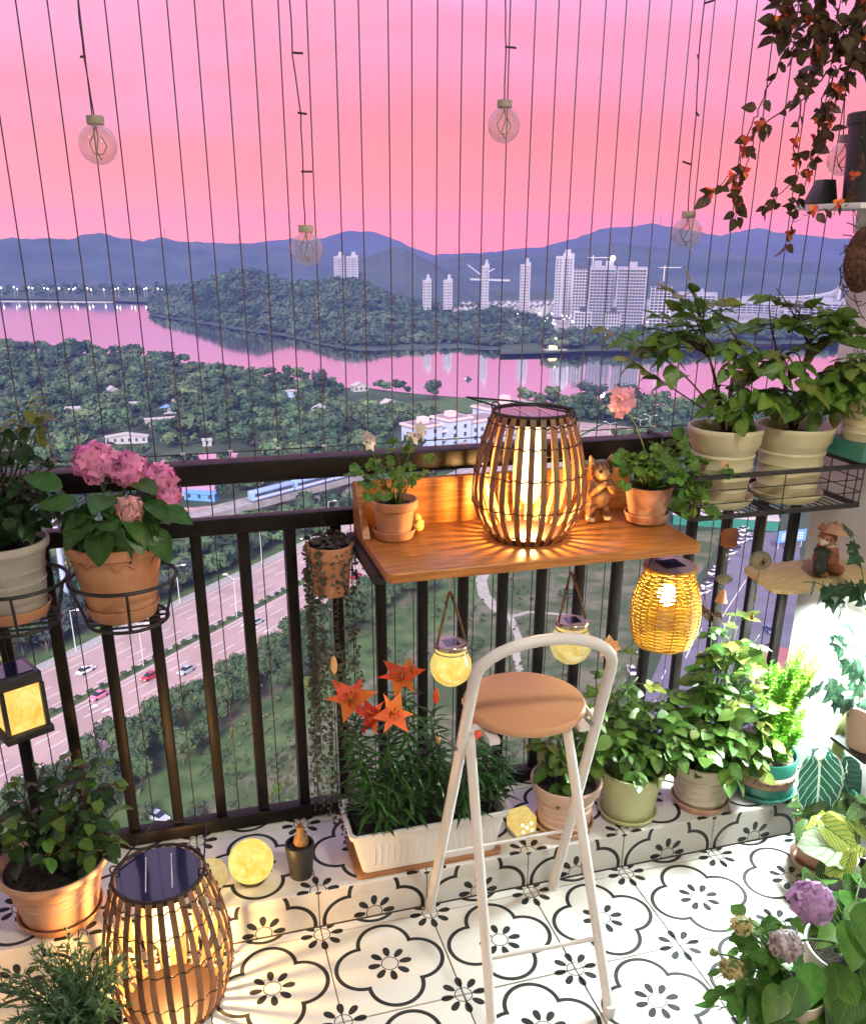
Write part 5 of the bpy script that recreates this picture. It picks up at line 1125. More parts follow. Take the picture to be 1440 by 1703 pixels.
# ---- leaf blades (unit length along +Y)
def blade(w, n=5, fold=.22, curl=.22, wav=0, serr=0):
    v = []; f = []; uv = []
    for i in range(n+1):
        t = i/n; ww = w(t)*(1+serr*((i % 2)-.5)); z = -curl*t*t+wav*math.sin(t*9)
        v += [(-ww, t, z+fold*ww+wav*math.sin(t*14)), (0, t, z), (ww, t, z+fold*ww-wav*math.sin(t*14+1))]; uv += [(-1, t), (0, t), (1, t)]
    for i in range(n): a = i*3; f += [(a, a+1, a+4, a+3), (a+1, a+2, a+5, a+4)]
    return v, f, uv
def lobed(k, depth, n=22, cup=.12, ruff=.05, notch=.35):
    v = [(0, .42, 0)]; uv = [(0, .4)]; f = []
    for ring, rr in ((1, .55), (2, 1.0)):
        for i in range(n):
            a = -PI/2+notch+(2*PI-2*notch)*i/(n-1); r = rr*.5*(1-depth*(.5+.5*math.cos(k*(a+PI/2)))*(rr > .9)); r *= (.85+.15*math.cos(a-PI/2))
            v.append((r*math.cos(a), .42+r*math.sin(a), cup*rr*rr+ruff*rr*math.sin(a*5+ring))); uv.append((math.sin(2.5*(a-PI/2))*rr, .5+.5*rr*math.sin(a)))
    for i in range(n-1): f.append((0, 1+i, 2+i)); f.append((1+i, 1+n+i, 2+n+i, 2+i))
    return v, f, uv
def pinn_ivy(w=.5):
    pts = [(0, 0), (.16, -.10), (.42, .05), (.30, .25), (.52, .48), (.24, .52), (.13, .72), (0, 1.0)]
    v = [(0, .0, 0), (0, .35, .03), (0, .7, 0), (0, 1, -.12)]; uv = [(0, 0), (0, .35), (0, .7), (0, 1)]; f = []
    for s in (-1, 1):
        k = len(v); pp = pts[1:-1]
        v += [(s*x, y, .05*abs(x)-.12*y*y) for x, y in pp]; uv += [(s*min(1, x*2), y) for x, y in pp]
        q = [(0, k, k+1), (0, k+1, k+2, 1), (1, k+2, k+3), (1, k+3, k+4, 2), (2, k+4, k+5, 3)]
        f += [g if s > 0 else g[::-1] for g in q]
    return v, f, uv
ov = lambda w, p=.8: (lambda t: w*max(.0, math.sin(PI*min(1, t**p)))+.004)
ovr = lambda w: (lambda t: w*max(0., math.sin(PI*min(1, t**.78)))**.82+.003)
KINDS = {
 'rose': [blade(ovr(.33), 8, fold=f_, curl=c_, serr=.05) for f_, c_ in ((.15, .1), (.35, .25), (.05, .35))],
 'dark': [blade(ovr(.36), 7, fold=f_, curl=c_) for f_, c_ in ((.2, .12), (.4, .3))],
 'hyd': [blade(ovr(.36), 10, fold=f_, curl=c_, serr=.06) for f_, c_ in ((.18, .25), (.3, .5), (.1, .15))],
 'ger': [lobed(9, .09, 28, cup=c_, ruff=r_) for c_, r_ in ((.10, .05), (-.06, .07), (.22, .06))],
 'lily': [blade(ov(.075, .7), 4, fold=.5, curl=c_) for c_ in (.15, .45)],
 'ivy': [pinn_ivy()],
 'boug': [blade(ov(.34, .75), 4, fold=f_, curl=.2) for f_ in (.2, .5)],
 'cal': [blade(ov(.27, .9), 6, fold=.2, curl=.3), blade(ov(.30, .9), 6, fold=.1, curl=.15)],
 'calad': [blade(ov(.36, .62), 7, fold=.15, curl=.35, wav=.015), blade(ov(.34, .66), 7, fold=.3, curl=.5, wav=.02)],
 'herb': [blade(ov(.10, .9), 3, fold=.2, curl=.1)],
}
LM = {}
def leafmesh(kind, i, mname):
    k = (kind, i, mname)
    if k not in LM:
        v, f, uv = KINDS[kind][i]; me = bpy.data.meshes.new('leaf'); me.from_pydata(v, [], f); ul = me.uv_layers.new(name='UVMap')
        for lp in me.loops: ul.data[lp.index].uv = uv[lp.vertex_index]
        me.polygons.foreach_set('use_smooth', [True]*len(me.polygons)); me.materials.append(MATS[mname]); LM[k] = me
    return LM[k]
def leafM(p, d, nrm, s, sx=1.0):
    d = Vector(d).normalized(); z = Vector(nrm); z = z-d*z.dot(d)
    if z.length < 1e-4: z = d.orthogonal()
    z.normalize(); x = d.cross(z)
    M = Matrix((x*s*sx, d*s, z*s)).transposed().to_4x4(); M.translation = p; return M
NLEAF = {}; EXTRA = {}
def leaf(root, kind, mname, p, d, nrm, s, sx=1.0, name='leaf'):
    NLEAF[root.name] = NLEAF.get(root.name, 0)+1
    if NLEAF[root.name] > 295:
        v, f, uv = KINDS[kind][0]; M = leafM(Vector(p)-org(root), d, nrm, s, sx); e = EXTRA.setdefault((root.name, mname), ([], [], [])); k = len(e[0]); e[0].extend(tuple(M@Vector(q)) for q in v); e[1].extend(tuple(i+k for i in q) for q in f); e[2].extend(uv); return None
    ks = KINDS[kind]; i = rnd.randrange(len(ks))
    return put(name, leafmesh(kind, i, mname), root, M=Matrix.Translation(-org(root)) @ leafM(Vector(p), d, nrm, s, sx))
def finish_leaves():
    done = {}
    for (rn_, mn), (v, f, uv) in EXTRA.items():
        root = bpy.data.objects[rn_]; me = bpy.data.meshes.new('foliage'); me.from_pydata(v, [], f); ul = me.uv_layers.new(name='UVMap')
        for lp in me.loops: ul.data[lp.index].uv = uv[lp.vertex_index]
        me.polygons.foreach_set('use_smooth', [True]*len(me.polygons)); me.materials.append(MATS[mn]); put('foliage', me, root)['kind'] = 'stuff'
def rv(s=1): return Vector((rnd.gauss(0, s), rnd.gauss(0, s), rnd.gauss(0, s)))
def inell(e):
    c, r = e
    while True:
        q = Vector((rnd.uniform(-1, 1), rnd.uniform(-1, 1), rnd.uniform(-1, 1)))
        if q.length < 1: return Vector(c)+Vector((q.x*r[0], q.y*r[1], q.z*r[2]))
def bush(root, base, ells, nb, lpb, kind, mname, size, stem='stem_green', sr=.003, compound=0, droop=.25, young=None, t0=.35, spread=.02, upb=.7, sv=.25, blp=None, name='stem', hubs=None, wig=.012):
    """branches from the soil to points inside the crown, with leaves along them"""
    base = Vector(base)
    for h in hubs or ():
        h = Vector(h); part('stem', lambda b: b.tube(bez(base+rv(.006), base.lerp(h, .5)+rv(.012), h, 7), [sr*2.1*(1-.07*i) for i in range(8)], 7), stem, root, smooth=2)
    cen = sum((Vector(e[0]) for e in ells), Vector())/len(ells)
    for bi in range(nb):
        tip = inell(ells[bi % len(ells)]); b0 = base+Vector((rnd.uniform(-spread, spread), rnd.uniform(-spread, spread), 0))
        if hubs: b0 = min((Vector(h) for h in hubs), key=lambda h: (h-tip).length+rnd.random()*.06)+rv(.004)
        mid = b0.lerp(tip, .5)+Vector((0, 0, .18*(tip-b0).length))+rv(wig)
        path = bez(b0, mid, tip, 9); b = MB(); b.tube(path, [sr*(1-.6*i/9) for i in range(10)], 5)
        nodes = []
        for li in range(lpb):
            t = t0+(1-t0)*(li+rnd.random()*.6)/lpb; t = min(t, 1); i = min(8, int(t*9)); fr = t*9-i
            p = path[i].lerp(path[i+1], fr); tan = (path[i+1]-path[i]).normalized(); out = (p-cen); out.z *= .4
            out = out.normalized() if out.length > 1e-4 else Vector((1, 0, 0)); ph = li*2.4+bi; side = Vector((math.cos(ph), math.sin(ph), 0))
            d = (tan*.35+side*.9+out*.45+Vector((0, 0, -droop))+rv(.22)).normalized(); nodes.append((p, d, t))
        for p, d, t in nodes:
            s = size*rnd.uniform(1-sv, 1+sv)*(1.05-.25*t); up = Vector((0, 0, upb))+rv(.28)+Vector((0, -.22, 0))
            mn = young if young and (t > .86 or rnd.random() < .08) else mname
            if compound:
                L_ = s*1.15; q = p+d*L_*.9+Vector((0, 0, -.15*L_)); b.tube([p, p+d*L_*.5, q], [sr*.45, sr*.35, sr*.25], 4, cap=False); side = d.cross(Vector((0, 0, 1)));
                if side.length < .01: side = Vector((1, 0, 0))
                side.normalize(); leaf(root, kind, mn, q, d+Vector((0, 0, -.1)), up, s)
                for k in range((compound-1)//2):
                    o = p+d*L_*(.72-.36*k)
                    for sg in (-1, 1): leaf(root, kind, mn, o, side*sg*.9+d*.55+Vector((0, 0, -.12))+rv(.08), up+side*sg*.15, s*(.9-.12*k))
            else:
                pl = blp if blp is not None else s*.35; q = p+d*pl+Vector((0, 0, .25*pl)); b.tube([p, q], [sr*.5, sr*.35], 4, cap=False); leaf(root, kind, mn, q, d+Vector((0, 0, -.15)), up, s)
        b.build(name, MATS[stem], root, smooth=2)

# ---- pots
def pot(t, top, rt, rb, h, style, m, saucer=None, soil='soil', sdepth=.016, tilt=None, n=44):
    x, y, z = top; z0 = z-h; w_ = .006
    if style == 'terracotta': pr = [(rb*.2, 0), (rb, 0), (rb+(rt*.9-rb)*.75, h*.75), (rt*.965, h*.76), (rt, h*.785), (rt, h*.985), (rt-.002, h), (rt-w_, h), (rt-w_-.002, h*.97), (rb-w_, .012)]
    elif style == 'plastic':
        pr = [(rb*.2, 0), (rb, 0), (rb+.002, .004)]
        for u in (.45, .62): r = rb+(rt*.90-rb)*u; pr += [(r, h*u), (r+.0022, h*(u+.012)), (r+.0022, h*(u+.03)), (r, h*(u+.042))]
        pr += [(rt*.90, h*.86), (rt*.93, h*.875), (rt*.985, h*.90), (rt, h*.94), (rt, h*.975), (rt-.003, h), (rt-w_*1.3, h), (rt*.90-.003, h*.93), (rb-w_, .012)]
    elif style == 'plain': pr = [(rb*.2, 0), (rb, 0), (rb+(rt-rb)*.6, h*.6), (rt, h*.97), (rt-.002, h), (rt-w_, h), (rt-w_-.002, h*.96), (rb-w_, .012)]
    else:  # 'fluted' with rings
        pr = [(rb*.2, 0), (rb, 0)]
        for u in (.15, .3, .45, .6): r = rb+(rt*.88-rb)*u; pr += [(r, h*u), (r+.003, h*(u+.03)), (r, h*(u+.06))]
        pr += [(rt*.88, h*.74), (rt*.95, h*.80), (rt*.96, h*.9), (rt, h*.93), (rt, h*.985), (rt-.002, h), (rt-w_, h), (rt*.86, h*.93), (rb-w_, .012)]
    o = part('pot', lambda b: b.lathe(pr, (x, y, z0), n), m, t, smooth=True)
    rs = rt-.012-sdepth*(rt-rb)/h
    def soilfn(b):
        k = len(b.v); rr = 9; b.v.append(Vector((x, y, z-sdepth+.004)))
        for i in range(1, rr+1):
            for j in range(20): a = 2*PI*j/20; q = rs*i/rr; b.v.append(Vector((x+q*math.cos(a), y+q*math.sin(a), z-sdepth+rnd.uniform(-.0025, .0035))))
        b.f += [(k, k+1+j, k+1+(j+1) % 20) for j in range(20)]
        for i in range(rr-1):
            for j in range(20): a = k+1+i*20; b.f.append((a+j, a+20+j, a+20+(j+1) % 20, a+(j+1) % 20))
    part('soil', soilfn, soil, t, smooth=2)
    if saucer:
        sm_, rsu, hs = saucer; part('saucer', lambda b: b.lathe([(0, -.005), (rsu*.86, -.005), (rsu, hs), (rsu-.001, hs+.002), (rsu-.005, hs+.001), (rsu*.84, .0), (0, -.0005)], (x, y, z0), n), sm_, t, smooth=True)
    return o
def potted(name, label, cat, top, rt, rb, h, style, m, saucer=None, group=None, **k):
    t = thing(name, label, cat, (top[0], top[1], top[2]-h-(.005 if saucer else 0)), group); pot(t, top, rt, rb, h, style, m, saucer, **k); return t
# ---- flowers
def petal_mesh(mname, w=.5, n=4, cup=.3, curl=.0, tip=.0, key=None):
    k = ('pet', mname, w, n, cup, curl, tip)
    if k not in LM:
        v, f, uv = blade(lambda t: w*.5*max(.02, math.sin(PI*min(1, (.12+.88*t)**.9))) if tip == 0 else w*.5*max(.03, math.sin(PI*t**.75)), n, fold=cup, curl=curl)
        me = bpy.data.meshes.new('petal'); me.from_pydata(v, [], f); me.polygons.foreach_set('use_smooth', [True]*len(me.polygons)); me.materials.append(MATS[mname]); LM[k] = me
    return LM[k]
def floret_mesh(mname, np_=4, w=.85):
    k = ('flo', mname, np_, w)
    if k not in LM:
        b = MB()
        for i in range(np_):
            a = 2*PI*i/np_; v, f, uv = blade(lambda t: w*.5*math.sin(PI*min(1, (.1+.85*t)**.8)), 3, fold=-.15, curl=.22); R = Matrix.Rotation(a, 3, 'Z')
            b.add([R@Vector(q)+Vector((0, 0, .03)) for q in v], f)
        b.ball((0, 0, .06), .1, 6, 4); LM[k] = b.mesh('floret', MATS[mname], 2)
    return LM[k]
def flower_head(root, c, r, mname, n=60, fs=.45, np_=4, squash=.85, core='stem_green', viewbias=True):
    c = Vector(c); hd = part('flower_head', lambda b: b.ball(c, (r*.72, r*.72, r*.62), 10, 8), core, root, smooth=2); fm = floret_mesh(mname, np_)
    n = int(n*1.7); fs *= .70
    for i in range(n):
        z = 1-1.75*(i+.5)/n; q = math.sqrt(max(0, 1-z*z)); a = i*2.39996; d = Vector((q*math.cos(a), q*math.sin(a), z)); lump = .80+.12*mnoise.noise(d*2.2+c*9)+rnd.uniform(-.05, .05); p = c+Vector((d.x*r*lump, d.y*r*lump, d.z*r*squash*(lump+.05)))
        nn = (d+rv(.34)).normalized(); M = leafM(p, nn.orthogonal()+rv(.4), nn, r*fs*rnd.uniform(.85, 1.2)); put('floret', fm, hd, M=Matrix.Translation(-org(root)) @ M)
    return hd
def W(px, py, y): return ony(px, py, y)

# ================================================================ hanging bulbs of the light string
glass = thinglass('clear_glass', op=.16); mat('bulb_cap', (.50, .44, .36), rough=.5, var=.1); mat('led_wire', (.30, .22, .14), rough=.4, metal=.5); mat('cord_dark', (.05, .022, .03), rough=.6, var=.2)
BY = .40
def hangbulb(px, py, r, label, cord, twigs, capy):
    c = W(px, py, BY); k = mpp(c); R = r*k; t = thing('hanging_bulb', label, 'light bulb', c, 'clear bulbs of the string light'); cap = W(px-(px-CX)*.012, capy, BY)
    part('globe', lambda b: b.lathe([(R*.36, R*1.02), (R*.40, R*.93), (R*.72, R*.70), (R*.93, R*.38), (R, 0), (R*.93, -R*.38), (R*.70, -R*.72), (R*.36, -R*.93), (0, -R)], c, 28), 'clear_glass', t, smooth=2)
    part('cap', lambda b: b.lathe([(0, R*1.38), (R*.46, R*1.38), (R*.46, R*1.0), (R*.40, R*.96), (0, R*.96)], c, 20), 'bulb_cap', t, smooth=True)
    part('led_loop', lambda b: b.tube([c+Vector((R*.02, 0, R*.95)), c+Vector((-R*.15, 0, R*.5)), c+Vector((-R*.42, R*.1, R*.1)), c+Vector((-R*.25, 0, -R*.45)), c+Vector((R*.2, -R*.1, -R*.5)), c+Vector((R*.45, 0, -R*.05)), c+Vector((R*.2, 0, R*.4))], R*.035, 5), 'led_wire', t, smooth=2)
    part('led_loop', lambda b: b.tube([c+Vector((0, 0, R*.95)), c+Vector((R*.05, -R*.2, R*.3)), c+Vector((-R*.1, R*.2, -R*.3)), c+Vector((R*.1, 0, -R*.75))], R*.04, 5), 'led_wire', t, smooth=2)
    cp = [W(*q, BY) for q in cord]
    top = cp[0]; cp = [top+(top-cp[1])*.0+Vector((0, 0, 2.745-top.z))]+cp if top.z < 2.74 else cp
    def fine(cp):
        o = []
        for a, b_ in zip(cp[:-1], cp[1:]): n_ = max(2, int((b_-a).length/.03)); o += [a.lerp(b_, i/n_)+Vector((rnd.uniform(-.0012, .0012), 0, 0)) for i in range(n_)]
        return o+[cp[-1]]
    part('cord', lambda b: b.tube(fine(cp), .0016, 5), 'cord_dark', t, smooth=2)
    for (x0, y0, x1, y1) in twigs: part('led_stub', lambda b: b.tube([W(x0, y0, BY), W(x1, y1, BY)], .0026, 5), 'cord_dark', t)
hangbulb(163, 240, 31, 'clear glass bulb hanging furthest left, darker inside', [(129, 0), (140, 95), (157, 195)], [(133, 94, 142, 93)], 203)
hangbulb(510, 414, 27, 'clear glass bulb with a pale cap hanging in front of the twin far towers', [(482, 0), (486, 90), (500, 190), (507, 378)], [(487, 87, 504, 88), (495, 187, 510, 189), (501, 285, 519, 285)], 382)
hangbulb(838, 208, 27, 'clear glass bulb hanging highest, in the middle of the sky', [(841, 0), (841, 78), (839, 170)], [(840, 77, 858, 79)], 177)
hangbulb(1142, 388, 25, 'clear glass bulb hanging left of the trailing red-flowered plant', [(1171, 2), (1162, 95), (1158, 190), (1149, 275), (1144, 356)], [(1171, 5, 1187, 0), (1160, 90, 1162, 97), (1157, 185, 1162, 192), (1135, 268, 1149, 273)], 360)
hangbulb(1402, 264, 26, 'clear glass bulb half hidden behind the black pot', [(1410, 120), (1405, 160), (1402, 232)], [(1400, 156, 1408, 158)], 240)

# ================================================================ left side
def ring_holder(label, P, r, z0, h):
    """black hoop basket hooked over the railing"""
    t = thing('pot_holder', label, 'pot holder', (P.x, P.y, z0), 'hoop pot holders on the railing'); c = Vector((P.x, P.y, 0)); rb = r*.76
    ring = lambda R, z: [c+Vector((R*math.cos(2*PI*i/48), R*math.sin(2*PI*i/48), z)) for i in range(48)]
    part('hoop', lambda b: b.tube(ring(r, z0+h), .0048, 8, closed=True), 'black_metal', t, smooth=2)
    part('base_hoop', lambda b: b.tube(ring(rb, z0), .0045, 8, closed=True), 'black_metal', t, smooth=2)
    for k in range(-2, 3): y = k*rb*.33; x = math.sqrt(rb*rb-y*y); part('base_bar', lambda b: b.tube([c+Vector((-x, y, z0)), c+Vector((x, y, z0))], .003, 6), 'black_metal', t)
    for a in (200, 275, 340, 60, 120): a = R_(a); part('strut', lambda b: b.tube([c+Vector((r*math.cos(a), r*math.sin(a), z0+h)), c+Vector((rb*math.cos(a), rb*math.sin(a), z0))], .0035, 6), 'black_metal', t)
    for s in (-.05, .05): part('hook', lambda b: b.tube([c+Vector((s, r*.9, z0+h)), Vector((P.x+s, .352, z0+h)), Vector((P.x+s, .352, 1.068)), Vector((P.x+s, .405, 1.069)), Vector((P.x+s, .406, 1.04))], .0035, 6), 'black_metal', t)
    return t
PH = W(190, 895, .205)
ring_holder('black hoop holder around the hydrangea pot', Vector((PH.x+.008, .205, 0)), .122, .885, .105)
t = potted('potted_hydrangea', 'pink hydrangea in a terracotta pot with scalloped trim, in a hoop on the railing', 'potted plant', (PH.x, .205, 1.085), .108, .074, .182, 'plain', 'terracotta', ('terracotta', .086, .026))
part('scallop_trim', lambda b: b.tube([Vector((PH.x+(.1072)*math.cos(R_(a)), .205+(.1072)*math.sin(R_(a)), 1.048+.006*math.sin(R_(a*18)))) for a in range(190, 361, 2)], .0022, 5), 'terracotta', t, smooth=2)
part('rim_band', lambda b: b.lathe([(.1065, 1.060), (.1105, 1.063), (.1115, 1.082), (.109, 1.0865), (.1055, 1.084)], (PH.x, .205, 0), 44), 'terracotta', t, smooth=True)
base = Vector((PH.x, .205, 1.075))
bush(t, base, [(W(185, 835, .20), (.13, .10, .07)), (W(150, 850, .16), (.09, .06, .05)), (W(255, 850, .18), (.06, .07, .05))], 13, 3, 'hyd', 'hydrangea_leaf', .078, sr=.004, t0=.5, droop=.25, blp=.012)
for (px, py, d, n_, s) in ((185, 870, (-.05, -.35, -1), (-.2, -.9, .3), .125), (205, 845, (.55, -.45, -.55), (.3, -.5, .8), .10), (150, 860, (-.7, -.4, -.4), (-.2, -.6, .7), .085), (130, 835, (-.9, -.2, .1), (0, -.4, .9), .085), (270, 845, (.8, -.3, -.35), (.2, -.5, .8), .075), (250, 880, (.4, -.5, -.6), (.2, -.8, .4), .08), (225, 870, (.1, -.6, -.6), (.2, -.8, .4), .075), (180, 825, (-.3, -.8, .0), (0, -.5, .8), .08), (245, 835, (.5, -.7, -.1), (.2, -.5, .8), .07), (105, 810, (-.8, -.1, .4), (0, -.5, .8), .08), (165, 880, (-.1, -.6, -.8), (-.1, -.9, .3), .085)):
    leaf(t, 'hyd', 'hydrangea_leaf', W(px, py, .12), d, n_, s)
for (px, py, y, r, m_) in ((160, 770, .20, 41, 'pet_pink'), (215, 782, .20, 37, 'pet_pink'), (264, 797, .20, 34, 'pet_pink'), (278, 824, .18, 28, 'pet_pink'), (214, 848, .11, 28, 'pet_pinkpale')):
    c = W(px, py, y); R = r*mpp(c); flower_head(t, c, R, m_, 62, .42); part('stem', lambda b: b.tube(bez(base, (base+c)/2+Vector((0, 0, .02)), c, 6), .0035, 6), 'stem_green', t, smooth=2)
PL = W(2, 897, .205)
ring_holder('black hoop holder around the grey pot cut by the photo edge', Vector((PL.x+.008, .205, 0)), .118, .905, .10)
t = potted('potted_rose', 'dark-leaved plant in a greyish pot at the far left railing, in a hoop', 'potted plant', (PL.x, .205, 1.105), .100, .072, .178, 'plastic', 'pot_grey', ('terracotta', .084, .022))
base = Vector((PL.x, .205, 1.09))
bush(t, base, [(W(40, 760, .22), (.11, .09, .11)), (W(20, 830, .18), (.13, .09, .07)), (W(75, 800, .2), (.07, .06, .09))], 26, 6, 'dark', 'dark_leaf', .042, stem='stem_brown', sr=.003, t0=.3)
bush(t, base, [(W(62, 690, .24), (.03, .03, .05))], 5, 5, 'rose', 'rose_leaf_young', .038, sr=.0025, t0=.75)
bush(t, base, [(W(15, 745, .24), (.05, .04, .03))], 4, 3, 'dark', 'pot_leaf_grey' if 'pot_leaf_grey' in MATS else 'dark_leaf', .05, sr=.0025, t0=.8)

# square solar lantern on a baluster
C_ = W(38, 1165, .30); q = mpp(C_)
emis('lantern_panel', (1.0, .46, .05), .95, (1.0, .74, .22), 22)
t = thing('square_lantern', 'black square lantern with glowing amber panes hung on the balusters at left', 'lantern', (C_.x, C_.y, C_.z))
hw_ = .048; z1 = W(30, 1142, .25).z; z0_ = W(35, 1215, .25).z; c = Vector((C_.x-.01, .285, 0)); Mq = Matrix.Translation(c) @ Matrix.Rotation(R_(28), 4, 'Z')
part('roof', lambda b: b.box((-hw_*1.08, -hw_*1.08, z1), (hw_*1.08, hw_*1.08, z1+.030), Mq), 'black_metal', t, bevel=.003)
part('solar_panel', lambda b: b.box((-hw_*.8, -hw_*.8, z1+.0305), (hw_*.8, hw_*.8, z1+.033), Mq), 'panel_blue', t)
part('base', lambda b: b.box((-hw_*1.22, -hw_*1.22, z0_-.02), (hw_*1.22, hw_*1.22, z0_), Mq), 'black_metal', t, bevel=.003)
for sx in (-1, 1):
    for sy in (-1, 1): part('post', lambda b: b.box((sx*hw_-.005, sy*hw_-.005, z0_+.0005), (sx*hw_+.005, sy*hw_+.005, z1-.0005), Mq), 'black_metal', t)
for a in range(4): part('pane', lambda b: b.box((-hw_+.006, -hw_+.002, z0_+.002), (hw_-.006, -hw_+.004, z1-.002), Mq @ Matrix.Rotation(a*PI/2, 4, 'Z')), 'lantern_panel', t)
part('hanger', lambda b: b.tube([Mq@Vector((0, 0, z1+.033)), Mq@Vector((.0, .02, z1+.09)), Vector((c.x, .352, z1+.12)), Vector((c.x, .352, 1.06))], .0016, 5), 'black_metal', t, smooth=2)

# rose in the peach pot
P = Vector((-.645, .13, .292)); t = potted('potted_rose', 'round-leaved dark bush in a big peach-coloured pot on the ledge at left', 'potted plant', P, .135, .088, .168, 'plastic', 'pot_peach', ('terracotta', .105, .02), sdepth=.022)
base = P-Vector((0, 0, .02))
bush(t, base, [(W(105, 1320, .14), (.15, .10, .11)), (W(60, 1390, .06), (.12, .06, .06)), (W(170, 1300, .17), (.09, .08, .10)), (W(30, 1330, .12), (.09, .08, .08)), (W(150, 1400, .05), (.09, .05, .05))], 40, 6, 'dark', 'dark_leaf', .046, stem='stem_brown', sr=.0032, t0=.35, young='rose_leaf', wig=.03)
# fine-leaved herb
P = Vector((-.565, -.30, .16)); t = potted('potted_herb', 'fine-leaved bushy herb in the bottom left corner', 'potted plant', P, .085, .06, .155, 'plain', 'pot_black')
base = P-Vector((0, 0, .01))
for i in range(110):
    tip = inell(((P.x-.02, P.y, .27), (.15, .13, .10))); path = bez(base+rv(.018)*Vector((1, 1, 0)).length*.7, base.lerp(tip, .4)+Vector((0, 0, .05)), tip, 9); b = MB(); b.tube(path, .0009, 4)
    for k in range(2, 10):
        for s in range(4):
            d = ((path[k]-path[k-1]).normalized()*.8+rv(.5)).normalized(); sz = rnd.uniform(.016, .028); M = leafM(path[k], d, rv(1), sz); v, f, uv = KINDS['herb'][0]; b.add([M@Vector(q_) for q_ in v], f)
    b.build('sprig', MATS['herb_leaf'], t, smooth=2)

# glowing crackle balls
emis('crackle_glow', (1.0, .54, .05), .9, (1.0, .86, .26), 34); emis('crackle_dim', (.85, .50, .14), .6, (1.0, .80, .36), 40)
for (px, py, r, m_, lab) in ((418, 1441, 37, 'crackle_glow', 'glowing yellow crackle-glass ball on the tiled ledge'), (352, 1462, 27, 'crackle_dim', 'dimmer crackle-glass ball half hidden behind the floor lantern')):
    Y = .125 if r > 30 else .12; c = W(px, py, Y); R = r*mpp(c); c = Vector((c.x, Y, LEDZ+R*.98+.003)); t = thing('glass_ball', lab, 'light ball', (c.x, c.y, LEDZ)); part('globe', lambda b: b.ball(c, R, 32, 20), m_, t, smooth=2); part('base', lambda b: b.lathe([(0, LEDZ+.0005), (R*.55, LEDZ+.0005), (R*.62, LEDZ+R*.17), (0, LEDZ+R*.17)], (c.x, c.y, 0), 28), 'black_metal', t, smooth=True)
# small black pot with a swollen stem
P = Vector((-.033, .112, .222)); t = potted('potted_succulent', 'small black pot with a stubby brown swollen stem on the ledge', 'potted plant', P, .040, .030, .104, 'plain', 'pot_black', soil='soil_grit', n=28, sdepth=.010)
mat('caudex', (.20, .10, .04), rough=.7, scale=40, col2=(.34, .2, .08), bump=.4)
part('stem', lambda b: b.lathe([(.006, -.012), (.018, -.006), (.021, .006), (.017, .022), (.011, .034), (.0105, .044), (.012, .05), (.008, .057), (0, .058)], P+Vector((.004, -.004, 0)), 20), 'caudex', t, smooth=2)
for a in range(5): part('twig', lambda b: b.tube([P+Vector((.004, -.004, .055)), P+Vector((.004+.012*math.cos(a*1.3), -.004+.012*math.sin(a*1.3), .068))], .0012, 5), 'caudex', t)

# hanging pot with string of hearts
T_ = W(548, 903, .27); t = thing('hanging_plant', 'orange clay pot hanging on the railing with long curtains of tiny trailing leaves', 'hanging plant', T_)
pot(t, (T_.x, .27, T_.z), .062, .047, .135, 'terracotta', 'terracotta', n=32, sdepth=.008)
for a in (90, 210, 330): part('hanger', lambda b: b.tube([Vector((T_.x+.06*math.cos(R_(a)), .27+.06*math.sin(R_(a)), T_.z-.01)), Vector((T_.x-.005, .345, 1.045)), Vector((T_.x-.005, .352, 1.066)), Vector((T_.x-.005, .40, 1.066))], .0013, 5), 'black_metal', t, smooth=2)
hv, hf, huv = blade(ov(.5, .55), 2, fold=.3, curl=.2)
def vine(p0, z1, sway, nl, dx):
    b = MB(); pts = []; z = p0.z; n = max(6, int((p0.z-z1)/.03)); x, y = p0.x, p0.y
    for i in range(n+1): u = i/n; pts.append(Vector((x+dx*u+sway*math.sin(u*7+p0.x*90)*u, y+.5*sway*math.cos(u*5+p0.x*50), z+(z1-z)*u)))
    b.tube(pts, .0007, 4, cap=False)
    for i in range(nl):
        u = (i+rnd.random())/nl*n*.999; k = int(u); p = pts[k].lerp(pts[k+1], u-k); d = Vector((rnd.uniform(-1, 1), rnd.uniform(-1, .4), rnd.uniform(-.9, .2))).normalized(); M = leafM(p+d*.003, d, Vector((0, -.8, .5))+rv(.5), rnd.uniform(.008, .0155)); b.add([M@Vector(q_) for q_ in hv], hf)
    o = b.build('vine', MATS['heart_leaf'], t, smooth=2); o['kind'] = 'stuff'
for i in range(19):
    a = R_(rnd.choice((rnd.uniform(150, 250), rnd.uniform(160, 235), rnd.uniform(140, 340)))); p0 = Vector((T_.x+.060*math.cos(a), .27+.060*math.sin(a), T_.z+.003)); dx = (.118-.02-p0.x)*.0+rnd.uniform(-.012, .03)
    L_ = rnd.choice((.22, .35, .45, .55, .62, .72, .80)); vine(p0, max(.15, T_.z-L_), .007, int(L_*120), dx)
for i in range(4): p0 = Vector((T_.x-.05+.02*i, .19, T_.z-.25)); vine(p0, .128+rnd.uniform(0, .2), .009, 95, rnd.uniform(0, .02)+.01)
for i in range(70):
    p = Vector((T_.x, .27, T_.z+.003))+Vector((rnd.uniform(-1, 1)*.05, rnd.uniform(-1, 1)*.05, rnd.uniform(0, .014))); leaf(t, 'boug', 'heart_leaf', p, Vector((rnd.uniform(-1, 1), rnd.uniform(-1, .6), .1)), Vector((0, -.3, 1))+rv(.3), rnd.uniform(.014, .022), 1.5)

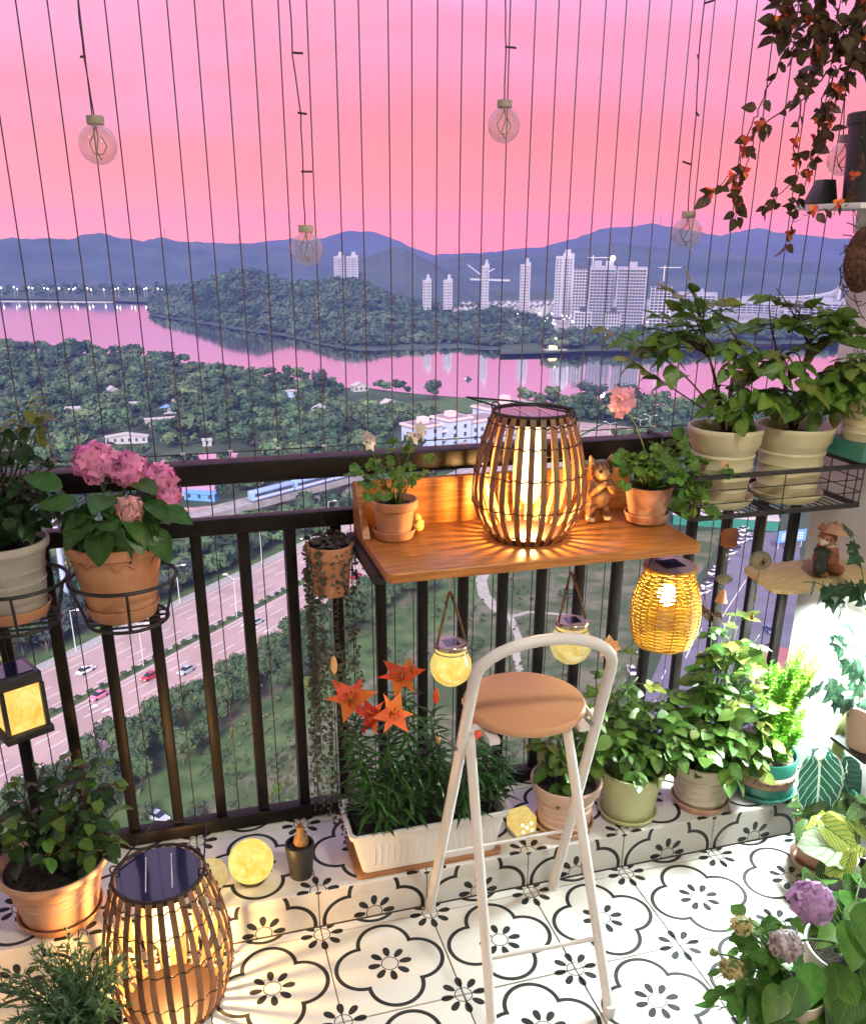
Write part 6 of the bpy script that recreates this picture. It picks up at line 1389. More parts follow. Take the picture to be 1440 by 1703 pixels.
# ================================================================ lily trough
TX = (.115, .520); t = thing('lily_planter', 'white ribbed plastic trough of orange lilies on the ledge', 'planter', (.33, .13, LEDZ))
def trough(b):
    rows = ((.012, 0, .0), (.0, .0, .05), (-.014, -.005, .112), (-.022, -.012, .116), (-.022, -.012, .128), (-.012, -.004, .128), (-.008, -.001, .108))
    for (ex, ey, z) in rows:
        for p in rrect(TX[0]+ex, TX[1]-ex, .050+ey, .215-ey, .016, (1, 1, 1, 1)): b.v.append(Vector((p[0], p[1], LEDZ+.014+z)))
    n = 28
    for i in range(len(rows)-1):
        for j in range(n): b.f.append((i*n+j, i*n+(j+1) % n, (i+1)*n+(j+1) % n, (i+1)*n+j))
    b.f.append(tuple(range(n))[::-1])
part('trough', trough, 'pot_white', t, smooth=True)
for i in range(21): x = TX[0]+.045+i*.0172; part('rib', lambda b: b.tube([(x, .0512, LEDZ+.035), (x, .0490, LEDZ+.10)], [.0022, .0028], 6), 'pot_white', t, smooth=2)
part('tray', lambda b: b.poly(rrect(TX[0]-.006, TX[1]+.004, .042, .225, .014, (1, 1, 1, 1)), LEDZ+.0008, LEDZ+.013), 'tray_brown', t)
part('soil', lambda b: b.poly(rrect(TX[0]+.004, TX[1]-.004, .056, .209, .01, (1, 1, 1, 1)), LEDZ+.09, LEDZ+.117), 'soil', t)
nlv = [0]
def lily(px_b, py_top, px_top, Yt, flowers=(), buds=(), nl=46, ls=.092):
    tip = W(px_top, py_top, Yt); b0 = Vector((px_b, Yt+rnd.uniform(-.01, .01), LEDZ+.115)); path = bez(b0, b0.lerp(tip, .5)+Vector((0, 0, .03)), tip, 10)
    stem = part('lily_stem', lambda b: b.tube(path, [.0038-.0002*i for i in range(11)], 6), 'stem_green', t, smooth=2)
    bb = MB()
    for i in range(nl):
        u = .08+.92*i/nl; k = min(9, int(u*10)); p = path[k].lerp(path[k+1], u*10-k); a = i*2.39; d = Vector((math.cos(a), math.sin(a), (.35-.7*(1-u)+rnd.uniform(-.25, .25)) if u > .38 else rnd.uniform(.25, .7))); s = ls*(1.05-.45*u)*rnd.uniform(.8, 1.15)
        if nlv[0] < 300: leaf(stem, 'lily', 'lily_leaf', p, d, Vector((0, 0, 1))+d*.4, s); nlv[0] += 1
        else: v, f, uv = KINDS['lily'][i % 2]; M = leafM(p, d, Vector((0, 0, 1))+d*.4, s); bb.add([M@Vector(q_) for q_ in v], f)
    if bb.v: o = bb.build('leaves', MATS['lily_leaf'], t, smooth=2); o['kind'] = 'stuff'
    for (px, py, Y, face, s) in flowers:
        c = W(px, py, Y); face = Vector(face).normalized(); fl = part('flower', lambda b: b.lathe([(.002, 0), (.006, .012), (.004, .02)], c, 10), 'bud_green', t, smooth=2)
        part('pedicel', lambda b: b.tube(bez(tip, (tip+c)/2-face*.01, c-face*.004, 5), .002, 5), 'stem_green', fl, smooth=2)
        e1 = face.orthogonal().normalized(); e2 = face.cross(e1)
        for k in range(6):
            a = k*PI/3+(.2 if k % 2 else 0); rad = e1*math.cos(a)+e2*math.sin(a); M = leafM(c+face*.004, rad*.52+face*1.0, face*.55-rad*.85, s*(1.0 if k % 2 else .94)); put('petal', petal_mesh('pet_lily', .92 if k % 2 else .66, 9, .40, 1.0, 1), fl, M=Matrix.Translation(-org(fl)) @ M)
        for k in range(6): a = k*PI/3+.5; rad = e1*math.cos(a)+e2*math.sin(a); part('stamen', lambda b: (b.tube([c, c+face*s*.45+rad*s*.13, c+face*s*.68+rad*s*.26], .0009, 4)), 'pet_lily', fl, smooth=2); part('anther', lambda b: b.ball(c+face*s*.68+rad*s*.26, (.003, .003, .0045), 6, 4), 'stamen', fl, smooth=2)
    for (px, py, Y, s, m_) in buds: c = W(px, py, Y); part('bud', lambda b: b.lathe([(.0015, 0), (s*.14, s*.2), (s*.17, s*.5), (s*.13, s*.8), (s*.03, s*1.0)], c, 10), m_, t, smooth=2); part('pedicel', lambda b: b.tube([tip, c+Vector((0, 0, .004))], .0018, 5), 'stem_green', t)
lily(.17, 1196, 588, .10, [(583, 1168, .085, (-.05, -.6, .75), 0.052)], [(556, 1122, .10, .052, 'pet_peach')], nl=96)
lily(.235, 1195, 640, .10, [(648, 1188, .075, (.25, -.8, .45), .046), (625, 1192, .10, (-.6, -.55, .5), .040)], nl=84)
lily(.285, 1140, 672, .12, [(668, 1132, .11, (-.15, -.5, .85), .049)], [(688, 1128, .10, .042, 'pet_lily')], nl=88)
lily(.335, 1185, 718, .11, [], [(725, 1172, .11, .05, 'pet_lily')], nl=80)
lily(.38, 1245, 726, .10, [], [(729, 1238, .10, .034, 'pet_peach')], nl=76, ls=.08)
lily(.44, 1210, 785, .12, [(792, 1212, .13, (.2, -.5, .7), .045)], nl=70)
lily(.485, 1235, 815, .13, nl=66); lily(.52, 1262, 842, .12, nl=60, ls=.08)
lily(.30, 1290, 660, .085, nl=50, ls=.08); lily(.20, 1300, 615, .075, nl=50, ls=.085); lily(.42, 1300, 770, .085, nl=50, ls=.08)
print('lily leaves', nlv)
# ================================================================ ON THE TABLE
def base_from(px, py, z): return onz(px, py, z)
# white geranium
P = onz(648, 893, TZ); P = Vector((.262, .205, 1.132)); t = potted('potted_geranium', 'white-flowered young geranium in a clean terracotta pot on the left end of the table', 'potted plant', P, .061, .042, .094, 'terracotta', 'terracotta', ('terracotta', .055, .016))
base = P-Vector((0, 0, .012))
bush(t, base, [(W(650, 770, .18), (.060, .05, .035)), (W(625, 785, .16), (.045, .04, .025)), (W(690, 780, .18), (.04, .04, .03))], 15, 2, 'ger', 'geranium_leaf', .046, sr=.0022, t0=.75, blp=.012, droop=.1)
for (px, py, d, s) in ((608, 778, (-.9, -.4, .1), .05), (640, 815, (-.3, -.8, -.4), .05), (672, 800, (.2, -.9, -.2), .045), (700, 765, (.9, -.3, .1), .04), (652, 744, (0, -.5, .6), .032), (620, 815, (-.6, -.6, -.5), .04)): leaf(t, 'ger', 'geranium_leaf', W(px, py, .14), d, (0, -.55, .8), s)
for (px, py, n_, top) in ((612, 735, 4, 0), (690, 722, 6, 0)):
    c = W(px, py, .19); hd = part('flower_stalk', lambda b: b.tube(bez(base, (base+c)/2+Vector((.01 if px > 650 else -.01, 0, .03)), c, 7), .0016, 5), 'stem_green', t, smooth=2)
    for i in range(n_):
        q_ = c+Vector((rnd.uniform(-.016, .016), rnd.uniform(-.012, .012), rnd.uniform(-.012, .018))); nn = Vector((rnd.uniform(-.6, .6), -.7, rnd.uniform(.1, .8))); put('floret', floret_mesh('pet_white', 5, .8), hd, M=Matrix.Translation(-org(t)) @ leafM(q_, nn.orthogonal(), nn, .017))
    for i in range(4): q_ = c+Vector((rnd.uniform(-.015, .015), -.005, rnd.uniform(-.02, 0))); part('bud', lambda b: b.ball(q_, (.0035, .0035, .008), 6, 5), 'stem_green', hd, smooth=2)
# duck
D = onz(695, 886, TZ); D = Vector((D.x, .235, TZ)); mat('duck_yellow', (.86, .58, .12), rough=.4, var=.05); mat('beak_orange', (.80, .22, .04), rough=.4); mat('eye_black', (.01, .01, .01), rough=.15)
t = thing('toy_duck', 'tiny yellow toy duck beside the terracotta pot', 'toy', D)
blobs('body', [(D+Vector((0, 0, .015)), (.019, .016, .0155)), (D+Vector((.010, .006, .022)), (.012, .008, .009)), (D+Vector((-.002, -.002, .036)), .0135)], MATS['duck_yellow'], t, .0018)
for s in (-1, 1): part('eye', lambda b: b.ball(D+Vector((-.002+s*.006, -.0135, .039)), .0017, 8, 6), 'eye_black', t, smooth=2)
part('beak', lambda b: b.ball(D+Vector((-.002, -.016, .0345)), (.0045, .005, .002), 8, 6), 'beak_orange', t, smooth=2)
# cat figurine
K = Vector((.822, .20, TZ)); t = thing('cat_figurine', 'standing ceramic tabby cat with a paw raised to its mouth on the table', 'figurine', K); s = .178/.19
def k_(x, y, z): return K+Vector((x, y, z))*s
def catcol(co):
    x, y, z = co.x/s, co.y/s, co.z/s; base = Vector((.24, .10, .035)); cream = Vector((.42, .24, .11)); dark = Vector((.04, .016, .008))
    if y < -.012 and .03 < z < .115 and abs(x) < .026: base = cream
    if z < .016: return tuple(Vector((.55, .42, .30)))
    st_ = math.sin(z*190+3*abs(x)*60)
    if z < .055 and st_ > .1: base = base.lerp(dark, .65)
    if y > -.01 and z > .05 and math.sin(z*230) > .1: base = base.lerp(dark, .6)
    if z > .155 and y > -.036 and math.sin(x*520) > -.2: base = base.lerp(dark, .75)
    if y < -.025 and .125 < z < .158: base = cream if abs(x) < .018 else cream.lerp(base, .5)
    if z > .178: base = Vector((.42, .22, .11))
    return tuple(base)
pm = paintmat('cat_paint', .5, .35, 70)
body = blobs('body', [(k_(0, 0, .075), Vector((.035, .031, .044))*s), (k_(0, -.002, .105), Vector((.029, .026, .028))*s), (k_(-.002, -.008, .148), Vector((.036, .031, .031))*s), (k_(-.002, -.032, .139), Vector((.017, .013, .011))*s),
    (k_(-.020, 0, .05), k_(-.024, -.002, .012), .017*s, .013*s), (k_(.020, 0, .05), k_(.024, -.002, .012), .017*s, .013*s), (k_(-.025, -.011, .009), Vector((.014, .019, .009))*s), (k_(.026, -.011, .009), Vector((.014, .019, .009))*s),
    (k_(-.028, -.006, .112), k_(-.036, -.030, .088), .011*s, .010*s), (k_(-.036, -.030, .088), k_(-.010, -.044, .115), .010*s, .0085*s), (k_(.028, -.006, .112), k_(.032, -.030, .092), .011*s, .010*s), (k_(.032, -.030, .092), k_(.008, -.044, .113), .010*s, .0085*s), (k_(-.004, -.046, .119), Vector((.010, .008, .009))*s),
    (k_(-.028, -.004, .168), k_(-.034, -.002, .190), .012*s, .004*s), (k_(.024, -.004, .168), k_(.031, -.002, .190), .012*s, .004*s), (k_(0, .03, .03), k_(.022, .036, .075), .008*s, .006*s)], pm, t, .0022, catcol, 4)
for sx in (-1, 1): part('eye', lambda b: b.ball(k_(-.002+sx*.0145, -.0355, .153), .0052*s, 10, 8), 'eye_black', t, smooth=2); part('inner_ear', lambda b: b.ball(k_(-.002+sx*.029, -.0125, .176), Vector((.006, .003, .009))*s, 8, 6), 'pet_peach', t, smooth=2)
part('nose', lambda b: b.ball(k_(-.002, -.045, .142), Vector((.0035, .0025, .0025))*s, 8, 6), 'pet_pinkpale', t, smooth=2)
# pink geranium in the weathered pot
P = Vector((.945, .155, 1.132)); t = potted('potted_geranium', 'pink geranium with ruffled leaves in a weathered clay pot beside the toy cat', 'potted plant', P, .064, .046, .092, 'plain', 'terracotta_old', ('terracotta_old', .060, .018))
base = P-Vector((0, 0, .012))
bush(t, base, [(W(1105, 760, .15), (.085, .07, .055)), (W(1065, 780, .13), (.06, .05, .045)), (W(1150, 775, .13), (.08, .05, .05)), (W(1165, 820, .10), (.05, .04, .04))], 34, 3, 'ger', 'geranium_leaf', .050, sr=.0024, t0=.65, blp=.014, droop=.2)
for (px, py, d, s_) in ((1040, 800, (-.5, -.6, -.5), .045), (1180, 840, (.4, -.6, -.7), .05), (1150, 815, (.1, -.8, -.4), .055), (1115, 790, (0, -.9, -.2), .055), (1085, 785, (-.2, -.9, -.2), .05), (1195, 790, (.8, -.5, .1), .045)): leaf(t, 'ger', 'geranium_leaf', W(px, py, .09), d, (0, -.7, .7), s_)
c = W(1032, 667, .17); hd = part('flower_stalk', lambda b: b.tube(bez(base, W(1078, 720, .16), c, 8), .0022, 5), 'stem_green', t, smooth=2)
for i in range(17):
    a = i*2.4; rr = .032*math.sqrt((i+.3)/17); q_ = c+Vector((rr*math.cos(a)+.004, -.012+rr*.3, rr*math.sin(a))); nn = Vector((math.cos(a)*.6*rr/.032, -.9, math.sin(a)*.6*rr/.032+.15)); put('floret', floret_mesh('pet_geranium', 5, .95), hd, M=Matrix.Translation(-org(t)) @ leafM(q_, nn.orthogonal()+rv(.5), nn+rv(.25), .017))
c = W(1207, 772, .09); hd = part('flower_stalk', lambda b: b.tube(bez(W(1160, 800, .1), W(1190, 800, .09), c, 6), .0014, 5), 'stem_green', t, smooth=2)
put('floret', floret_mesh('pet_peach', 5, .95), hd, M=Matrix.Translation(-org(t)) @ leafM(c, (1, 0, 0), (0, -1, .3), .014))
for i in range(6): q_ = c+Vector((rnd.uniform(-.02, .01), 0, rnd.uniform(-.03, -.005))); part('bud', lambda b: b.ball(q_, (.003, .003, .006), 6, 5), 'stem_green', hd, smooth=2)

# ================================================================ HANGING UNDER THE TABLE
emis('jar_glow', (1.0, .56, .05), .85, (1.0, .88, .28), 40); emis('jar_glow2', (.80, .48, .10), .72, (1.0, .84, .32), 44)
def jar(px, py, r, capy, hookx, hooky, Y, label, gm):
    c = W(px, py, Y); R = r*mpp(c); t = thing('jar_lantern', label, 'lantern', c); Z = Vector((0, 0, 1)); zt = R*.86
    part('globe', lambda b: b.lathe([(R*.72, R*.80), (R*.80, R*.62), (R*.95, R*.3), (R, 0), (R*.95, -R*.32), (R*.78, -R*.64), (R*.5, -R*.88), (0, -R*.98)], c, 36), gm, t, smooth=2)
    part('neck', lambda b: b.lathe([(R*.70, R*.80), (R*.74, R*.86), (R*.70, R*.92), (R*.74, R*1.0)], c, 36), gm, t, smooth=2)
    part('rim', lambda b: b.lathe([(R*.76, R*.98), (R*.79, R*1.0), (R*.79, R*1.14), (R*.74, R*1.20), (R*.68, R*1.20)], c, 36), 'jar_rim', t, smooth=True)
    part('rim_band', lambda b: b.tube([c+Vector((R*.79*math.cos(q*.1745), R*.79*math.sin(q*.1745), R*.82)) for q in range(36)], R*.035, 6, closed=True), 'jar_rim', t, smooth=2)
    lid = part('solar_lid', lambda b: b.lathe([(R*.68, R*1.195), (0, R*1.20)], c, 36), 'lid_mauve', t)
    part('solar_panel', lambda b: b.box((c.x-R*.34, c.y-R*.34, c.z+R*1.202), (c.x+R*.34, c.y+R*.34, c.z+R*1.215)), 'panel_blue', lid)
    part('lid_loop', lambda b: b.tube([c+Vector((R*.74, 0, R*1.05)), c+Vector((R*.88, 0, R*1.1)), c+Vector((R*.88, 0, R*.92)), c+Vector((R*.75, 0, R*.86))], R*.03, 5), 'jar_rim', t, smooth=2)
    hk = W(hookx, hooky, Y)
    for s in (-1, 1): part('twine', lambda b: b.tube([c+Vector((s*R*.72, 0, R*1.1)), c.lerp(hk, .55)+Vector((s*R*.42+.002, 0, R*.25)), hk+Vector((s*.003, 0, -.004))], .0034, 6), 'twine', t, smooth=2)
    part('twine_knot', lambda b: b.ball(hk-Vector((0, 0, .004)), (.006, .005, .007), 8, 6), 'twine', t, smooth=2)
    part('hook', lambda b: b.tube([hk-Vector((0, 0, .006)), Vector((hk.x, hk.y, TZ-.0245))], .0014, 5), 'crimp', t)
    return t
mat('lid_mauve', (.45, .33, .42), rough=.25, var=.1, coat=.4)
jar(750, 1107, 35, 1068, 748, 985, .045, 'glowing jar lantern hanging on twine left of the bar stool', 'jar_glow')
jar(949, 1070, 35, 1030, 950, 952, .07, 'glowing jar lantern hanging on twine behind the arch of the stool', 'jar_glow2')
# wicker lantern
mat('wicker', (.85, .56, .08), rough=.55, scale=30, var=.12, transl=.25); mat('wicker_rib', (.62, .32, .08), rough=.6, scale=30, var=.12)
cT = W(1112, 938, .09); cB = W(1110, 1072, .09); c = Vector((cT.x*.5+cB.x*.5, .10, 0)); zt, zb = .918, .688; h = zt-zb
t = thing('wicker_lantern', 'yellow woven wicker lantern glowing under the right end of the table', 'lantern', (c.x, c.y, zb))
def wr_(u): return .060+.032*math.sin(PI*min(1, (u*.93+.12)))**.9 if u < .97 else .070
nr_ = 12
for i in range(nr_): a = 2*PI*i/nr_+.26; part('rib', lambda b: b.tube([c+Vector((wr_(k/10)*1.01*math.cos(a), wr_(k/10)*1.01*math.sin(a), zb+h*k/10)) for k in range(11)], .0021, 5), 'wicker_rib', t, smooth=2)
for r in range(44):
    u = (r+.5)/44; R = wr_(u); z = zb+h*u; ph = r % 2; m = nr_*6
    def fn(b):
        b.tube([c+Vector(((R+.0030*math.cos(PI*(q/6)+PI*ph))*math.cos(2*PI*q/m+.26), (R+.0030*math.cos(PI*(q/6)+PI*ph))*math.sin(2*PI*q/m+.26), z+rnd.uniform(-.0005, .0005))) for q in range(m)], .00205, 4, closed=True)
    part('weave_strand', fn, 'wicker', t, smooth=2)
part('base', lambda b: b.lathe([(.0, zb), (wr_(0)*.97, zb), (wr_(0)*.97, zb+.006), (0, zb+.006)], (c.x, c.y, 0), 30), 'wicker', t)
part('bulb', lambda b: b.ball((c.x, c.y, zt-.085), (.026, .026, .032), 16, 10), 'bulb_small', t, smooth=2)
part('top_ring', lambda b: b.tube([c+Vector((wr_(1)*math.cos(q*.2094), wr_(1)*math.sin(q*.2094), zt)) for q in range(30)], .0035, 6, closed=True), 'wicker_rib', t, smooth=2)
lid = part('solar_lid', lambda b: b.lathe([(0, zt-.003), (wr_(1)*.97, zt-.003), (wr_(1)*.97, zt+.004), (0, zt+.005)], (c.x, c.y, 0), 30), 'lid_mauve', t, smooth=True)
part('solar_panel', lambda b: b.box((c.x-.03, c.y-.03, zt+.0055), (c.x+.03, c.y+.03, zt+.007)), 'panel_blue', lid)
for s in (-1, 1): part('hanger', lambda b: b.tube([c+Vector((s*wr_(1)*.95, 0, zt)), c+Vector((s*wr_(1)*.8, 0, zt+.05)), Vector((min(c.x, TX1-.01), c.y, TZ-.026))], .0015, 5), 'black_metal', t, smooth=2)

# ================================================================ WIRE BASKET WITH CREAM POTS
BX0, BX1, BY0, BY1, BZ0, BZ1 = 1.035, 1.555, .075, .335, 1.052, 1.162
t = thing('wire_basket', 'black wire basket shelf hooked over the railing holding two cream pots', 'basket', ((BX0+BX1)/2, .2, BZ0))
for z, r in ((BZ1, .0058), (BZ0, .0058)):
    for a, c_ in (((BX0, BY0), (BX1, BY0)), ((BX1, BY0), (BX1, BY1)), ((BX1, BY1), (BX0, BY1)), ((BX0, BY1), (BX0, BY0))): part('frame_bar', lambda b: b.bar(Vector((*a, z)), Vector((*c_, z)), r*1.9), 'black_metal', t)
for z in (BZ0+.037, BZ0+.073):
    for a, c_ in (((BX0, BY0), (BX1, BY0)), ((BX1, BY0), (BX1, BY1)), ((BX0, BY1), (BX0, BY0))): part('side_wire', lambda b: b.tube([Vector((*a, z)), Vector((*c_, z))], .0016, 5), 'black_metal', t)
for x in (BX0, BX0+.02, BX0+.27, BX1-.02, BX1): part('upright', lambda b: b.tube([(x, BY0, BZ0), (x, BY0, BZ1)], .0018, 5), 'black_metal', t)
for y in (BY0+.06, BY0+.13, BY0+.2): part('upright', lambda b: b.tube([(BX1, y, BZ0), (BX1, y, BZ1)], .0018, 5), 'black_metal', t)
for i in range(22): x = BX0+.02+i*(BX1-BX0-.04)/21; part('floor_wire', lambda b: b.tube([(x, BY0, BZ0), (x, BY1, BZ0)], .0017, 5), 'black_metal', t)
part('cross_plate', lambda b: b.box((BX0+.245, BY0, BZ0-.004), (BX0+.28, BY1, BZ0-.0018)), 'black_metal', t)
for x in (BX0+.05, BX1-.05): part('hook', lambda b: b.tube([(x, BY1, BZ0), (x, .345, BZ1+.02), (x, .352, 1.214), (x, .43, 1.215), (x, .431, 1.19)], .004, 6), 'black_metal', t, smooth=2)
def sq_saucer(t, c, r): part('saucer', lambda b: b.lathe([(0, -.004), (r*.84, -.004), (r*.98, .010), (r, .020), (r-.002, .022), (r-.007, .018), (r*.80, .001), (0, .0005)], c, 44), 'pot_cream', t, smooth=True)
for (Px, lab, rt, rb, h, ells, nb, lp) in (
    (1.185, 'cream pot with a leggy rose leaning left over the railing, left in the basket', .101, .072, .205, [(W(1150, 560, .22), (.13, .10, .10)), (W(1215, 600, .20), (.10, .09, .09)), (W(1160, 505, .24), (.07, .06, .06)), (W(1085, 580, .24), (.09, .07, .06)), (W(1225, 660, .14), (.07, .05, .04))], 17, 3),
    (1.405, 'cream pot with a dense rose bush next to the wall, right in the basket', .108, .078, .198, [(W(1340, 560, .22), (.11, .10, .10)), (W(1390, 600, .16), (.10, .09, .10)), (W(1300, 640, .16), (.10, .07, .06)), (W(1310, 500, .24), (.07, .06, .06)), (W(1390, 650, .08), (.08, .07, .06)), (W(1400, 520, .2), (.08, .07, .07))], 21, 3)):
    P = Vector((Px, .195, BZ0+.012+h)); t = potted('potted_rose', lab, 'potted plant', P, rt, rb, h, 'fluted', 'pot_cream', sdepth=.03); sq_saucer(t, (P.x, P.y, P.z-h-.006), rb+.022)
    b0 = P-Vector((0, 0, .028)); bush(t, b0, ells, nb, lp, 'rose', 'rose_leaf_lit', .064, stem='stem_brown', sr=.0030, t0=.30, compound=5, droop=.22, young='rose_leaf_young', spread=.012, hubs=[b0+Vector((-.035, .02, .12)), b0+Vector((.05, 0, .16)), b0+Vector((-.06, .03, .21)), b0+Vector((.02, .02, .24))], wig=.03)
for (x0, y0, x1, y1, x2, y2, n_) in ((1190, 690, 1130, 590, 1015, 552, 4), (1185, 690, 1110, 640, 1050, 600, 3), (1200, 690, 1170, 540, 1150, 478, 4)):
    rt_ = [o for o in bpy.data.objects if o.get('label', '').startswith('cream pot with a leggy')][0]; path = bez(W(x0, y0, .2), W(x1, y1, .22), W(x2, y2, .24), 10); part('stem', lambda b: b.tube(path, [.003-.0002*i for i in range(11)], 5), 'stem_brown', rt_, smooth=2)
    for i in range(n_):
        p = path[10-i*2]; tn = (path[10]-path[8]).normalized(); leaf(rt_, 'rose', 'rose_leaf_young' if i == 0 else 'rose_leaf', p, tn+Vector((0, -.2, -.2)), (0, -.3, 1), .058)
        for s_ in (-1, 1): leaf(rt_, 'rose', 'rose_leaf_lit', p-tn*.012, tn*.5+Vector((0, -.5*s_, -.35+.3*s_)), (s_*.2, -.3, 1), .052)
# plant in a cream pot on the wall bracket, cut by the right edge
P = onx(1452, 655, 1.555); P = Vector((1.56, P.y, P.z)); t = potted('potted_rose', 'bright green plant in a cream pot on the wall bracket above the wire basket', 'potted plant', P, .085, .065, .12, 'fluted', 'pot_cream')
bush(t, P-Vector((0, 0, .02)), [(P+Vector((-.06, -.03, .08)), (.10, .09, .07)), (P+Vector((0, 0, .13)), (.08, .1, .08))], 20, 3, 'rose', 'rose_leaf', .052, stem='stem_green', sr=.003, t0=.4, compound=3, young='rose_leaf_young')
sh = thing('wall_bracket', 'small black bracket on the wall under the right-edge cream pot', 'bracket', (WALLX-.01, P.y, P.z-.125)); part('plate', lambda b: b.box((1.485, P.y-.08, P.z-.165), (WALLX-.002, P.y+.08, P.z-.1215)), 'pot_green', sh)
part('arm', lambda b: b.tube([(1.49, P.y, P.z-.13), (WALLX-.004, P.y, P.z-.22)], .004, 6), 'black_metal', sh)

# ================================================================ POTS ALONG THE LEDGE
PZ = LEDZ+.006
def ledge_pot(px_edge, py_edge, rt, rb, h, style, m, label, saucer, name='potted_rose', **k):
    e = onz(px_edge, py_edge, LEDZ); P = Vector((e.x, e.y+saucer[1]-.002, PZ+h)); return potted(name, label, 'potted plant', P, rt, rb, h, style, m, saucer, **k), P
t, P = ledge_pot(957, 1402, .104, .072, .160, 'fluted', 'pot_pinkish', 'pinkish pot with a peach-flowered rose on the ledge behind the stool', ('pot_peach', .088, .018), sdepth=.02)
bush(t, P-Vector((0, 0, .018)), [(W(945, 1240, .12), (.11, .09, .07)), (W(1005, 1150, .16), (.08, .07, .10)), (W(925, 1200, .2), (.08, .07, .07)), (W(1040, 1110, .2), (.05, .05, .06))], 22, 3, 'rose', 'rose_leaf', .050, stem='stem_green', sr=.003, t0=.35, compound=3, young='rose_leaf_young')
def rose(root, c, r, m_, face, n=15):
    c = Vector(c); f = Vector(face).normalized(); hd = part('flower', lambda b: b.ball(c, (r*.22,)*3, 8, 6), m_, root, smooth=2); e1 = f.orthogonal().normalized(); e2 = f.cross(e1)
    for i in range(n):
        u = i/n; a = i*2.4; rad = e1*math.cos(a)+e2*math.sin(a); M = leafM(c+f*r*.1*(1-u), rad*(.35+.75*u)+f*(1.0-.75*u), f*(.3+.6*u)-rad*(1-.6*u), r*(.55+.5*u)); put('petal', petal_mesh(m_, .85, 4, .35, .35), hd, M=Matrix.Translation(-org(hd)) @ M)
c = W(1012, 1077, .15); rose(t, c, .036, 'pet_peach', (-.1, -.8, .5)); part('stem', lambda b: b.tube(bez(P-Vector((0, 0, .02)), W(1000, 1180, .16), c, 8), .0025, 5), 'stem_green', t, smooth=2)
t, P = ledge_pot(1066, 1380, .097, .072, .158, 'plain', 'pot_yellow', 'smooth yellow-green pot with a leafy rose on the ledge', ('pot_yellow', .090, .014), soil='soil_grit', sdepth=.022)
part('rim_band', lambda b: b.lathe([(.0955, -.016), (.101, -.013), (.102, -.002), (.099, .001), (.093, .0005)], P, 44), 'pot_yellow', t, smooth=True)
bush(t, P-Vector((0, 0, .018)), [(W(1085, 1190, .12), (.10, .08, .08)), (W(1050, 1220, .08), (.08, .06, .06)), (W(1110, 1150, .16), (.09, .07, .07)), (W(1130, 1210, .1), (.06, .06, .06))], 32, 4, 'rose', 'rose_leaf', .052, stem='stem_green', sr=.0028, t0=.3, compound=3, young=None)
for (px, py, d) in ((1105, 1250, (.5, -.5, -.6)), (1125, 1262, (.6, -.4, -.7)), (1045, 1255, (-.5, -.5, -.6)), (1015, 1225, (-.8, -.4, -.3))): leaf(t, 'rose', 'rose_leaf', W(px, py, .05), d, (.2, -.6, .7), .062)
t, P = ledge_pot(1188, 1360, .103, .075, .160, 'fluted', 'pot_beige', 'beige ringed pot with a tall glossy-leaved rose on the ledge', ('pot_peach', .088, .018), soil='soil_grit', sdepth=.02)
bush(t, P-Vector((0, 0, .018)), [(W(1210, 1130, .13), (.11, .09, .10)), (W(1220, 1050, .18), (.10, .08, .08)), (W(1190, 1200, .08), (.10, .07, .06)), (W(1250, 1190, .08), (.09, .07, .08)), (W(1245, 1090, .16), (.08, .07, .09)), (W(1260, 1240, .05), (.07, .05, .05))], 44, 4, 'rose', 'rose_leaf', .058, stem='stem_green', sr=.0032, t0=.28, compound=3, young='rose_leaf_young')
t, P = ledge_pot(1297, 1343, .093, .086, .135, 'plain', 'pot_green', 'green pot with a pink printed band holding a bright foxtail fern', ('pot_green', .098, .016), name='potted_fern', soil='soil_grit')
part('printed_band', lambda b: b.lathe([(.0905, -.085), (.0912, -.085), (.0930, -.045), (.0923, -.045)], P, 60), 'pot_peach', t, smooth=2)
for word, off in (('Flower', -.040), ('World', .042)):
    tx = bpy.data.curves.new('band_text', 'FONT'); tx.body = word; tx.size = .027; tx.align_x = 'CENTER'; tx.align_y = 'CENTER'; tx.extrude = .0004; tx.shear = .25; tx.resolution_u = 3
    to = bpy.data.objects.new('lettering', tx); COL.objects.link(to); me = evalmesh(to); bpy.data.objects.remove(to)
    for v in me.vertices:
        a = R_(-98)+(v.co.x+off)/.092; z = v.co.y-.064; r = .0918+(z+.085)*.045+.0008+v.co.z; v.co = Vector((r*math.cos(a), r*math.sin(a), z))+P-org(t)
    me.materials.clear(); me.materials.append(MATS['pot_black']); put('lettering', me, t)
fv, ff, fuv = blade(ov(.10, .9), 2, fold=.1, curl=.2)
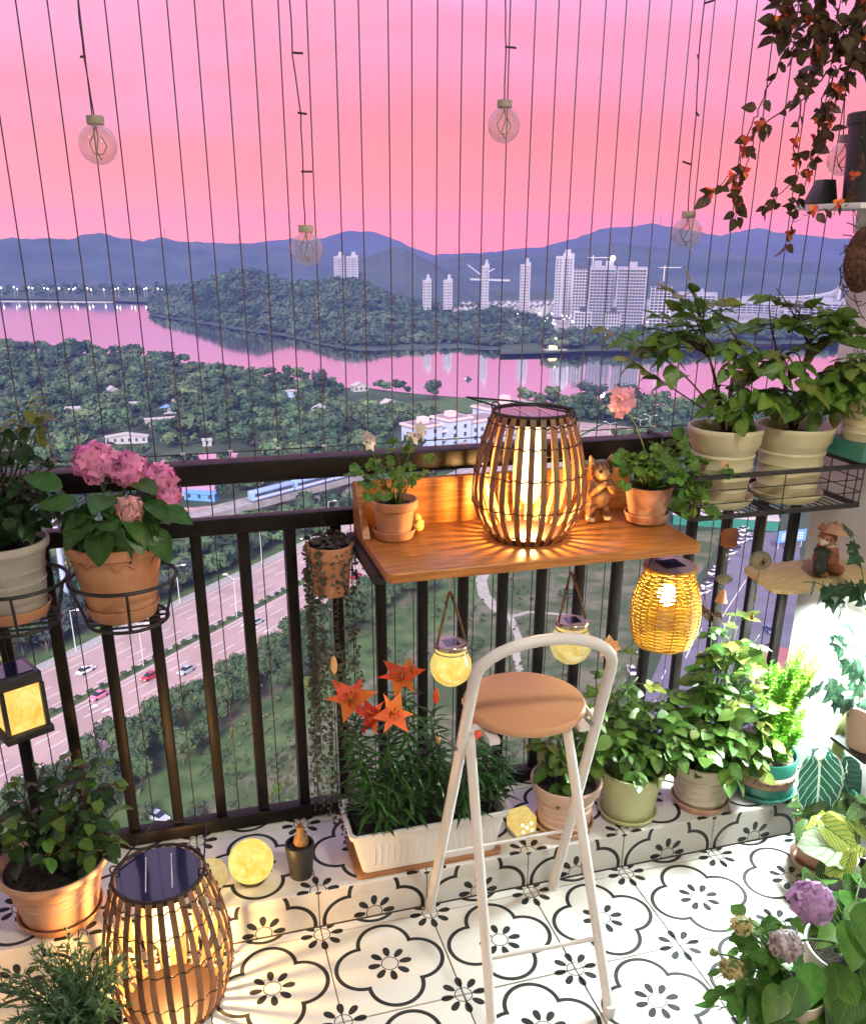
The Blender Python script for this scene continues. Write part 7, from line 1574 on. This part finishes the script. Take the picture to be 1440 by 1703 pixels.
for i in range(34):
    px = rnd.choice((1265, 1280, 1310, 1330, 1355, 1300, 1345, 1370)); tip = W(px+rnd.uniform(-28, 30), rnd.uniform(1085, 1190) if px < 1330 else rnd.uniform(1060, 1130), rnd.uniform(.04, .22))
    if tip.x > WALLX-.05: tip.x = WALLX-.05-rnd.uniform(0, .03)
    b0 = P+Vector((rnd.uniform(-.04, .04), rnd.uniform(-.04, .04), -.016)); path = bez(b0, b0.lerp(tip, .45)+Vector((0, 0, .03)), tip, 12); b = MB(); b.tube(path, .0016, 4)
    for k in range(300):
        u = rnd.uniform(.12, 1); q = min(11, int(u*12)); p = path[q].lerp(path[q+1], u*12-q); tan = (path[q+1]-path[q]).normalized(); a = rnd.uniform(0, 6.28); e1 = tan.orthogonal().normalized(); e2 = tan.cross(e1); rad = e1*math.cos(a)+e2*math.sin(a)
        sz = .026*(math.sin(PI*min(.97, u*.88+.08))**.6)*rnd.uniform(.7, 1.15); M = leafM(p, rad+tan*.55, rv(1), sz, 1.3); b.add([M@Vector(x) for x in fv], ff)
    b.build('plume', MATS['fern_needle'], t, smooth=2)
tipc = W(1328, 1215, .02); b0 = P+Vector((.01, -.05, -.014)); path = bez(b0, b0.lerp(tipc, .5), tipc, 8); b = MB(); b.tube(path, .0016, 4)
for k in range(260): u = rnd.uniform(.05, 1); q = min(7, int(u*8)); p = path[q].lerp(path[q+1], u*8-q); M = leafM(p, rv(1)+Vector((0, 0, .5)), rv(1), .026*rnd.uniform(.6, 1.1), 1.3); b.add([M@Vector(x) for x in fv], ff)
b.build('plume', MATS['fern_needle'], t, smooth=2)
# glass light brick
emis('cube_glow', (.95, .50, .06), .65, (1.0, .85, .32), 46); e = onz(873, 1396, LEDZ); t = thing('light_brick', 'glass light cube glowing gold beside the white trough', 'light cube', (e.x, e.y+.03, LEDZ))
Mc = Matrix.Translation((e.x, e.y+.033, LEDZ)) @ Matrix.Rotation(R_(8), 4, 'Z')
part('glass_block', lambda b: b.box((-.033, -.033, .013), (.033, .033, .068), Mc), 'cube_glow', t, bevel=.006); part('base', lambda b: b.box((-.034, -.034, .0008), (.034, .034, .0125), Mc), 'bulb_cap', t, bevel=.003)
mat('gem', (.9, .7, .3), rough=.1); emis('led_spot', (1, .86, .5), 5)
for (x, z) in ((-.016, .052), (.013, .050), (-.012, .027), (.016, .026), (.0, .040)): part('led', lambda b: b.ball(Mc@Vector((x, -.0335, z)), .0042, 8, 6), 'led_spot', t, smooth=2)

# ================================================================ SHELF WITH FOX, CHIMES
mat('clay', (.26, .09, .04), rough=.8, scale=20, var=.2)
SZ = .845; t = thing('wall_shelf', 'pale yellow wooden shelf with a carved edge on the side wall', 'shelf', (1.47, .12, SZ-.012)); 
out_ = [(1.287, .035), (1.325, .012), (WALLX-.002, .012), (WALLX-.002, .215)]+[(1.62-.0155*i, .215+(.006 if i % 2 else 0)) for i in range(19)]+[(1.318, .213), (1.305, .195), (1.298, .15)]
part('board', lambda b: b.poly(out_, SZ-.014, SZ), 'pale_wood', t, bevel=.002)
part('bracket', lambda b: b.box((1.52, .16, SZ-.05), (WALLX-.002, .18, SZ-.0145)), 'pale_wood', t)
Fx = onz(1380, 952, SZ); Fx = Vector((1.500, .105, SZ)); t = thing('fox_figurine', 'seated fox figurine in a brimmed hat hugging a dark bundle on the yellow shelf', 'figurine', Fx); s = 1.0
def f_(x, y, z): return Fx+Vector((x, y, z))
def foxcol(co):
    x, y, z = co.x, co.y, co.z
    if z > .129: return (.16, .10, .07) if z > .142 else (.34, .25, .18)
    if x < -.022 and z > .095 and y < .0 and z < .112: return (.66, .52, .40)
    if .085 < z < .100 and y < -.02: return (.60, .46, .34)
    if z > .100: return (.22, .085, .04)
    return (.26, .085, .035) if math.sin(z*160+x*90) > -.5 else (.20, .065, .03)
fm = paintmat('fox_paint', .45, .35, 60)
blobs('body', [(f_(.008, .005, .042), (.038, .034, .044)), (f_(.0, 0, .074), (.029, .027, .028)), (f_(-.008, -.008, .110), (.028, .026, .023)), (f_(-.030, -.022, .103), (.017, .013, .010)), (f_(-.044, -.032, .101), (.007, .006, .005)), (f_(.012, -.02, .075), f_(-.022, -.038, .052), .012, .010), (f_(-.022, -.02, .008), (.020, .026, .010)), (f_(.03, -.015, .008), (.022, .026, .010)), (f_(.04, .02, .02), f_(.045, -.02, .012), .014, .012)], fm, t, .0022, foxcol, 5)
part('hat', lambda b: b.lathe([(0, .150), (.018, .149), (.022, .144), (.024, .133), (.043, .129), (.044, .126), (.022, .127), (0, .127)], f_(-.006, -.006, 0), 28, Matrix.Rotation(R_(8), 3, 'Y')), 'terracotta_old', t, smooth=2)
for sx in (-1, 1): part('ear', lambda b: b.lathe([(.010, .0), (.007, .012), (.0005, .024)], f_(-.006+sx*.022, -.004, .134), 8), 'clay', t, smooth=2); part('eye', lambda b: b.ball(f_(-.016+sx*.013, -.033, .113), .0032, 8, 6), 'eye_black', t, smooth=2)
mat('dark_bundle', (.015, .03, .028), rough=.5, var=.3, scale=40)
part('bundle', lambda b: b.lathe([(0, .0), (.015, .01), (.02, .035), (.012, .055), (.024, .075), (.022, .082), (0, .08)], f_(-.042, -.036, .006), 10), 'dark_bundle', t, smooth=2)
mat('stone_grey', (.16, .15, .10), rough=.8, scale=40, col2=(.26, .25, .18), bump=.4); 
def chime(x_px, top_py, Y, pieces, label):
    a = W(x_px, top_py, Y); t = thing('wind_chime', label, 'wind chime', a); zt_ = BZ0-.004; lowest = min(W(x_px, q[0], Y).z for q in pieces)
    part('string', lambda b: b.tube([Vector((a.x, a.y, zt_)), Vector((a.x, a.y, lowest))], .0012, 5), 'twine', t)
    for (py, kind, m_) in pieces:
        c = Vector((a.x, a.y, W(x_px, py, Y).z))
        if kind == 'bell': part('bell', lambda b: b.lathe([(0, .018), (.009, .017), (.011, .008), (.017, -.014), (.019, -.017), (.016, -.017), (.009, .006), (0, .012)], c, 18), m_, t, smooth=2)
        elif kind == 'house': part('clay_house', lambda b: (b.box((c.x-.018, c.y-.014, c.z-.02), (c.x+.018, c.y+.014, c.z+.012)), b.add([c+Vector(q) for q in ((-.023, -.018, .0122), (.023, -.018, .0122), (.023, .018, .0122), (-.023, .018, .0122), (-.02, 0, .034), (.02, 0, .034))], [(0, 1, 5, 4), (2, 3, 4, 5), (0, 4, 3), (1, 2, 5), (3, 2, 1, 0)])), m_, t)
        elif kind == 'plaque': part('plaque', lambda b: b.lathe([(0, -.008), (.024, -.008), (.026, 0), (.024, .008), (0, .008)], c, 20, Matrix.Rotation(PI/2, 3, 'X') @ Matrix.Diagonal((1, .55, 1)).to_3x3()), m_, t, smooth=True); part('motif', lambda b: b.tube([c+Vector((.015*math.cos(q*.3142), -.0085, .007*math.sin(q*.3142))) for q in range(20)], .0018, 5, closed=True), m_, t, smooth=2)
        elif kind == 'owl':
            ow = part('stone_ball', lambda b: b.ball(c, (.030, .028, .026), 18, 12), m_, t, smooth=2); part('ring_mark', lambda b: b.tube([c+Vector((-.010+.010*math.cos(q*.3927), -.0265, .004+.010*math.sin(q*.3927))) for q in range(16)], .0022, 5, closed=True), 'clay', ow, smooth=2); part('eye', lambda b: b.ball(c+Vector((-.010, -.0265, .004)), .004, 8, 6), 'eye_black', ow, smooth=2)
        else: part('bead', lambda b: b.ball(c, (.006, .006, .008), 8, 6), m_, t, smooth=2)
chime(1216, 870, .20, [(897, 'house', 'clay'), (922, 'bead', 'jar_rim'), (962, 'plaque', 'stone_grey'), (990, 'bell', 'terracotta')], 'clay house wind chime with a plaque and a small bell hanging below the basket')
chime(1272, 880, .06, [(931, 'owl', 'stone_grey'), (993, 'bead', 'stone_grey'), (1024, 'bead', 'clay')], 'stone bird-eye wind chime hanging in front of the yellow shelf')
t = thing('dry_leaf_string', 'brown dried leaves hanging beside the wicker lantern', 'ornament', W(1172, 1010, .12)); 
part('string', lambda b: b.tube([W(1172, 985, .12), W(1175, 1010, .12), W(1190, 1030, .12)], .0014, 5), 'twine', t, smooth=2); part('string', lambda b: b.tube([W(1172, 985, .12), Vector((W(1172, 985, .12).x, .12, BZ0))], .0008, 4), 'twine', t)
for (px, py, d) in ((1168, 1005, (-.2, -.3, -.9)), (1173, 1012, (.2, -.4, -.9)), (1185, 1020, (.7, -.3, -.5))): leaf(t, 'boug', 'boug_leaf', W(px, py, .12), d, (0, -1, .2), .04)

# ================================================================ UPPER RIGHT: BOUGAINVILLEA
S2 = onx(1405, 337, 1.52); sz = 1.826; t = thing('wall_shelf', 'white shelf high on the side wall under the black pot', 'shelf', (1.55, .25, sz-.01)); part('board', lambda b: b.box((1.455, .14, sz-.014), (WALLX-.002, .40, sz)), 'pot_white', t, bevel=.002)
part('bracket', lambda b: b.box((1.56, .26, sz-.07), (WALLX-.002, .275, sz-.0145)), 'pot_white', t)
t = thing('solar_spotlight', 'small black wedge-shaped solar light on the high white shelf', 'solar light', (1.49, .33, sz)); part('body', lambda b: b.add([Vector(q) for q in ((1.452, .305, sz+.001), (1.52, .305, sz+.001), (1.52, .365, sz+.001), (1.452, .365, sz+.001), (1.480, .32, sz+.062), (1.515, .32, sz+.062), (1.515, .36, sz+.062), (1.480, .36, sz+.062))], [(3, 2, 1, 0), (4, 5, 6, 7), (0, 1, 5, 4), (1, 2, 6, 5), (2, 3, 7, 6), (3, 0, 4, 7)]), 'black_metal', t, bevel=.002)
P = Vector((1.565, .265, sz+.215)); t = potted('hanging_bougainvillea', 'bougainvillea with dark trailing stems and orange-red bracts in a tall black pot, top right', 'potted plant', P, .066, .052, .212, 'plain', 'pot_black')
part('rim_band', lambda b: b.lathe([(.064, -.028), (.070, -.026), (.071, -.002), (.068, .001), (.060, 0)], P, 40), 'pot_black', t, smooth=True)
b0 = P-Vector((0, 0, .012)); part('trunk', lambda b: b.tube(bez(b0, b0+Vector((-.02, 0, .1)), W(1400, 60, .28), 8), [.013-.0008*i for i in range(9)], 8), 'stem_brown', t, smooth=2)
trunk_top = W(1402, 75, .28)
def trail(pts, Y, lv, fl, ls=.034):
    pp = [W(x, y, Y+.004*i) for i, (x, y) in enumerate(pts)]; path = []
    for i in range(len(pp)-1):
        for k in range(5): path.append(pp[i].lerp(pp[i+1], k/5)+rv(.003))
    path.append(pp[-1]); n = len(path); part('stem', lambda b: b.tube(path, [.0022-.0014*i/n for i in range(n)], 5), 'stem_brown', t, smooth=2)
    for i in range(lv):
        p = path[rnd.randrange(n)]; leaf(t, 'boug', 'boug_leaf', p+rv(.003), Vector((rnd.uniform(-1, 1), rnd.uniform(-.7, .5), rnd.uniform(-1, .25))), Vector((0, -1, .3))+rv(.6), ls*rnd.uniform(.65, 1.2))
    for u in fl:
        p = path[int(u*(n-1))]; fp_ = part('flower', lambda b: b.ball(p, .003, 6, 4), 'pet_red', t, smooth=2)
        for k in range(3): a = k*2.09+rnd.random(); put('bract', petal_mesh('pet_red' if rnd.random() < .6 else 'pet_lily', .75, 3, .3, .2), fp_, M=Matrix.Translation(-org(fp_)) @ leafM(p, Vector((math.cos(a), -.35, math.sin(a))), Vector((0, -1, .2)), .019))
trail([(1395, 40), (1340, 60), (1300, 95), (1270, 160), (1250, 210), (1232, 260), (1225, 295), (1225, 330), (1222, 365)], .26, 34, (.55, .62, .8, .84, .9))
trail([(1390, 90), (1340, 140), (1300, 185), (1260, 210), (1240, 280), (1215, 295), (1170, 328)], .24, 26, (.5, .68, .82, .98))
trail([(1380, 110), (1330, 170), (1318, 250), (1326, 290), (1300, 320), (1275, 345), (1258, 352)], .27, 24, (.3, .42))
trail([(1400, 100), (1370, 160), (1360, 215), (1350, 260), (1340, 300), (1322, 350), (1312, 385), (1305, 410)], .25, 30, (.35, .55, .86))
trail([(1400, 60), (1420, 110), (1390, 150), (1365, 190), (1352, 240)], .23, 22, (.5, .8))
trail([(1400, 70), (1360, 20), (1310, 20), (1290, 35)], .25, 26, (.7, .95), .04); trail([(1405, 50), (1380, 0), (1330, -30), (1300, 10)], .27, 26, (.5, .9), .04); trail([(1410, 60), (1440, 20), (1430, -30), (1390, -20)], .22, 26, (.4,), .042); trail([(1405, 80), (1440, 110), (1435, 60), (1420, 20)], .24, 26, (.6,), .042); trail([(1400, 80), (1350, 85), (1300, 60), (1330, 30)], .24, 24, (.3, .9), .04)
trail([(1400, 70), (1375, 60), (1345, 110), (1330, 150)], .26, 24, (.6, .9), .04); trail([(1410, 40), (1360, 45), (1325, 5), (1290, 60)], .25, 24, (.5, .95), .04); trail([(1420, 100), (1400, 140), (1385, 180), (1372, 235)], .22, 22, (.4, .8), .038)
trail([(1435, 190), (1430, 270), (1410, 330), (1370, 352), (1335, 355)], .15, 12, (.35, .6, .9), .03)
# coir ball
mat('coir', (.10, .045, .03), rough=1, scale=40, col2=(.22, .11, .07), bump=1)
C0 = onx(1434, 432, 1.56); t = thing('twig_ball', 'ball of dark brown twigs hanging on the wall at the right edge', 'twig ball', C0)
part('core', lambda b: b.ball(C0, (.048, .045, .085), 14, 10), 'coir', t, smooth=2)
for i in range(70):
    a = rnd.uniform(0, 6.28); z0 = rnd.uniform(-.085, .07); p0 = C0+Vector((.048*math.cos(a), .045*math.sin(a), z0))*1.0; p2 = C0+Vector((.05*math.cos(a+rnd.uniform(.5, 1.8)), .047*math.sin(a+1.2), z0+rnd.uniform(-.07, .07))); pm_ = (p0+p2)/2; pm_ = C0+(pm_-C0)*1.35+rv(.006); part('twig', lambda b: b.tube(bez(p0, pm_, p2, 5), .0013, 4), 'coir', t, smooth=2)
part('hanger', lambda b: b.tube([C0+Vector((0, 0, .08)), Vector((C0.x+.02, C0.y, sz-.08)), Vector((WALLX-.004, C0.y, sz-.05))], .0015, 5), 'twine', t, smooth=2)

# ================================================================ LOWER RIGHT CORNER
# leafy vine in a peach pot on the wall
P = Vector((1.555, -.125, .535)); t = potted('potted_ivy', 'dark pointed-leaved trailing plant in a peach pot on the side wall', 'potted plant', P, .075, .055, .135, 'plain', 'pot_pinkish')
sh = thing('wall_bracket', 'bracket on the wall under the peach pot', 'bracket', (WALLX-.01, P.y, P.z-.14)); part('plate', lambda b: b.box((1.49, P.y-.07, P.z-.146), (WALLX-.002, P.y+.07, P.z-.1365)), 'black_metal', sh)
def tendril(pts, Y, n, ls, kind='ivy', mname='ivy_leaf'):
    pp = [W(*q, Y) for q in pts]
    for p in pp: p.x = min(p.x, WALLX-.03)
    path = bez(pp[0], pp[1], pp[2], 10); part('stem', lambda b: b.tube(path, .0015, 5), 'stem_green', t, smooth=2)
    for i in range(n): u = .2+.8*(i+rnd.random()*.5)/n; p = path[min(10, int(u*10))]; leaf(t, kind, mname, p, Vector((-.6+rnd.uniform(-.5, .5), -.35, rnd.uniform(-.7, .3))), Vector((.1, -.8, .5))+rv(.3), ls*rnd.uniform(.75, 1.2), 1.0)
tendril([(1430, 1180), (1400, 1110), (1345, 1155)], -.10, 7, .065); tendril([(1430, 1170), (1400, 1060), (1385, 1050)], -.08, 6, .05); tendril([(1435, 1160), (1440, 1100), (1400, 1080)], -.12, 6, .06)
tendril([(1440, 1150), (1430, 960), (1335, 968)], -.02, 10, .06); tendril([(1440, 1100), (1445, 900), (1400, 870)], -.03, 6, .05); tendril([(1440, 1190), (1420, 1140), (1370, 1170)], -.10, 6, .055); tendril([(1440, 1000), (1420, 960), (1380, 985)], -.03, 6, .055)
for i in range(14): leaf(t, 'ivy', 'ivy_leaf', P+Vector((rnd.uniform(-.07, .05), rnd.uniform(-.07, .05), rnd.uniform(-.01, .05))), Vector((rnd.uniform(-1, .3), -.6, rnd.uniform(-.6, .4))), Vector((0, -.7, .7))+rv(.3), .05)
# alocasia with big veined leaves
P = Vector((1.545, .035, .300)); P = Vector((1.53, -.075, .20)); t = potted('potted_alocasia', 'alocasia with a large white-veined arrow leaf on a thick pale stalk', 'potted plant', P, .075, .06, .16, 'plain', 'pot_green')
def bigleaf(root, mname, p_base, p_tip, nrm, wdt, lobes=True, wav=.02, name='leaf'):
    d = p_tip-p_base; L_ = d.length; n = 12; v = []; f = []; uv = []
    for i in range(n+1):
        tt = -.22+1.22*i/n if lobes else i/n
        if tt < 0: w_ = wdt*.62*math.sqrt(max(0, (tt+.22)/.22)); inn = wdt*.30*min(1, -tt/.2)
        else: w_ = wdt*(.62*(1-tt)**.55+.25*math.sin(PI*tt))*(1+.07*math.sin(tt*34)); inn = 0
        if i == n: w_ = .002
        z = -.10*tt*tt; v += [(-w_, tt, z+.10*w_+wav*math.sin(i*2.1)), (-(inn+w_)/2, tt, z+.05*w_), (-inn, tt, z), (inn+1e-5, tt, z), ((inn+w_)/2, tt, z+.05*w_), (w_, tt, z+.10*w_-wav*math.sin(i*2.1))]
        uv += [(-1, tt), (-.5, tt), (-.001, tt), (.001, tt), (.5, tt), (1, tt)]
    for i in range(n):
        for j in range(5):
            if j == 2: continue
            a = i*6+j; f.append((a, a+1, a+7, a+6))
    me = bpy.data.meshes.new('leaf'); me.from_pydata(v, [], f); ul = me.uv_layers.new(name='UVMap')
    for lp in me.loops: ul.data[lp.index].uv = uv[lp.vertex_index]
    me.polygons.foreach_set('use_smooth', [True]*len(me.polygons)); me.materials.append(MATS[mname]); return put(name, me, root, M=Matrix.Translation(-org(root)) @ leafM(p_base, d, nrm, L_))
a = W(1363, 1268, -.12); c_ = W(1360, 1372, -.16); bigleaf(t, 'aloc_leaf', a, c_, Vector((-.15, -.75, .6)), .52)
a = W(1395, 1285, -.06); c_ = W(1440, 1365, -.08); bigleaf(t, 'aloc_dark', a, c_, Vector((-.2, -.6, .75)), .5)
a = W(1375, 1300, -.05); c_ = W(1400, 1240, -.03); bigleaf(t, 'aloc_leaf', a, c_, Vector((-.3, -.8, .4)), .5, False)
part('stalk', lambda b: b.tube([P-Vector((0, 0, .02)), W(1385, 1290, -.05), W(1398, 1220, -.04), W(1408, 1165, -.03)], [.020, .018, .016, .012], 10), 'stem_pale', t, smooth=2) if mat('stem_pale', (.38, .46, .20), rough=.5, scale=10, var=.15) else 0
part('stem', lambda b: b.tube(bez(P-Vector((0, 0, .02)), W(1390, 1230, -.1), W(1363, 1266, -.12), 8), .0035, 6), 'stem_pale', t, smooth=2)
part('stem', lambda b: b.tube(bez(P-Vector((0, 0, .02)), W(1410, 1260, -.06), W(1395, 1285, -.06), 8), .0035, 6), 'stem_pale', t, smooth=2)
# striped calathea in a clay pot on the floor
e = onz(1352, 1455, 0); P = Vector((1.475, -.125, .175)); t = potted('potted_calathea', 'low striped-leaved plant in a clay pot on the floor by the wall', 'potted plant', P, .092, .066, .165, 'plain', 'pot_peach', ('pot_pinkish', .092, .02))
bush(t, P-Vector((0, 0, .015)), [(P+Vector((0, 0, .05)), (.09, .09, .03)), (P+Vector((-.05, -.06, .04)), (.05, .04, .03))], 26, 2, 'cal', 'calathea_leaf', .085, sr=.002, t0=.7, blp=.01, droop=.25)
for (px, py, d) in ((1340, 1362, (-.5, -.5, -.2)), (1352, 1380, (-.2, -.8, -.3)), (1375, 1350, (0, -.6, .2)), (1365, 1430, (-.2, -.7, -.6)), (1400, 1360, (.3, -.7, 0))): leaf(t, 'cal', 'calathea_leaf', W(px, py, -.18), d, (0, -.5, .9), .085)
# caladium with yellow and white leaves
P = Vector((1.40, -.335, .155)); t = potted('potted_caladium', 'caladium with yellow-green and white patterned leaves in front of the clay pot', 'potted plant', P, .07, .055, .15, 'plain', 'pot_black')
for (x0, y0, x1, y1, Y, m_, n_) in ((1372, 1375, 1435, 1418, -.34, 'caladium_leaf', (-.1, -.6, .8)), (1420, 1395, 1350, 1372, -.30, 'caladium_leaf', (0, -.5, .85)), (1410, 1412, 1335, 1402, -.36, 'caladium_white', (0, -.55, .8)), (1400, 1430, 1440, 1460, -.38, 'caladium_white', (.1, -.6, .8)), (1420, 1370, 1450, 1400, -.28, 'caladium_leaf', (.2, -.5, .8)), (1400, 1440, 1375, 1452, -.4, 'caladium_leaf', (-.2, -.6, .7)), (1430, 1345, 1410, 1362, -.25, 'calathea_leaf', (0, -.6, .8)), (1415, 1420, 1400, 1465, -.40, 'caladium_leaf', (0, -.7, .6))):
    a, c_ = W(x0, y0, Y), W(x1, y1, Y-.03); bigleaf(t, m_, a, c_, Vector(n_), .42, True); part('stem', lambda b: b.tube(bez(P-Vector((0, 0, .01)), (P+a)/2+Vector((0, 0, .04)), a, 6), .0028, 5), 'stem_green', t, smooth=2)
# hydrangea, bottom right
P = Vector((1.16, -.60, .20)); hyd_root = t = potted('potted_hydrangea', 'hydrangea with a mauve head and big dark leaves in the bottom right corner', 'potted plant', P, .11, .085, .195, 'plain', 'pot_white')
b0 = P-Vector((0, 0, .015))
bush(t, b0, [(W(1385, 1560, -.55), (.11, .09, .09)), (W(1400, 1480, -.45), (.09, .08, .07)), (W(1420, 1640, -.6), (.09, .08, .07)), (W(1330, 1660, -.62), (.08, .07, .06))], 26, 3, 'hyd', 'hydrangea_leaf_lit', .105, sr=.004, t0=.5, blp=.012, droop=.3)
for (px, py, d, s_) in ((1420, 1560, (.4, -.7, -.5), .13), (1385, 1600, (-.2, -.8, -.5), .13), (1350, 1600, (-.4, -.6, -.6), .10), (1430, 1450, (.3, -.5, .2), .10), (1400, 1660, (0, -.8, -.5), .12), (1360, 1650, (-.3, -.7, -.6), .10)): leaf(t, 'hyd', 'hydrangea_leaf_lit', W(px, py, -.66), d, (-.1, -.6, .75), s_)
for (px, py, r, m_, n_) in ((1350, 1500, 42, 'pet_purple', 66), (1306, 1572, 31, 'pet_greyviolet', 60)): c = W(px, py, -.70); flower_head(t, c, r*mpp(c), m_, n_, .40); part('stem', lambda b: b.tube(bez(b0, (b0+c)/2+Vector((0, .02, .03)), c, 6), .0035, 5), 'stem_green', t, smooth=2)
# small greenish hydrangea beside it
P = Vector((.985, -.62, .15)); t = potted('potted_hydrangea', 'smaller hydrangea with fading yellow-green heads left of the mauve one', 'potted plant', P, .08, .06, .145, 'plain', 'pot_beige')
b0 = P-Vector((0, 0, .015))
bush(t, b0, [(W(1250, 1590, -.6), (.06, .05, .05)), (W(1215, 1655, -.63), (.06, .05, .05)), (W(1270, 1665, -.63), (.06, .05, .05)), (W(1240, 1540, -.58), (.04, .04, .03))], 24, 4, 'hyd', 'hydrangea_leaf_lit', .058, sr=.003, t0=.4, blp=.008, droop=.2)
for (px, py, r, m_, n_) in ((1233, 1540, 22, 'pet_greenish', 36), (1217, 1612, 25, 'pet_greenish', 40), (1187, 1585, 10, 'pet_greenish', 16)): c = W(px, py, -.62); flower_head(t, c, r*mpp(c), m_, n_, .36, squash=.7); part('stem', lambda b: b.tube(bez(b0, (b0+c)/2+Vector((0, .01, .03)), c, 6), .0025, 5), 'stem_green', t, smooth=2)
for (px, py, d, s_) in ((1440, 1500, (-.3, -.6, -.3), .12), (1425, 1620, (-.6, -.5, -.3), .13), (1400, 1690, (-.3, -.7, -.2), .12), (1350, 1700, (-.5, -.6, .1), .11), (1330, 1630, (-.6, -.5, -.3), .10), (1440, 1580, (.1, -.7, -.5), .13), (1415, 1530, (-.4, -.7, -.2), .11), (1300, 1640, (-.6, -.5, -.2), .09), (1310, 1690, (-.4, -.6, -.2), .10)):
    leaf(hyd_root, 'hyd', 'hydrangea_leaf_lit', W(px, py, -.68), d, (-.1, -.55, .8), s_)
finish_leaves()
